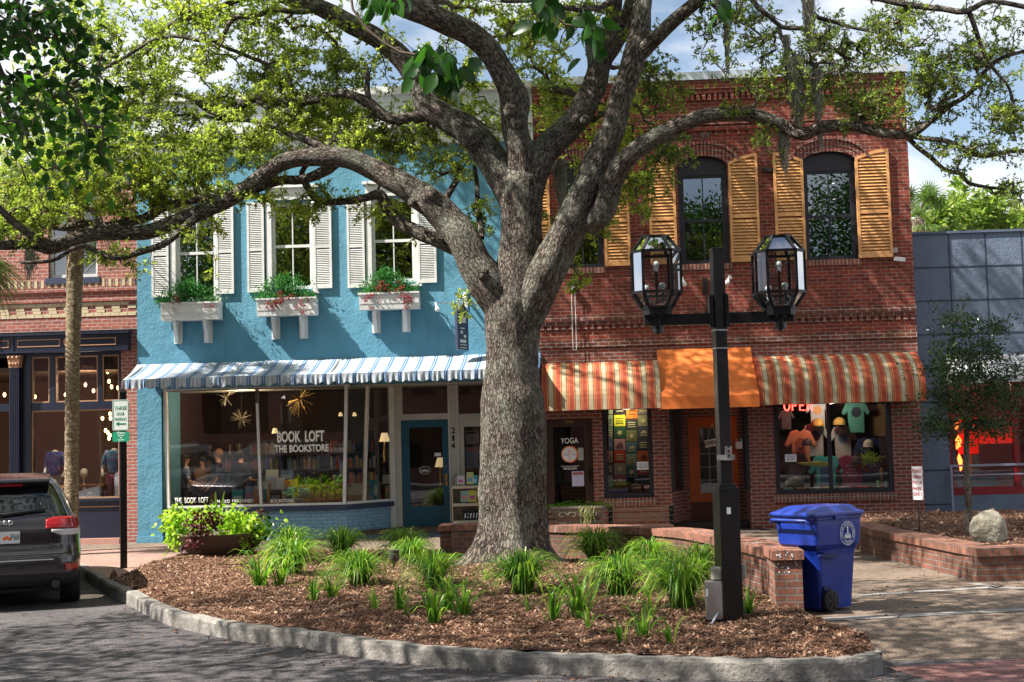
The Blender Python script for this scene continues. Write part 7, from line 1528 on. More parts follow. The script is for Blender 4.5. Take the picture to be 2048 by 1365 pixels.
leafmass([(375, 1042, 45, 22, 80, YP+.1, .35), (347, 1066, 16, 34, 34, YP+.05, .2), (470, 1046, 60, 20, 95, YP+.05, .35), (510, 1058, 24, 24, 36, YP+.1, .25), (430, 1034, 60, 16, 44, YP+.35, .3), (366, 1080, 9, 20, 10, YP, .08), (420, 1062, 10, 16, 8, YP-.1, .1), (470, 1070, 20, 10, 12, YP-.1, .1), (345, 1032, 16, 10, 8, YP, .2)], bo, 'lime_foliage', 'lime_leaf', (.06, .10), 5)
leafmass([(412, 1044, 30, 20, 46, YP-.34, .12), (394, 1068, 14, 22, 24, YP-.34, .1), (520, 1030, 16, 12, 8, YP+.1, .1), (386, 1092, 8, 8, 5, YP-.3, .08)], bo, 'burgundy_foliage', 'burg_leaf', (.05, .08), 5, .6)
leafmass([(525, 1060, 22, 30, 30, YP+.05, .25), (495, 1050, 30, 20, 14, YP, .2)], bo, 'dark_green_foliage', 'pear_leaf', (.05, .09), 4)
V = []; F = []; T = []; a_ = np.random.default_rng(8)
for px, py in ((440, 1022), (445, 985), (430, 1000), (455, 1018), (470, 1022), (476, 1016), (412, 1018), (400, 1028), (435, 985), (462, 1000), (420, 1005), (450, 1030)):
    b_ = W3d(440+a_.uniform(-14, 14), 1050, YP+.2); e_ = W3d(px+(px-440)*.8, py-8, YP+.2+a_.uniform(-.2, .2)); w_ = .032; b = len(V); s_ = Vector((1, .3, 0)).normalized()
    for j in range(5): t = j/4; c = b_.lerp(e_, t)+Vector((0, 0, -.05*t*t)); ww = w_*(1-t**1.6)+.001; V += [tuple(c-s_*ww), tuple(c+s_*ww+Vector((0, .01, 0)))]; T += [.75]*2
    for j in range(4): F.append((b+2*j, b+2*j+1, b+2*j+3, b+2*j+2))
fast_mesh('spiky_leaves', V, F, M['grass_leaf'], bo, {'tint': np.array(T)})
# ---- stone trough on the seat wall and bench behind
tw0 = atZ(1152, 1049, WH); TYr = tw0.y+.2; tx0, tx1 = atY(1099, 1012, TYr).x, atY(1212, 1012, TYr).x; tzb, tzt = WH, atY(1150, 1012, TYr).z
tr = thing('stone_trough', 'weathered ornamental stone trough with trailing grassy plant on the seat wall', 'planter', ((tx0+tx1)/2, TYr, WH))
m = MB(); hw = (tx1-tx0)/2; cxT = (tx0+tx1)/2; H_ = tzt-tzb
def tl(w_, z, d=.16): return rlayer(cxT-w_, cxT+w_, TYr-d, TYr+d, z, .06)
loft(m, [tl(hw*.80, tzb, .11), tl(hw*.80, tzb+.03, .11), tl(hw*.74, tzb+.05, .10), tl(hw*.84, tzb+H_*.35, .13), tl(hw*.93, tzb+H_*.7, .155), tl(hw*.96, tzb+H_*.85, .16), tl(hw, tzb+H_*.88, .17), tl(hw, tzb+H_, .17), tl(hw*.92, tzb+H_, .14), tl(hw*.9, tzb+H_*.85, .13)]); m.build('trough_body', M['trough'], tr)
m = MB()
for k, s_ in ((-.55, 1), (-.18, -1), (.18, 1), (.55, -1)):
    pts = []
    for j in range(16): a = j/15*3.6*PI*.5; r = .075*(1-j/20); pts.append((cxT+k*hw+s_*r*math.cos(a), TYr-.155-.012*0, tzb+H_*.5+r*.7*math.sin(a)))
    m.tube(pts, .011, 6)
m.build('scroll_relief', M['trough'], tr)
e = thing('x', None, None); bpy.data.objects.remove(e)
r_ = np.random.default_rng(77); V = []; F = []; T = []
for i in range(330):
    x = r_.uniform(tx0+.05, tx1-.05); y = TYr+r_.uniform(-.1, .1); a = r_.uniform(-1, 1)+ (.6 if x > cxT else -.1); l = r_.uniform(.12, .34)*(1.3 if r_.random() < .12 else 1); b = len(V); ph = r_.uniform(-.5, .5); rise = r_.uniform(.2, 1.0)
    for j in range(5): t = j/4; p_ = (x+math.sin(a)*l*t, y-abs(ph)*l*t*.6, tzt-.03+l*(rise*t-.55*t*t)); ww = .0045*(1-t)+.001; V += [(p_[0], p_[1], p_[2]-ww), (p_[0]+ww, p_[1]-ww, p_[2]+ww)]; T += [r_.uniform(.0, .9)]*2
    for j in range(4): F.append((b+2*j, b+2*j+1, b+2*j+3, b+2*j+2))
for i in range(40):
    x = atY(1172, 1030, TYr).x+r_.normal(0, .05); b = len(V); l = r_.uniform(.1, .34)
    for j in range(5): t = j/4; V += [(x+.02*math.sin(t*5+i), TYr-.18-.02*t, tzt-l*t), (x+.008+.02*math.sin(t*5+i), TYr-.185-.02*t, tzt-l*t)]; T += [.06*(i % 3)]*2
    for j in range(4): F.append((b+2*j, b+2*j+1, b+2*j+3, b+2*j+2))
fast_mesh('trailing_plant', V, F, M['grass_leaf'], tr, {'tint': np.array(T)})
YBn = tw0.y+.95; bz0 = atY(1220, 1052, YBn).z; bn0, bn1 = atY(1088, 1030, YBn).x, atY(1347, 1030, YBn).x; bt = atY(1280, 1014, YBn).z
be = thing('bench', 'long brown slatted bench with black iron ends behind the seat wall', 'bench', ((bn0+bn1)/2, YBn, 0))
for k in range(5): z = bt-.045-k*.085; m = MB(); m.box(bn0+.03, bn1-.03, YBn-.02-.0*k, YBn+.015, z-.026, z+.030); m.build('slat', M['bench_wood'], be, bevel=.004)
m = MB()
for k in range(5): m.box(bn0+.03, bn1-.03, YBn-.10-k*.09, YBn-.02-k*.09, .44, .475)
m.build('seat', M['bench_wood'], be)
xm_ = atY(1217, 1030, YBn).x
for x in (bn0, xm_, bn1-.06):
    m = MB(); m.box(x, x+.06, YBn-.045, YBn+.03, .3, bt+.01); m.box(x, x+.06, YBn-.5, YBn+.03, .38, .43); m.box(x, x+.06, YBn-.5, YBn-.44, -.02, .43); m.box(x, x+.06, YBn-.02, YBn+.04, -.02, .4)
    ie = m.build('iron_end', M['black_metal'], be, bevel=.004); m = MB()
    for k in range(4): m.ball((x+.03, YBn-.05, bt-.06-k*.085), .011, 8)
    m.build('rivet', M['steel'], ie)
# ---- boulder, stake sign on the raised planter
BR = atZ(1982, 1080, RH); bb = MB(); N_ = 26
vs = []
for i in range(N_+1):
    th = PI*i/N_
    for j in range(36):
        ph = 2*PI*j/36; d = Vector((math.sin(th)*math.cos(ph), math.sin(th)*math.sin(ph), math.cos(th))); r = 1+.16*mnoise.noise(d*1.1+Vector((3, 1, 2)))+.06*mnoise.noise(d*4)
        p_ = Vector((d.x*.245, d.y*.22, d.z*.30))*r; p_.x += .06*max(0, p_.z)/.3; vs.append((BR.x+p_.x, BR.y+.15+p_.y, RH+.10+p_.z))
bb.add(vs, [(i*36+j, (i+1)*36+j, (i+1)*36+(j+1) % 36, i*36+(j+1) % 36) for i in range(N_) for j in range(36)], 0, True); tag(bb.build('boulder', M['stone']), 'pale rounded boulder lying on the mulch in the raised planter', 'boulder')
yz = 20.2; sx = atY(1839, 1060, yz).x; ys = thing('yard_sign', 'small white and red stake sign standing against the brick wall corner', 'sign', (sx, yz, RH)); m = MB(); m.bar((sx, yz, RH-.1), (sx, yz, atY(1838, 935, yz).z), .014, .014); m.build('stake', M['black_matte'], ys)
z0_, z1_ = atY(1838, 1000, yz).z, atY(1838, 933, yz).z; R3 = Matrix.Rotation(math.radians(-62), 3, 'Z'); m = MB(); m.obox((sx, yz-.02, (z0_+z1_)/2), (.22, .006, z1_-z0_), R3); pn = m.build('panel', M['paper'], ys)
for i, (t_, h_) in enumerate((('PLEASE', .05), ('CURBSIDE', .045), ('PICK UP', .05), ('PARKING', .045), ('ONLY', .05))): q = R3 @ Vector((0, -.006, 0)); text(t_, colr((.5, .03, .04)), pn, sx+q.x, yz-.02+q.y, z1_-.09-.085*i, h_, .19, .002, rot=R3)
# ---- SUV
CARC = atZ(2, 1226, KZ); car = thing('parked_suv', 'dark grey suv parked nose in at the left edge, rear lights towards the street', 'car', (CARC.x, CARC.y, KZ))
M['car_paint'] = pm('dark_grey_car_paint', (.036, .031, .036), .2, .5, var=.1, bump=0, spec=.6); M['car_paint'].node_tree.nodes['Principled BSDF'].inputs['Coat Weight'].default_value = 1
M['car_glass'] = pm('car_glass', (.006, .007, .008), .04, 0, var=0, bump=0, spec=.9); M['car_glass'].node_tree.nodes['Principled BSDF'].inputs['Roughness'].default_value = .03
for l_ in list(M['car_glass'].node_tree.links):
    if l_.to_socket.name == 'Roughness': M['car_glass'].node_tree.links.remove(l_)
M['tail_red'] = pm('red_tail_light', (.30, .006, .010), .12, var=.2, bump=0, spec=.8); M['rubber'] = pm('tyre_rubber', (.012, .012, .013), .8)
LAY = [(.30, .84, .16, 4.60), (.38, .915, .06, 4.70), (.48, .945, .015, 4.75), (.60, .965, .0, 4.78), (.70, .968, .02, 4.77), (.76, .962, .07, 4.74), (.84, .958, .10, 4.70), (.95, .955, .105, 4.55), (1.02, .95, .11, 4.35), (1.10, .925, .13, 4.05), (1.16, .905, .16, 3.55), (1.25, .86, .21, 3.40), (1.38, .80, .29, 3.2), (1.50, .735, .36, 3.0), (1.62, .665, .46, 2.78), (1.70, .60, .56, 2.6), (1.75, .52, .68, 2.45), (1.775, .38, .9, 2.3)]
def layer(z):
    for a, b in zip(LAY, LAY[1:]):
        if a[0] <= z <= b[0]: t = (z-a[0])/(b[0]-a[0]); return [a[i]+(b[i]-a[i])*t for i in range(4)]
    return list(LAY[0] if z < LAY[0][0] else LAY[-1])
EXN = 7.5
def cp(z, th, off=0):
    _, w_, r0, r1 = layer(z); yc, hl = (r0+r1)/2, (r1-r0)/2; c, s = math.cos(th), math.sin(th); x = (w_+off)*math.copysign(abs(c)**(2/EXN), c); kk = hl; 
    # keep the corner radius constant although the plan is long
    e2 = EXN*1.6; y = yc+(kk+off)*math.copysign(abs(s)**(2/e2), s); return (CARC.x+x, CARC.y+y, KZ+z)
def thx(z, x): _, w_, a, b = layer(z); return -math.acos(min(.9999, (abs(x)/w_)**(EXN/2)))
m = MB(); zsL = [.30]; 
while zsL[-1] < 1.774: zsL.append(zsL[-1]+.0246)
ths = []
for k in range(120): ths.append(2*PI*k/120)
xsamp = [i/16 for i in range(0, 17)]
ths = sorted(set([round(t, 5) for q in xsamp for t in ((-math.acos(min(1, q**(EXN/2))) % (2*PI)), (math.acos(min(1, q**(EXN/2)))), (PI-math.acos(min(1, q**(EXN/2)))), (PI+math.acos(min(1, q**(EXN/2)))) % (2*PI))]+[round(t, 5) for t in ths])); nT = len(ths)
vs = [cp(z, t) for z in zsL for t in ths]; m.add(vs, [(i*nT+j, i*nT+(j+1) % nT, (i+1)*nT+(j+1) % nT, (i+1)*nT+j) for i in range(len(zsL)-1) for j in range(nT)], 0, True)
m.add(vs[:nT], [tuple(range(nT-1, -1, -1))]); m.add(vs[-nT:], [tuple(range(nT))]); cb = m.build('body', M['car_paint'], car)
def patch(name, mat, z0, z1, xa, xb, off=.008, side=0, parent=car, nz=8, nx=20, zf=None):
    """strip laid on the rear skin between x=xa and x=xb (|x|), continuing `side` metres-ish round the corner"""
    mb = MB(); vs = []
    for i in range(nz+1):
        z = z0+(z1-z0)*i/nz
        for j in range(nx+1):
            x = xa+(xb-xa)*j/nx; zz = z if zf is None else zf(z, x); w_ = layer(zz)[1]; 
            if abs(x) < w_*.985: t = thx(zz, x); 
            else: t = thx(zz, w_*.985)+ (abs(x)-w_*.985)*side
            if x < 0: t = -PI-t
            vs.append(cp(zz, t, off))
    mb.add(vs, [(i*(nx+1)+j, i*(nx+1)+j+1, (i+1)*(nx+1)+j+1, (i+1)*(nx+1)+j) for i in range(nz) for j in range(nx)], 0, True); o_ = mb.build(name, mat, parent)
    s_ = o_.modifiers.new('s', 'SOLIDIFY'); s_.thickness = .006; s_.offset = 0; return o_
rg = patch('rear_window', M['car_glass'], 1.225, 1.56, -.62, .62, .006, zf=lambda z, x: z)
mb = MB(); vs = []
for i in range(9):
    z = 1.225+(1.565-1.225)*i/8; w_ = layer(z)[1]-.115
    for j in range(25): x = -w_+2*w_*j/24; t = thx(z, x); t = t if x >= 0 else -PI-t; vs.append(cp(z, t, .008))
bpy.data.objects.remove(rg); mb.add(vs, [(i*25+j, i*25+j+1, (i+1)*25+j+1, (i+1)*25+j) for i in range(8) for j in range(24)], 0, True); rg = mb.build('rear_window', M['car_glass'], car)
for s_ in (1, -1):
    zt_f = lambda z, x: z
    patch('tail_light', M['tail_red'], 1.045, 1.195, s_*.50, s_*.955, .016, .35, zf=lambda z, x: z+(.03*min(1, (abs(x)-.5)/.1)-.03 if z > 1.1 else 0)); patch('reverse_light', colr((.55, .5, .52), .15), .955, 1.035, s_*.57, s_*.93, .014, .35, zf=lambda z, x: z+(.05*max(0, 1-(abs(x)-.57)/.12) if z < 1 else 0)); patch('reflector', M['tail_red'], .505, .585, s_*.74, s_*.91, .012, 0)
    m = MB(); q = cp(1.12, thx(1.12, .70), .022); 
patch('lower_bumper', M['black_matte'], .31, .47, -.94, .94, .006, 0, nx=30); patch('chrome_strip', M['steel'], .645, .66, -.60, .60, .010, 0)
patch('tailgate_seam', M['black_matte'], .72, .73, -.80, .80, .004, 0, nz=1); 
for s_ in (1, -1): patch('tailgate_seam', M['black_matte'], .73, 1.2, s_*.795, s_*.803, .004, 0, nx=1)
m = MB(); yS = layer(1.62)[2]; m.prismX([(CARC.y+yS+.28, KZ+1.765), (CARC.y+yS-.14, KZ+1.70), (CARC.y+yS-.16, KZ+1.66), (CARC.y+yS-.08, KZ+1.61), (CARC.y+yS+.1, KZ+1.60)][::-1], CARC.x-.56, CARC.x+.56); m.build('roof_spoiler', M['car_paint'], car, bevel=.012)
m = MB(); m.box(CARC.x-.22, CARC.x+.22, CARC.y+yS-.15, CARC.y+yS-.13, KZ+1.61, KZ+1.635); m.build('high_brake_light', M['tail_red'], car)
for s_ in (1, -1): m = MB(); m.tube([(CARC.x+s_*.50, CARC.y+.75+k*.2, KZ+1.765+.05*math.sin(min(1, k/1.0)*PI/2 if k < 5 else (9-k)/4*PI/2)) for k in range(10)], .016, 8); m.build('roof_rail', M['steel'], car)
m = MB(); yw = CARC.y+layer(1.30)[2]-.03; m.bar((CARC.x-.05, yw-.03, KZ+1.235), (CARC.x+.50, yw-.01, KZ+1.30), .03, .03); m.lathe([(.03, -.04), (.03, .02)], (CARC.x-.05, yw, KZ+1.235), 10, axis='Y'); m.build('rear_wiper', M['black_matte'], car)
yP = CARC.y+layer(.95)[2]-.022; m = MB(); m.box(CARC.x-.125, CARC.x+.19, yP-.004, yP, KZ+.875, KZ+1.03); npl = m.build('licence_plate', M['paper'], car)
text('P68', colr((.02, .05, .04)), npl, CARC.x+.128, yP-.008, KZ+.92, .078, .10, .002, bold=.02); m = MB()
for dx, dz in ((0, 0), (.035, -.02), (-.03, -.015)): m.disc((CARC.x+.03+dx, yP-.007, KZ+.955+dz), .022, .002, 12)
m.build('orange_emblem', colr((.8, .16, .02)), npl)
text('Jeep', M['steel'], car, CARC.x-.01, CARC.y+layer(1.15)[2]-.022, KZ+1.115, .085, .25, .006, bold=.02); text('LIMITED', M['steel'], car, CARC.x+.645, CARC.y+layer(.84)[2]-.0, KZ+.815, .03, .14, .012)
m = MB(); m.lathe([(.045, -.06), (.05, -.06), (.05, .2), (.04, .2)], (CARC.x+.63, CARC.y+.08, KZ+.33), 16, axis='Y'); m.build('exhaust_pipe', colr((.04, .04, .045), .3), car)
m = MB(); m.box(CARC.x-.7, CARC.x+.7, CARC.y+.4, CARC.y+4.3, KZ+.20, KZ+.33); m.tube([(CARC.x-.2, CARC.y+.3, KZ+.25), (CARC.x+.35, CARC.y+.32, KZ+.25), (CARC.x+.52, CARC.y+.3, KZ+.32)], .04, 8); m.build('underbody', M['black_matte'], car)
wp0 = None
for s_, yy in ((1, .95), (-1, .95), (1, 3.85), (-1, 3.85)):
    m = MB(); c = (CARC.x+s_*.82, CARC.y+yy, KZ+.375); m.lathe([(.25, -.13), (.345, -.13), (.37, -.10), (.375, 0), (.37, .10), (.345, .13), (.25, .13)], c, 32, axis='X'); wh = m.build('wheel', M['rubber'], car); m = MB(); m.lathe([(.03, .10*s_), (.25, .11*s_), (.25, -.11*s_), (.03, -.1*s_)], c, 24, axis='X'); m.build('rim', M['steel'], wh)
# side windows (seen from other viewpoints and in reflections)
for s_ in (1, -1):
    mb = MB(); vs = []
    for i in range(7):
        z = 1.22+(1.58-1.22)*i/6
        _, w_, a, b = layer(z)
        for j in range(15): y = a+.35+(b-a-.6)*j/14; vs.append((CARC.x+s_*(w_+.004), CARC.y+y, KZ+z))
    mb.add(vs, [((i*15+j), (i*15+j+1), ((i+1)*15+j+1), ((i+1)*15+j))[::s_] for i in range(6) for j in range(14)], 0, True); mb.build('side_window', M['car_glass'], car)
car.rotation_euler = (0, 0, math.radians(22)); car.location.x = CARC.x+.04
# ---- fittings on the facades
boxes = []
LBX = ['white window box under the left upper window of the blue wall', 'white window box under the middle upper window of the blue wall', 'white window box under the right upper window of the blue wall']
for bi, (x0, x1, y0, y1, br_, rs) in enumerate(((321, 437, 605, 640, (353, 413), [(352, 590, 8), (418, 604, 3)]), (513, 631, 596, 631, (549, 605), [(546, 604, 16), (605, 606, 10), (565, 588, 12)]), (718, 837, 585, 618, (751, 811), [(740, 598, 10), (818, 598, 16), (765, 570, 12), (800, 577, 9)]))):
    YB = YF-.36; X0, X1, Z0, Z1 = RC(x0, y0, x1, y1, YB); fb = thing('window_box', LBX[bi], 'flower box', ((X0+X1)/2, YF-.2, Z0), 'white window boxes on the blue wall'); m = MB()
    m.prismX([(YB, Z1), (YB+.03, Z0), (YF-.045, Z0), (YF-.045, Z1)], X0, X1); m.box(X0-.02, X1+.02, YB-.02, YB+.012, Z1-.03, Z1+.004); m.box(X0-.001, X1+.001, YB+.008, YB+.012, Z0+.13, Z0+.14); m.build('box', M['white_paint'], fb)
    for bx in br_:
        xx = atY(bx, 660, YF-.15).x; m = MB(); zb_2 = Z0-.44; m.prismX([(YB+.05, Z0-.002), (YB+.05, Z0-.06), (YF-.16, zb_2+.06), (YF-.13, zb_2), (YF-.041, zb_2), (YF-.041, Z0-.002)], xx-.035, xx+.035); m.box(xx-.085, xx+.085, YF-.04, YF-.004, zb_2-.02, Z0-.002); m.build('bracket', M['white_paint'], fb)
    cxp = (x0+x1)/2; P = []; D = []
    for (px, py, rx, ry, n) in ((cxp, y0-18, 34, 18, 90), (cxp-34, y0-4, 26, 10, 50), (cxp+38, y0-4, 22, 8, 40), (cxp-5, y0-30, 22, 13, 40)):
        for k in range(n):
            u = rng.normal(0, .6, 3); c = W3d(px+u[0]*rx, min(y0+6, py+u[1]*ry), YB+.17+u[2]*.13)
            for j in range(14): o_ = rng.normal(0, .035, 3); P.append((c.x+o_[0], c.y+o_[1], c.z+o_[2])); D.append(o_+np.array((0, 0, .01)))
    leaf_cloud(np.array(P), np.array(D), rng.uniform(.04, .065, len(P)), .45, np.clip(rng.normal(.5, .25, len(P)), 0, 1), rng, mat=M['box_leaf'], parent=fb, name='foliage'); m = MB()
    for (px, py, n) in rs:
        for k in range(n):
            c = W3d(px+random.gauss(0, 7), py+random.gauss(0, 7)+abs(random.gauss(0, 6)), YB-.04)
            for j in range(5): m.ball((c.x+random.gauss(0, .025), c.y+random.gauss(0, .02), c.z+random.gauss(0, .03)), .013, 6)
    m.build('red_berries', M['red_flower'], fb)
# blade sign and lamps
bs_x = atY(921, 650, YF-.55).x; q = RC(914, 612, 932, 700, YF-.5); e = thing('blade_sign', 'narrow navy hanging sign board on a white bracket left of the oak trunk', 'sign', (q[0], YF-.3, q[3]))
R4 = Matrix.Rotation(math.radians(62), 3, 'Z'); zc_ = (q[2]+q[3])/2; hh = (q[3]-q[2])/2; cs = Vector(((q[0]+q[1])/2, YF-.45, zc_)); pts = [(-.20, -hh), (.20, -hh), (.20, hh-.1), (.12, hh-.03), (.1, hh), (-.1, hh), (-.12, hh-.03), (-.20, hh-.1)]
m = MB(); n = len(pts); vs = [cs+R4 @ Vector((x, -.03, z)) for x, z in pts]+[cs+R4 @ Vector((x, .03, z)) for x, z in pts]; m.add(vs, [tuple(range(n)), tuple(range(2*n-1, n-1, -1))]+[(i, i+n, (i+1) % n+n, (i+1) % n) for i in range(n)]); bd_ = m.build('board', colr((.03, .04, .075), .4), e)
m = MB()
for (x0, x1, z0, z1) in ((-.1, .1, .10, .22), (-.12, .05, -.02, .0), (-.1, -.02, -.12, -.06), (.02, .1, -.2, -.14), (-.12, .1, -.30, -.24), (-.12, .12, -.35, -.335), (-.12, .12, -.41, -.395)): m.obox(cs+R4 @ Vector(((x0+x1)/2, -.034, (z0+z1)/2)), (x1-x0, .006, z1-z0), R4)
m.build('lettering', colr((.5, .5, .46)), bd_)
m = MB(); bx = cs.x+.05; m.box(bx-.04, bx+.04, YF-.02, YF-.003, q[3]-.02, q[3]+.32); m.bar((bx, YF-.02, q[3]+.22), (cs.x-.06, YF-.72, q[3]+.07), .025, .025); m.bar((bx, YF-.02, q[3]+.02), (cs.x-.06, YF-.72, q[3]+.07), .02, .02); m.bar((bx, YF-.02, q[3]+.30), (cs.x-.04, YF-.5, q[3]+.11), .02, .02); m.build('bracket', M['white_paint'], e)
def spot(px, py, x1px, label, Y=YF-.5, wallpx=None, group='wall spotlights', rot=.5):
    c = atY(px, py, Y); e = thing('wall_spotlight', label, 'spotlight', tuple(c), group); m = MB(); d = Vector((.25, -.3, -1)).normalized() if rot > 0 else Vector((-.35, -.3, -1)).normalized()
    m.tube([c-d*.12, c-d*.05, c-d*.02, c+d*.05], [.02, .022, .03, .055], 12); h_ = m.build('lamp_head', M['white_paint'], e); m = MB(); m.lathe([(.003, 0), (.048, .0)], (0, 0, 0), 12) if False else m.ball(c+d*.045, .042, 10); m.build('bulb', M['bulb_white'], h_)
    w_ = atY(wallpx[0], wallpx[1], YF); m = MB(); m.bar(c-d*.1, (w_.x, YF-.04, w_.z), .014, .014); m.ball((w_.x, YF-.03, w_.z), .04, 8); m.build('arm', M['white_paint'], e)
spot(874, 616, 0, 'white spotlight on a long arm left of the blade sign on the blue wall', Y=YF-.6, wallpx=(958, 607)); spot(1368, 566, 0, 'white wall spotlight on the brick, right of the left lantern', Y=YF-.2, wallpx=(1362, 562)); spot(1456, 562, 0, 'white wall spotlight on the brick, just right of the post top', Y=YF-.2, wallpx=(1460, 557), rot=-1)
m = MB(); c = atY(1411, 572, YF-.08); m.box(c.x-.05, c.x+.05, YF-.06, YF-.002, c.z-.16, c.z+.16); m.tube([(c.x, YF-.08, c.z), (c.x+.01, YF-.1, c.z-.1), (c.x+.01, YF-.09, c.z-.6)], .012, 6); tag(m.build('pulley_bracket', M['black_matte']), 'black cleat with hanging cord on the brick wall left of the post top', 'cleat')
m = MB(); c = atY(1146, 580, YF-.1); c2_ = atY(1147, 700, YF-.1); m.box(c.x-.04, c.x+.04, YF-.13, YF-.002, c.z-.05, c.z+.08); m.bar((c.x-.035, YF-.1, c.z), (c.x-.035, YF-.1, c2_.z), .012, .012); m.bar((c.x+.035, YF-.1, c.z), (c.x+.035, YF-.1, c2_.z), .012, .012); m.bar((c.x-.035, YF-.1, c2_.z), (c.x+.035, YF-.1, c2_.z), .012, .012)
tag(m.build('hanging_sign_frame', M['white_paint']), 'thin empty white frame hanging on the brick wall right of the oak trunk', 'sign frame')
# ------------------------------------------------------------ people and goods behind the glass
def skin_mesh(name, nodes, edges, radii, mat, parent, root=0, sub=1):
    me = bpy.data.meshes.new(name); me.from_pydata([tuple(n) for n in nodes], edges, []); ob = bpy.data.objects.new('tmp', me); COL.objects.link(ob)
    ob.modifiers.new('skin', 'SKIN'); sv_ = me.skin_vertices
    if len(sv_) == 0: me.attributes.new('x', 'FLOAT', 'POINT')
    for i, r in enumerate(radii): v = me.skin_vertices[0].data[i]; v.radius = (r, r) if not hasattr(r, '__len__') else r; v.use_root = (i == root)
    s = ob.modifiers.new('sub', 'SUBSURF'); s.levels = sub; s.render_levels = sub; bpy.context.view_layer.update()
    m2 = bpy.data.meshes.new_from_object(ob.evaluated_get(bpy.context.evaluated_depsgraph_get())); COL.objects.unlink(ob); bpy.data.objects.remove(ob)
    m2.materials.clear(); m2.materials.append(mat); m2.polygons.foreach_set('use_smooth', [True]*len(m2.polygons)); m2.name = name
    o_ = bpy.data.objects.new(name, m2); COL.objects.link(o_); o_.parent = parent; return o_
SKIN = pm('skin', (.52, .27, .18), .5, var=.08, bump=0)
def person(label, loc, rz, shirt, trous, hair, long_hair=False, arms=((.25, .1, 1.15), (-.25, .1, 1.15)), head_turn=0, lean=0, mannequin=False, H=1.70, sleeves=True, name='person', cat='person', skinm=None, headless=False, shirtmat=None):
    """local frame: faces -Y, x to its left. arms = hand targets."""
    e = thing(name, label, cat, loc, None, rz); k = H/1.72; ly = -lean; sk = skinm or SKIN
    J = {'pelvis': (0, 0, .95), 'waist': (0, ly*.3, 1.08), 'chest': (0, ly*.7, 1.28), 'neckb': (0, ly, 1.44), 'neck': (0, ly-.005, 1.50), 'jaw': (0, ly-.03, 1.545), 'head': (0, ly-.012, 1.61), 'top': (0, ly+.005, 1.675)}
    N = [Vector(J[q])*k for q in ('pelvis', 'waist', 'chest', 'neckb', 'neck')]; R = [(.155, .11), (.135, .095), (.165, .105), (.075, .07), (.052, .055)]; E = [(0, 1), (1, 2), (2, 3), (3, 4)]
    if not headless: N += [Vector(J[q])*k for q in ('jaw', 'head', 'top')]; R += [(.058, .072), (.078, .092), (.062, .07)]; E += [(4, 5), (5, 6), (6, 7)]
    sh = []; shirtN = [N[0]+Vector((0, 0, -.06)), N[1].copy(), N[2].copy(), N[3].copy()]; shR = [(.17, .128), (.152, .112), (.182, .125), (.085, .085)]; shE = [(0, 1), (1, 2), (2, 3)]
    for s_, tgt in ((1, arms[0]), (-1, arms[1])):
        S = Vector((s_*.175, ly*.9, 1.39))*k; Hd = Vector(tgt)*k; mid = (S+Hd)/2; d = (Hd-S).length; L_ = .56*k; bend = math.sqrt(max(0, (L_/2)**2-(d/2)**2)); elb = mid+Vector((s_*.25, .35, -.75)).normalized()*bend; b = len(N)
        N += [S, elb, Hd]; R += [(.052, .052), (.038, .038), (.026, .026)]; E += [(2, b), (b, b+1), (b+1, b+2)]
        fd = (Hd-elb).normalized(); pl = Hd+fd*.045*k; N.append(pl); R.append((.034, .018)); E.append((b+2, b+3)); pidx = b+3; perp = fd.cross(Vector((0, 0, 1))).normalized() if abs(fd.z) < .9 else Vector((0, 1, 0))
        for fi, (of, fl) in enumerate(((-.026, .07), (-.009, .08), (.009, .076), (.026, .058))): a = len(N); q = pl+perp*of+fd*.02; N += [q+fd*.02, q+fd*fl*.8+Vector((0, 0, -.015))]; R += [(.0085, .0085), (.007, .007)]; E += [(pidx, a), (a, a+1)]
        a = len(N); N += [pl-perp*.04-fd*.0, pl-perp*.055+fd*.035]; R += [(.010, .010), (.008, .008)]; E += [(pidx, a), (a, a+1)]
        c = len(shirtN); end = S.lerp(elb, .8); shirtN += [S+Vector((s_*.005, 0, .0)), end]; shR += [(.068, .068), (.062, .062)]; shE += [(2, c), (c, c+1)]
    skin_mesh('body', N, E, R, sk, e, 0, 1); skin_mesh('shirt', shirtN, shE, shR, shirtmat or colr(shirt), e, 0, 2)
    tn = [Vector((0, 0, .98))*k]; tr_ = [(.165, .12)]; te = []
    for s_ in (1, -1): c = len(tn); tn += [Vector((s_*.09, 0, .86))*k, Vector((s_*.10, -.01, .50))*k, Vector((s_*.10, .01, .10))*k]; tr_ += [(.10, .105), (.068, .075), (.055, .06)]; te += [(0, c), (c, c+1), (c+1, c+2)]
    skin_mesh('trousers', tn, te, tr_, colr(trous), e, 0, 2)
    m = MB()
    for s_ in (1, -1): m.obox((s_*.10*k, -.05, .04), (.09, .26, .08))
    m.build('shoe', M['black_matte'], e, bevel=.02)
    for o_ in e.children:
        pass
    if not headless:
        hc = Vector((0, ly-.0, 1.625))*k; m = MB(); m.ball(hc+Vector((0, .018, .022)), .098, 14, 0, (1, 1.08, 1.02)); 
        if long_hair: m.ball(hc+Vector((0, .06, -.10)), .10, 12, 0, (1, .7, 1.5))
        hr = m.build('hair', colr(hair, .6), None); hr.parent = e
        m = MB(); m.ball(hc+Vector((0, -.097, -.035)), .014, 8, 0, (1, 1.2, 1.3)); 
        for s_ in (1, -1): m.ball(hc+Vector((s_*.08, 0, -.02)), .02, 8, 0, (.5, 1, 1.4))
        nf_ = m.build('nose_and_ears', sk, None); nf_.parent = e; m = MB()
        for s_ in (1, -1): m.ball(hc+Vector((s_*.03, -.088, -.005)), .010, 8)
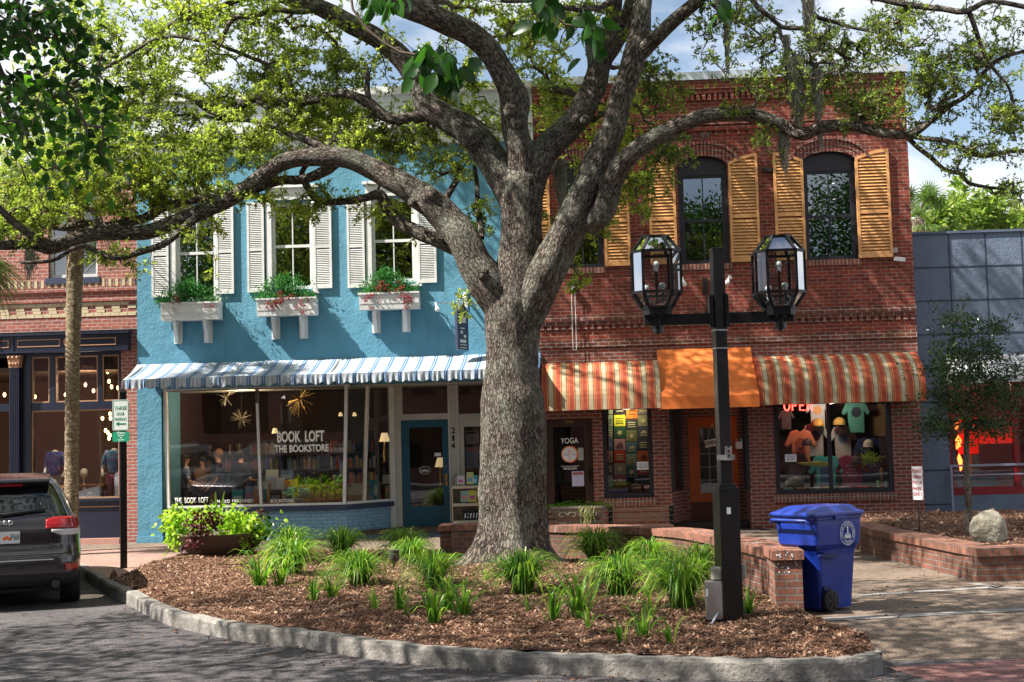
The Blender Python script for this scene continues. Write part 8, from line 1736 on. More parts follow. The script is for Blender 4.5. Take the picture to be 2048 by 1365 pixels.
        ey = m.build('eyes', M['black_matte'], None); ey.parent = e; m = MB(); m.obox(hc+Vector((0, -.088, -.075)), (.045, .012, .009)); mo = m.build('mouth', colr((.35, .10, .09)), None); mo.parent = e
    return e
t = NT('plaid_shirt'); c_ = t.n('TexCoord'); s_ = t.n('SeparateXYZ'); t.l(c_.outputs['Object'], s_.inputs[0]); fx_ = t.ramp(t.math('FRACT', t.math('MULTIPLY', s_.outputs[0], 14)), [(0, 0), (.5, 1)], 'CONSTANT'); fz_ = t.ramp(t.math('FRACT', t.math('MULTIPLY', s_.outputs[2], 14)), [(0, 0), (.5, 1)], 'CONSTANT')
PLAID = t.set(t.mix(t.mix((.60, .60, .66), (.15, .18, .34), fx_), (.10, .12, .28), t.math('MULTIPLY', fz_, .6)), .8)
def floral(name, a, b, c): 
    t = NT(name); v = t.n('TexVoronoi'); v.inputs['Scale'].default_value = 28; t.l(t.coord(), v.inputs['Vector']); s_ = t.n('SeparateColor'); t.l(v.outputs['Color'], s_.inputs[0]); return t.set(t.ramp(s_.outputs[0], [(0, a), (.4, b), (.7, c), (.85, a)], 'CONSTANT'), .8)
FLOR1 = floral('blue_floral', (.10, .28, .62), (.22, .50, .80), (.55, .18, .45)); FLOR2 = floral('navy_floral', (.05, .08, .32), (.10, .18, .50), (.45, .12, .3))
IY = YF+1.55; FZ = .12
def IP(px, Y=IY): return atY(px, 950, Y).x
person('person in blue plaid shirt with long dark hair, leftmost behind the bookshop window', (IP(370), IY, FZ), math.radians(115), (0, 0, 0), (.03, .03, .05), (.03, .018, .012), True, arms=((.15, -.35, 1.02), (-.2, -.25, 1.0)), H=1.66, shirtmat=PLAID)
person('person in a mustard top with dark hair, second from left behind the bookshop window', (IP(405, IY+.5), IY+.5, FZ), math.radians(-10), (.32, .17, .06), (.05, .04, .04), (.02, .012, .01), True, H=1.58)
person('person with chin length brown hair in a dark polo shirt behind the bookshop window', (IP(440), IY+.1, FZ), math.radians(-75), (.015, .015, .045), (.03, .03, .035), (.20, .085, .03), False, arms=((.2, -.25, .92), (-.15, -.32, .95)), lean=.06, H=1.74)
person('person with short hair in a black shirt, rightmost behind the bookshop window', (IP(482, IY+.2), IY+.2, FZ), math.radians(150), (.012, .012, .014), (.02, .02, .025), (.03, .02, .018), False, arms=((.28, -.30, 1.15), (-.25, -.2, 1.05)), H=1.72)
WM = pm('mannequin_white', (.75, .74, .72), .4, bump=0)
YL = YLB+.75; zfl = atY(150, 1001, YLB).z
def mannequin(label, px, Y, z, rz, mat, trous, Hh=1.55): return person(label, (atY(px, 950, Y).x, Y, z), rz, (0, 0, 0), trous, (0, 0, 0), arms=((.27, -.03, .95), (-.27, -.03, .95)), H=Hh, name='mannequin', cat='mannequin', skinm=WM, headless=True, shirtmat=mat)
mannequin('headless mannequin in light blue floral shirt and pink trousers beside the sign post', 229, YL, .60, .35, FLOR1, (.62, .22, .38))
mannequin('headless mannequin in navy floral shirt left of the palm trunk', 110, YL, .60, -.2, FLOR2, (.32, .34, .42))
m = MB(); c = atY(168, 947, YL+.3); m.ball(c, .09, 12, 0, (1, 1, 1.2)); m.lathe([(.10, -.45), (.03, -.42), (.02, -.08)], tuple(c), 10); tag(m.build('wig_stand', WM), 'white display head on a stand right of the palm trunk', 'display form')
m = MB(); c = atY(150, 968, YL-.05); xa, xb = fx(70, 970, YL), fx(215, 970, YL); m.box(xa, xb, YL-.25, YL+.25, zfl+.25, zfl+.30); m.box(xa+.05, xa+.1, YL-.2, YL+.2, zfl-.0, zfl+.25); m.box(xb-.1, xb-.05, YL-.2, YL+.2, zfl-.0, zfl+.25); tag(m.build('display_table', colr((.42, .20, .08))), 'orange brown display table low in the left shop window', 'table')
for i, (px, w_, h_, c) in enumerate(((193, .07, .12, (.05, .15, .3)), (203, .06, .15, (.02, .22, .30)), (212, .08, .12, (.25, .1, .3)), (180, .12, .1, (.6, .6, .62)))):
    q = atY(px, 998, YL-.3); m = MB(); m.lathe([(w_*.4, 0), (w_*.5, .01), (w_*.5, h_), (w_*.2, h_+.02)], (q.x, q.y, zfl+.03), 12); tag(m.build('jar', colr(c)), ('dark blue', 'teal', 'purple', 'white')[i]+' jar standing on the sill of the left shop window', 'jar', 'jars on the left shop sill')
bl0 = None
LBB = [(215, 744), (257//2+90, 763), (205, 752), (236, 776), (223, 774), (171, 770), (187, 782), (198, 760), (146, 786), (131, 790), (205, 837), (220, 828), (221, 837), (211, 861), (216, 866), (220, 871), (218, 877), (70, 794), (9, 790), (22, 792)]
for i, (px, py) in enumerate(LBB):
    c = atY(px, py, YL+.7+.03*(i % 5))
    if bl0 is None:
        bl0 = thing('pendant_bulb', 'glowing warm pendant bulb hanging in the left shop window', 'pendant bulb', (0, 0, 0), 'pendant bulbs in the left shop'); m = MB(); m.ball((0, 0, 0), .032, 8, 0, (1, 1, 1.5)); m.build('bulb', M['bulb'], bl0); m = MB(); m.bar((0, 0, .05), (0, 0, .9), .005, .005); m.lathe([(.016, .04), (.016, .09)], (0, 0, 0), 8); m.build('cord', M['black_matte'], bl0); bl0.location = c
    else: dup(bl0, tuple(c))
# hanging starbursts in the bookshop window
for (px, py, r, n, lb) in ((600, 797, .42, 44, 'large golden starburst ornament above the window lettering'), (452, 796, .28, 22, 'thin wire starburst at the top of the left bookshop pane'), (483, 838, .24, 34, 'small bright starburst with beaded tips on the left bookshop pane')):
    c = atY(px, py, YF+.35); e = thing('starburst', lb, 'ornament', tuple(c)); m = MB(); r_ = np.random.default_rng(int(px))
    for k in range(n): d = r_.normal(0, 1, 3); d /= np.linalg.norm(d); d = Vector(d); m.bar(c, c+d*r*r_.uniform(.75, 1), .007, .007)
    m.ball(c, .02, 8); m.bar(c, (c.x, c.y, Z_HEAD), .004, .004); m.build('spikes', M['brass'] if px == 600 else colr((.5, .42, .3), .4), e)
def lampthing(name, px, py, Y, label, r=.1, table=True):
    c = atY(px, py, Y); e = thing(name, label, 'lamp', tuple(c)); m = MB(); m.lathe([(r, -r*.8), (r*.55, r*.8)], tuple(c), 16); m.build('lamp_shade', M['lampshade'], e); m = MB()
    if table: m.lathe([(.07, -.55), (.03, -.5), (.04, -.3), (.015, -.1)], tuple(c), 10); m.build('lamp_base', M['brass'], e)
    else: m.bar(c, (c.x, c.y, Z_HEAD+.05), .006, .006); m.build('cord', M['black_matte'], e)
lampthing('table_lamp', 769, 875, YR+.6, 'lit table lamp with cream shade behind the narrow angled pane', .12); lampthing('table_lamp', 881, 925, YR+1.0, 'lit table lamp seen through the teal door glass', .13)
lampthing('pendant_lamp', 550, 862, YF+.8, 'small amber pendant lamp left of the bookshop lettering', .07, False)
for i, (px, py) in enumerate(((681, 829), (709, 829), (734, 834))): lampthing('pendant_lamp', px, py, YF+1.3, ('first', 'second', 'third')[i]+' from the left of the three small amber pendants at the bookshop window corner', .05, False)
# books in the window
def book(px0, py0, px1, py1, Y, c, label, c2=None, title=None, lean=.15):
    q = RC(px0, py0, px1, py1, Y); e = thing('book', label, 'book', ((q[0]+q[1])/2, Y, q[2]), 'books standing in the bookshop window'); h = q[3]-q[2]; m = MB(); m.prismX([(Y, q[2]), (Y+.03, q[2]), (Y+.03+h*lean, q[3]), (Y+h*lean, q[3])], q[0], q[1]); m.build('cover', colr(c, .4), e)
    if c2:
        m = MB(); a, b = .2, .55; m.prismX([(Y-.004+h*lean*a, q[2]+h*a), (Y-.001+h*lean*a, q[2]+h*a), (Y-.001+h*lean*b, q[2]+h*b), (Y-.004+h*lean*b, q[2]+h*b)], q[0]+.03, q[1]-.03); m.build('cover_print', colr(c2, .4), e)
    if title:
        for i, t_ in enumerate(title): text(t_, colr((.35, .04, .03)), e, (q[0]+q[1])/2-.02, Y+h*lean*.7-.006-.01*(1-i), q[3]-.085-.075*i, .05, (q[1]-q[0])*.7, .003, bold=.03)
    return e
BY = YF+.45
for a in ((463, 980, 485, 1006, BY, (.02, .34, .36), 'teal covered book, farthest left in the bookshop window', (.5, .6, .62)), (490, 973, 506, 1003, BY, (.20, .26, .55), 'blue and pink book left of the middle window post', (.55, .2, .3)), (514, 963, 536, 990, BY+.25, (.42, .45, .5), 'pale grey book behind the middle window post'), (523, 979, 532, 1005, BY, (.02, .20, .18), 'narrow dark green book right beside the middle window post', (.1, .5, .45)),
          (531, 940, 556, 966, BY+.5, (.45, .48, .40), 'grey green book at the top left of the window display', (.3, .4, .5)), (562, 941, 587, 962, BY+.5, (.10, .18, .32), 'dark blue book at the top right of the window display', (.25, .33, .45)), (541, 956, 556, 988, BY+.35, (.35, .36, .48), 'grey portrait book in the centre of the window display'), (553, 956, 568, 988, BY+.3, (.52, .55, .72), 'pale lilac book left of the yellow one'),
          (540, 980, 562, 1004, BY, (.07, .08, .10), 'dark grey book at the bottom of the window display', (.3, .3, .34)), (569, 960, 595, 990, BY+.3, (.82, .48, .05), 'yellow book with red title in the bookshop window', (.2, .2, .5), ('JOHNNY', 'CASH')), (568, 978, 588, 1004, BY, (.22, .50, .68), 'light blue book below the yellow one', (.1, .12, .2)), (595, 976, 618, 994, BY+.1, (.30, .42, .62), 'patterned blue book right of the yellow one', (.6, .3, .4)), (590, 996, 608, 1008, BY, (.45, .40, .38), 'small beige leaflet box at the right of the books')):
    book(*a)
for a in ((738, 960, 757, 1000, YF+1.0, (.03, .18, .24), 'tall teal book in the angled bookshop pane', (.1, .35, .4)), (737, 985, 747, 1003, YF+.9, (.1, .25, .45), 'small blue book at the bottom of the angled pane', (.5, .4, .1)), (748, 972, 754, 990, YF+.95, (.5, .5, .5), 'thin white card in the angled pane'), (765, 950, 780, 968, YF+1.35, (.45, .5, .55), 'pale poster book at the right of the angled pane'), (756, 990, 763, 1003, YF+1.1, (.35, .08, .08), 'small red book in the angled pane'), (770, 972, 779, 1003, YF+1.3, (.5, .42, .3), 'cream book near the door frame', (.1, .4, .35))): book(*a)
m = MB(); q = RC(695, 975, 728, 990, YF+1.0); m.box(q[0], q[1], YF+1, YF+1.25, q[2], q[3]); m.box(q[0]+.08, q[1]-.03, YF+1.02, YF+1.2, q[3]+.002, q[3]+.07); tag(m.build('box_stack', colr((.5, .47, .38))), 'stack of cream boxes inside the angled bookshop pane', 'boxes')
# bookcases deep in the shop
for (pa, pb, yb_, lb) in ((340, 470, YF+4.6, 'left tall bookcase at the back of the bookshop'), (480, 600, YF+4.6, 'middle tall bookcase at the back of the bookshop'), (610, 760, YF+4.6, 'right tall bookcase at the back of the bookshop')):
    x0, x1 = IP(pa, yb_), IP(pb, yb_); e = thing('bookcase', lb, 'bookcase', ((x0+x1)/2, yb_, FZ)); m = MB(); 
    for z in [FZ+.05+.38*k for k in range(6)]: m.box(x0, x1, yb_-.3, yb_, z, z+.03)
    m.box(x0-.03, x0, yb_-.3, yb_, FZ, FZ+2.0); m.box(x1, x1+.03, yb_-.3, yb_, FZ, FZ+2.0); m.build('frame', colr((.07, .04, .025)), e)
    mats = [colr(c) for c in ((.35, .06, .05), (.06, .12, .28), (.45, .42, .32), (.08, .20, .12), (.35, .22, .06), (.04, .04, .05))]; m = MB()
    for k in range(5):
        x = x0+.02
        while x < x1-.05: w_ = random.uniform(.02, .05); random.random() < .1 and (x := x+random.uniform(.1, .3)); x+w_ < x1 and m.box(x, x+w_-.002, yb_-.26, yb_-.06, FZ+.082+.38*k, FZ+.082+.38*k+random.uniform(.2, .3), random.randrange(6)); x += w_
    m.build('book_row', mats, e)
m = MB(); x0, x1 = IP(500, YF+2.4), IP(760, YF+2.4); m.box(x0, x1, YF+2.4, YF+3.1, FZ, FZ+.85); m.box(x0-.03, x1+.03, YF+2.37, YF+3.13, FZ+.85, FZ+.9); tag(m.build('counter', colr((.22, .13, .08))), 'long brown shop counter inside the bookshop', 'counter')
# book cart by the door
cy = YR-.45; q0, q1 = atY(906, 950, cy).x, atY(975, 950, cy).x; e = thing('book_cart', 'cream book display shelf with picture books beside the teal door', 'shelf', ((q0+q1)/2, cy, 0)); m = MB(); zs3 = [atY(930, p, cy).z for p in (974, 1009, 1043)]
for z in zs3: m.box(q0, q1, cy-.2, cy+.2, z-.03, z); m.box(q0, q1, cy-.21, cy-.195, z-.03, z+.03)
m.box(q0-.02, q0, cy-.2, cy+.2, .05, zs3[0]); m.box(q1, q1+.02, cy-.2, cy+.2, .05, zs3[0]); m.box(q0, q1, cy+.18, cy+.2, .05, zs3[0]+.0); m.build('frame', colr((.55, .48, .38)), e)
m = MB(); m.tube([(q0, cy, zs3[0]-.1), (q0, cy, zs3[0]+.2), (q0+.04, cy, zs3[0]+.25), (q0+.1, cy, zs3[0]+.25), (q0+.13, cy, zs3[0]+.2), (q0+.13, cy, zs3[0])], .012, 8); m.build('handle', colr((.2, .17, .12)), e)
for (a, b, c, d, col, c2, lb) in ((914, 952, 929, 969, (.55, .52, .62), (.5, .15, .3), 'pale picture book on the top shelf of the cart'), (933, 945, 947, 969, (.55, .55, .25), (.15, .35, .6), 'yellow green picture book on the cart top shelf'), (941, 951, 955, 969, (.05, .42, .60), (.5, .6, .6), 'bright cyan picture book on the cart top shelf'), (921, 982, 937, 1004, (.25, .40, .42), (.6, .25, .25), 'teal and red picture book on the cart middle shelf'), (937, 981, 953, 1004, (.50, .50, .06), (.4, .1, .3), 'yellow picture book on the cart middle shelf')):
    b_ = book(a, b, c, d, cy-.17, col, lb, c2); b_['group'] = 'picture books on the cart'
m = MB(); c = atY(942, 1030, cy-.05); m.lathe([(.12, -.10), (.16, -.05), (.17, .02), (.15, .06), (.19, .07), (.19, .09)], tuple(c), 20); e2 = tag(m.build('striped_pot', colr((.03, .035, .06), .25)), 'glossy black and white striped pot on the lowest cart shelf', 'pot')
m = MB()
for k in range(-2, 3): m.bar((c.x+k*.06, c.y-.165+abs(k)*.02, c.z-.06), (c.x+k*.06+.02, c.y-.175+abs(k)*.02, c.z+.04), .018, .01)
m.build('white_stripe', M['white_letter'], e2)
# ---- T-shirts and souvenirs in the brick building windows
def tshirt(px, py, wpx, Y, c, label, c2=(.5, .5, .5), longs=False, pr='oval', name='t_shirt'):
    ctr = atY(px, py, Y); s = wpx*Y/F_PX*1.14; h = s*1.15; e = thing(name, label, 't-shirt', tuple(ctr), 't-shirts displayed in the souvenir shop'); x, z = ctr.x, ctr.z; w_ = s/2; sl_ = .55 if not longs else 1.0
    P = [(-w_*.55, -h*.5), (w_*.55, -h*.5), (w_*.56, h*.15), (w_*.80, h*(.15-.35*(sl_-.2))), (w_*1.0, h*(.22-.35*(sl_-.2))), (w_*.62, h*.45), (w_*.22, h*.5), (0, h*.44), (-w_*.22, h*.5), (-w_*.62, h*.45), (-w_*1.0, h*(.22-.35*(sl_-.2))), (-w_*.80, h*(.15-.35*(sl_-.2))), (-w_*.56, h*.15)]
    m = MB(); m.prismY([(x+a, z+b) for a, b in P], Y-.03, Y+.03); m.build('cloth', colr(c, .85), e, bevel=.02); m = MB()
    if pr == 'oval': m.prismY([(x+w_*.33*math.cos(2*PI*k/16), z+h*.12+h*.16*math.sin(2*PI*k/16)) for k in range(16)], Y-.037, Y-.032)
    elif pr == 'rect': m.box(x-w_*.33, x+w_*.33, Y-.037, Y-.032, z-h*.35, z+h*.2)
    elif pr == 'lines':
        for k in range(4): m.box(x-w_*(.35-.06*(k % 2)), x+w_*(.35-.06*(k % 2)), Y-.037, Y-.032, z+h*(.18-.12*k), z+h*(.22-.12*k))
    if pr: m.build('print', colr(c2, .8), e)
    return e
TYY = YF+.6
tshirt(1601, 897, 56, TYY+.15, (.50, .18, .09), 'orange t-shirt with a dark cap, left part of the right souvenir window', (.25, .06, .04), pr='oval'); tshirt(1590, 945, 58, TYY, (.015, .015, .018), 'black t-shirt low at the left of the right souvenir window', (.12, .12, .12), pr='rect'); tshirt(1652, 952, 62, TYY, (.05, .38, .36), 'teal t-shirt low in the middle of the right souvenir window', (.02, .10, .22), pr='rect')
m1 = tshirt(1704, 950, 60, TYY, (.24, .02, .06), 'maroon t-shirt with white lettering in the right souvenir window', (.55, .45, .45), pr=None); c = atY(1704, 940, TYY-.04)
for i, (t_, w_, h_) in enumerate((("SCHMIDT'S", .24, .045), ('SURF CO', .17, .03), ('AMELIA ISLAND', .24, .028), ('FLORIDA', .18, .022))): text(t_, colr((.6, .5, .48)), m1, c.x, TYY-.04, c.z+.06-.065*i, h_, w_, .003, bold=.02)
tshirt(1630, 880, 50, TYY+.5, (.42, .40, .38), 'grey long sleeved shirt with dark oval left of the window mullion', (.06, .08, .10)); tshirt(1686, 885, 50, TYY+.5, (.46, .43, .40), 'grey long sleeved shirt with blue oval right of the window mullion', (.12, .22, .28)); tshirt(1712, 833, 50, TYY+.3, (.08, .30, .24), 'green t-shirt hanging high in the right souvenir window', (.03, .04, .06)); tshirt(1740, 915, 60, TYY+.3, (.02, .03, .10), 'navy shirt beneath the cream cap in the right souvenir window', (.08, .10, .2)); tshirt(1635, 828, 44, TYY+.3, (.35, .38, .40), 'pale patterned shirt high left of the mullion', (.45, .25, .1)); tshirt(1572, 840, 30, TYY+.3, (.07, .07, .07), 'dark vest high at the left of the right souvenir window', None, pr=None); tshirt(1755, 840, 50, TYY+.5, (.22, .14, .06), 'brown shirt high at the right of the souvenir window', None, pr=None)
def cap(px, py, Y, c, label, r=.11):
    q = atY(px, py, Y); e = thing('cap', label, 'cap', tuple(q), 'caps in the souvenir window'); m = MB(); m.lathe([(r, -.04), (r, .0), (r*.85, .06), (r*.5, .10), (.01, .115)], tuple(q), 18); m.build('crown', colr(c), e); m = MB(); m.prismZ([(q.x-r*.8, q.y-r*.5), (q.x-r*.5, q.y-r*1.5), (q.x+r*.5, q.y-r*1.5), (q.x+r*.8, q.y-r*.5)], q.z-.045, q.z-.03); m.build('brim', colr(c), e); return e
k_ = cap(1737, 890, TYY+.15, (.50, .46, .36), 'cream cap with dark number above the navy shirt'); q = atY(1737, 888, TYY); text('50', M['black_letter'], k_, q.x, TYY+.03, q.z-.01, .045, .07, .003); cap(1713, 922, TYY-.05, (.03, .03, .03), 'black cap above the maroon t-shirt'); cap(1614, 888, TYY-.05, (.03, .02, .02), 'dark cap in front of the orange t-shirt'); cap(1679, 846, TYY+.2, (.40, .24, .06), 'tan straw hat right of the mullion', .13); cap(1636, 848, TYY+.2, (.42, .24, .05), 'tan straw hat left of the mullion', .13)
lf = atY(1740, 918, TYY-.1); pl_ = thing('leafy_display', 'bright green leafy plant in front of the navy shirt', 'plant', tuple(lf)); Pq = np.array([(lf.x+rng.normal(0, .12), lf.y+rng.normal(0, .05), lf.z+rng.normal(0, .06)) for _ in range(260)]); leaf_cloud(Pq, rng.normal(0, 1, Pq.shape), rng.uniform(.05, .09, 260), .4, rng.uniform(.4, 1, 260), rng, mat=M['lime_leaf'], parent=pl_, name='leaves')
for i, (px, c, lb) in enumerate(((1757, (.25, .5, .12), 'small green bottle at the right end of the window shelf'), (1772, (.35, .55, .62), 'small pale blue bottle at the right end of the window shelf'), (1765, (.28, .14, .06), 'carved wooden figure near the right end of the window shelf'))):
    q = atY(px, 978, TYY-.3); z = w2[2]+.07; h = .42 if i == 2 else .15; m = MB(); m.lathe([(.04, 0), (.045, .02), (.03, h*.5), (.05, h*.75), (.035, h*.9), (.01, h)], (q.x, q.y, z), 10); tag(m.build('bottle' if i < 2 else 'carved_figure', colr(c)), lb, 'bottle' if i < 2 else 'figure')
for i, (px, c) in enumerate(((1600, (.35, .16, .06)), (1630, (.5, .5, .48)), (1655, (.5, .48, .3)), (1690, (.35, .3, .45)), (1575, (.1, .3, .35)), (1725, (.5, .05, .08)))):
    q = atY(px, 982, TYY-.3); m = MB(); m.box(q.x-.11, q.x+.11, q.y-.1, q.y+.1, w2[2]+.065, w2[2]+.12); tag(m.build('folded_shirt', colr(c), bevel=.02), ('rust', 'white', 'yellow', 'lilac', 'teal', 'red')[i]+' folded shirt lying on the shelf of the right souvenir window', 'folded shirt', 'folded shirts on the window shelf')
sb_ = MB(); q = atY(1625, 925, TYY-.25); sb_.prismY([(q.x-.34, q.z-.0), (q.x-.2, q.z-.05), (q.x+.2, q.z-.09), (q.x+.36, q.z-.08), (q.x+.3, q.z-.01), (q.x+.1, q.z+.02)], q.y, q.y+.03); tag(sb_.build('surfboard', colr((.45, .48, .10), .3), bevel=.01), 'small yellow green surfboard lying across the right souvenir window', 'surfboard')
nz_ = atY(1597, 813, YF+.3); ne = thing('neon_sign', 'red neon open sign in the top left of the right souvenir window', 'neon sign', tuple(nz_)); 
q0, q1 = atY(1568, 820, YF+.3), atY(1628, 820, YF+.3); hN = .20; zN = atY(1597, 821, YF+.3).z
m = MB(); cw = (q1.x-q0.x)/4
def tub(pts): m.tube([(x, YF+.3, z) for x, z in pts], .013, 6)
x = q0.x; tub([(x+cw*.4+cw*.36*math.cos(a), zN+hN/2+hN/2*math.sin(a)) for a in [2*PI*k/14 for k in range(15)]]); x += cw; tub([(x+.02, zN), (x+.02, zN+hN), (x+cw*.6, zN+hN), (x+cw*.75, zN+hN*.75), (x+cw*.6, zN+hN*.48), (x+.02, zN+hN*.48)]); x += cw; tub([(x+cw*.75, zN), (x+.02, zN), (x+.02, zN+hN), (x+cw*.75, zN+hN)]); tub([(x+.02, zN+hN*.5), (x+cw*.65, zN+hN*.5)]); x += cw; tub([(x+.02, zN), (x+.02, zN+hN), (x+cw*.75, zN), (x+cw*.75, zN+hN)]); m.build('red_tube', M['neon_red'], ne)
m = MB(); m.tube([(q1.x+.03, YF+.3, zN+hN*.65), (q1.x+.04, YF+.3, zN+hN*.95)], .016, 6); m.build('blue_tube', M['neon_blue'], ne)
# folded shirt columns in the narrow window
cols = {1230: [(.35, .4, .2), (.28, .36, .2), (.2, .26, .16), (.1, .13, .22), (.4, .36, .12), (.06, .05, .09), (.3, .36, .34)], 1237: [(.02, .02, .02), (.72, .72, .04), (.03, .10, .04), (.50, .27, .26), (.60, .04, .02), (.26, .25, .18), (.28, .03, .05)], 1261: [(.75, .22, .03), (.05, .06, .05), (.17, .2, .08), (.10, .18, .2), (.2, .32, .22), (.05, .12, .12)], 1286: [(.18, .17, .14), (.25, .25, .12), (.07, .07, .09), (.07, .06, .08), (.60, .14, .04), (.40, .04, .03)]}
names_ = {1230: 'left edge', 1237: 'second', 1261: 'third', 1286: 'right'}
HPX = 26
for cxp, cl in cols.items():
    xw = 23 if cxp != 1230 else 9; xc = {1230: 1221, 1237: 1239.5, 1261: 1263.5, 1286: 1287}[cxp]; y = 806
    for i, c in enumerate(cl):
        hpx = {0: 33, 1: 22}.get(i, 24) if cxp == 1261 else HPX*.93; q = RC(xc-xw/2, y, xc+xw/2, y+hpx-1, YF+.5); e = thing('shirt_panel', ['topmost', 'second', 'third', 'fourth', 'fifth', 'sixth', 'seventh'][i]+' folded shirt from the top in the '+names_[cxp]+' column of the narrow souvenir window', 'folded shirt', tuple((q[0], YF+.5, q[2])), 'folded shirts in the narrow souvenir window')
        m = MB(); m.box(q[0], q[1], YF+.5, YF+.54, q[2], q[3]); m.build('cloth', colr(c, .85), e, bevel=.008); m = MB(); lum = sum(c)/3; pc = tuple(min(1, x*.3) for x in c) if lum > .25 else (.55, .5, .25); w_ = q[1]-q[0]; h_ = q[3]-q[2]; xm = (q[0]+q[1])/2; zm = (q[2]+q[3])/2; st = (i+int(cxp)) % 3
        if st == 0: m.prismY([(xm+w_*.28*math.cos(2*PI*k/10)*(1 if k % 2 else .5), zm+w_*.28*math.sin(2*PI*k/10)*(1 if k % 2 else .5)) for k in range(10)], YF+.49, YF+.495)
        elif st == 1: m.prismY([(xm-w_*.3, zm-h_*.05), (xm+w_*.3, zm-h_*.05), (xm+w_*.15, zm+h_*.22), (xm-w_*.1, zm+h_*.15)], YF+.49, YF+.495); m.box(xm-w_*.3, xm+w_*.3, YF+.49, YF+.495, zm-h_*.25, zm-h_*.17)
        else:
            for k in range(3): m.box(xm-w_*.32, xm+w_*.32, YF+.49, YF+.495, zm-h_*.25+k*h_*.2, zm-h_*.16+k*h_*.2)
        m.build('print', colr(pc, .8), e); y += hpx
q = atY(1213, 915, YF+.3); e = tshirt(1214, 912, 16, YF+.35, (.55, .22, .32), 'small pink shirt hanging at the left of the narrow souvenir window', (.3, .05, .1), pr='oval')
for i, (px, c, lb) in enumerate(((1228, (.20, .20, .40), 'lilac cushion on the narrow window shelf'), (1245, (.10, .10, .4), 'blue folded towel on the narrow window shelf'), (1275, (.16, .08, .05), 'brown wooden crate on the narrow window shelf'))):
    q = atY(px, 985, YF+.4); m = MB(); m.box(q.x-.12, q.x+.12, q.y-.1, q.y+.1, w1[2]+.065, w1[2]+(.16 if i < 2 else .26)); tag(m.build('cushion' if i == 0 else ('towel' if i == 1 else 'crate'), colr(c), bevel=.03), lb, ('cushion', 'towel', 'crate')[i])
# goods in the grey building
GY = YG+.7; q = atY(1918, 880, GY); m = MB()
for dz, h in ((.32, .12), (.0, .2), (-.42, .28)): m.prismY([(q.x-.06, q.z+dz-h), (q.x+.03, q.z+dz-h*.7), (q.x+.05, q.z+dz), (q.x-.01, q.z+dz+h*.5), (q.x-.07, q.z+dz)], GY, GY+.02)
ng = thing('neon_sign', 'glowing red and orange neon sign inside the red framed window', 'neon sign', tuple(q)); m.build('neon_shape', emit('orange_neon', (1, .12, .02), 4), ng); m = MB(); m.box(q.x+.0, q.x+.42, GY+.1, GY+.12, q.z-.3, q.z+.45); m.box(q.x+.5, q.x+1.2, GY+.3, GY+.32, q.z-.1, q.z+.25); m.build('red_glow_panel', M['neon_red2'] if False else emit('dim_red_panel', (1, .02, .01), .22), ng)
for i, (px0, px1, py0, py1, Y, c, lb, nm) in enumerate(((1905, 1918, 900, 1000, YG+.25, (.30, .32, .40), 'tall leaning blue patterned skateboard at the left of the red framed window', 'skateboard'), (1940, 1995, 956, 963, YG+.5, (.08, .32, .45), 'upper of two blue boards lying in the red framed window', 'board'), (1940, 1997, 966, 973, YG+.5, (.10, .36, .5), 'lower of two blue boards lying in the red framed window', 'board'), (1935, 1962, 910, 950, YG+.7, (.35, .33, .25), 'tan pleated lamp shade shape in the red framed window', 'lamp_shade_display'))):
    q = RC(px0, py0, px1, py1, Y); m = MB()
    if i == 0: m.prismY([(q[0]-.05, q[3]), (q[0]+.08, q[3]), (q[1]+.14, q[2]), (q[1], q[2])], Y, Y+.03)
    elif i == 3: m.lathe([((q[1]-q[0])*.5, q[2]), ((q[1]-q[0])*.36, q[3])], ((q[0]+q[1])/2, Y, 0), 20)
    else: m.box(q[0], q[1], Y, Y+.25, q[2], q[3])
    tag(m.build(nm, colr(c), bevel=.01), lb, nm.replace('_', ' ').replace(' display', ''))
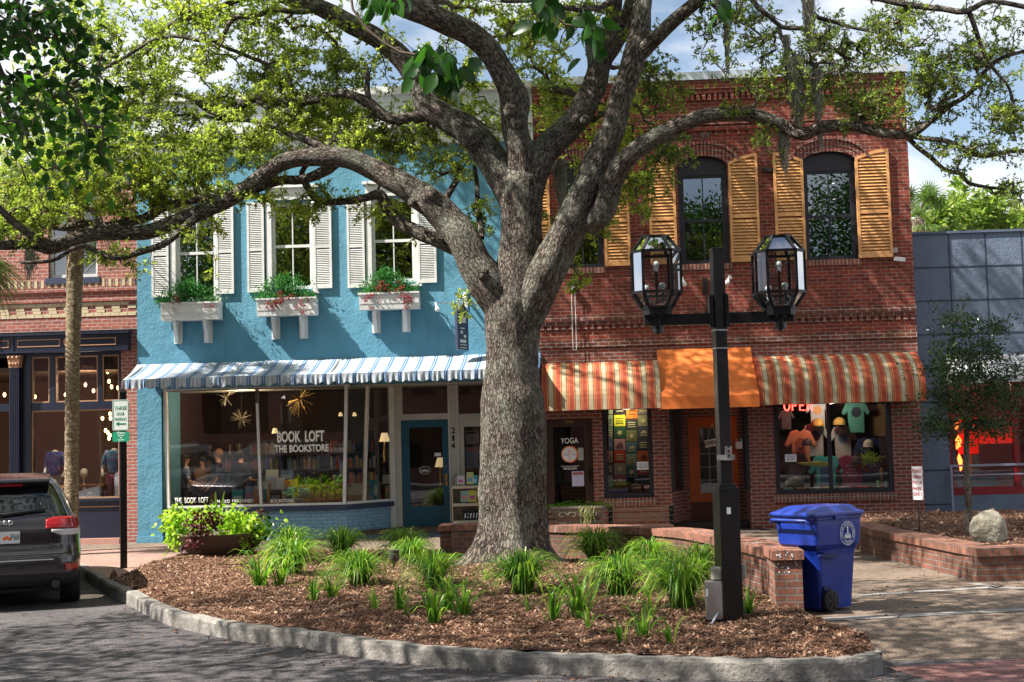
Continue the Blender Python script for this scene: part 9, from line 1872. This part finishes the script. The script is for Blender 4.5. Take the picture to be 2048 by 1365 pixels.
for (nm, x, y, z, pw, c) in (('bookshop_fill_light', (s_x0+s_x1)/2-.5, YF+.75, 2.9, 34, (1, .72, .42)), ('souvenir_fill_light', (w2[0]+w2[1])/2, YF+.22, ZG+.0, 13, (1, .85, .65)), ('narrow_window_fill_light', (w1[0]+w1[1])/2, YF+.2, ZG+.0, 6, (1, .85, .65)), ('clothes_shop_fill_light', fx(150, 900), YF+.5, 3.2, 40, (1, .75, .45)), ('grey_shop_fill_light', fx(1985, 900), YF+1.8, 2.9, 14, (1, .5, .4))):  # unseen point lights added to brighten people and goods behind the glass
    ld = bpy.data.lights.new(nm, 'POINT'); ld.energy = pw; ld.color = c; ld.shadow_soft_size = .08; lo = bpy.data.objects.new(nm, ld); COL.objects.link(lo); lo.location = (x, y, z)
# ------------------------------------------------------------ across the street (seen only in the window reflections)
e = thing('brick_shop_row', 'long brick shop row across the street behind the viewer, reflected in the windows', 'building', (0, -17, 0))
m = MB(); hs = []
for k in range(10): x = -26+k*5.4; hs += [(x, x+3.6, .6, 3.0), (x+.3, x+1.5, 4.6, 6.6), (x+2.3, x+3.5, 4.6, 6.6)]
wall_holes(m, -30, 30, -.2, 8.2, hs, -17.3, -17.0); m.build('wall', M['brick_left'], e)
m = MB(); m.box(-30, 30, -26, -17.5, -.2, 8.0); m.build('body', M['interior_dark'], e)
for i, (x, y, h, r) in enumerate(((-14, -9, 15, 6), (-4.5, -10, 14, 6), (6, -9, 16, 6.4), (16, -10, 17, 7))):
    far_tree('street_tree', 'oak across the street behind the viewer, %s of its row' % ('leftmost', 'second from the left', 'third from the left', 'rightmost')[i], Vector((x, y, 0)), h, r, 260, 40+i, mat='holly_leaf', size=(.16, .30), group='trees across the street', squash=.6, per_=95, cz=h*.62)
sv = copy_tree(car); sv.location = (-7.0, 4.2, KZ); sv.rotation_euler = (0, 0, math.radians(90)); sv['label'] = 'second suv parked side on across the street, out of frame and mirrored in the bookshop window'; sv['group'] = 'parked cars'; car['group'] = 'parked cars'
sv.location = (-10.7, CARC.y+.4, KZ); sv.rotation_euler = (0, 0, math.radians(22)); sv['label'] = 'silver suv left of the dark one, mirrored in the bookshop window'
SILV = pm('silver_car_paint', (.42, .43, .44), .25, .6, var=.05, bump=0)
for ch in sv.children:
    if ch.name.startswith(('body', 'roof_spoiler')): ch.data = ch.data.copy(); ch.data.materials[0] = SILV
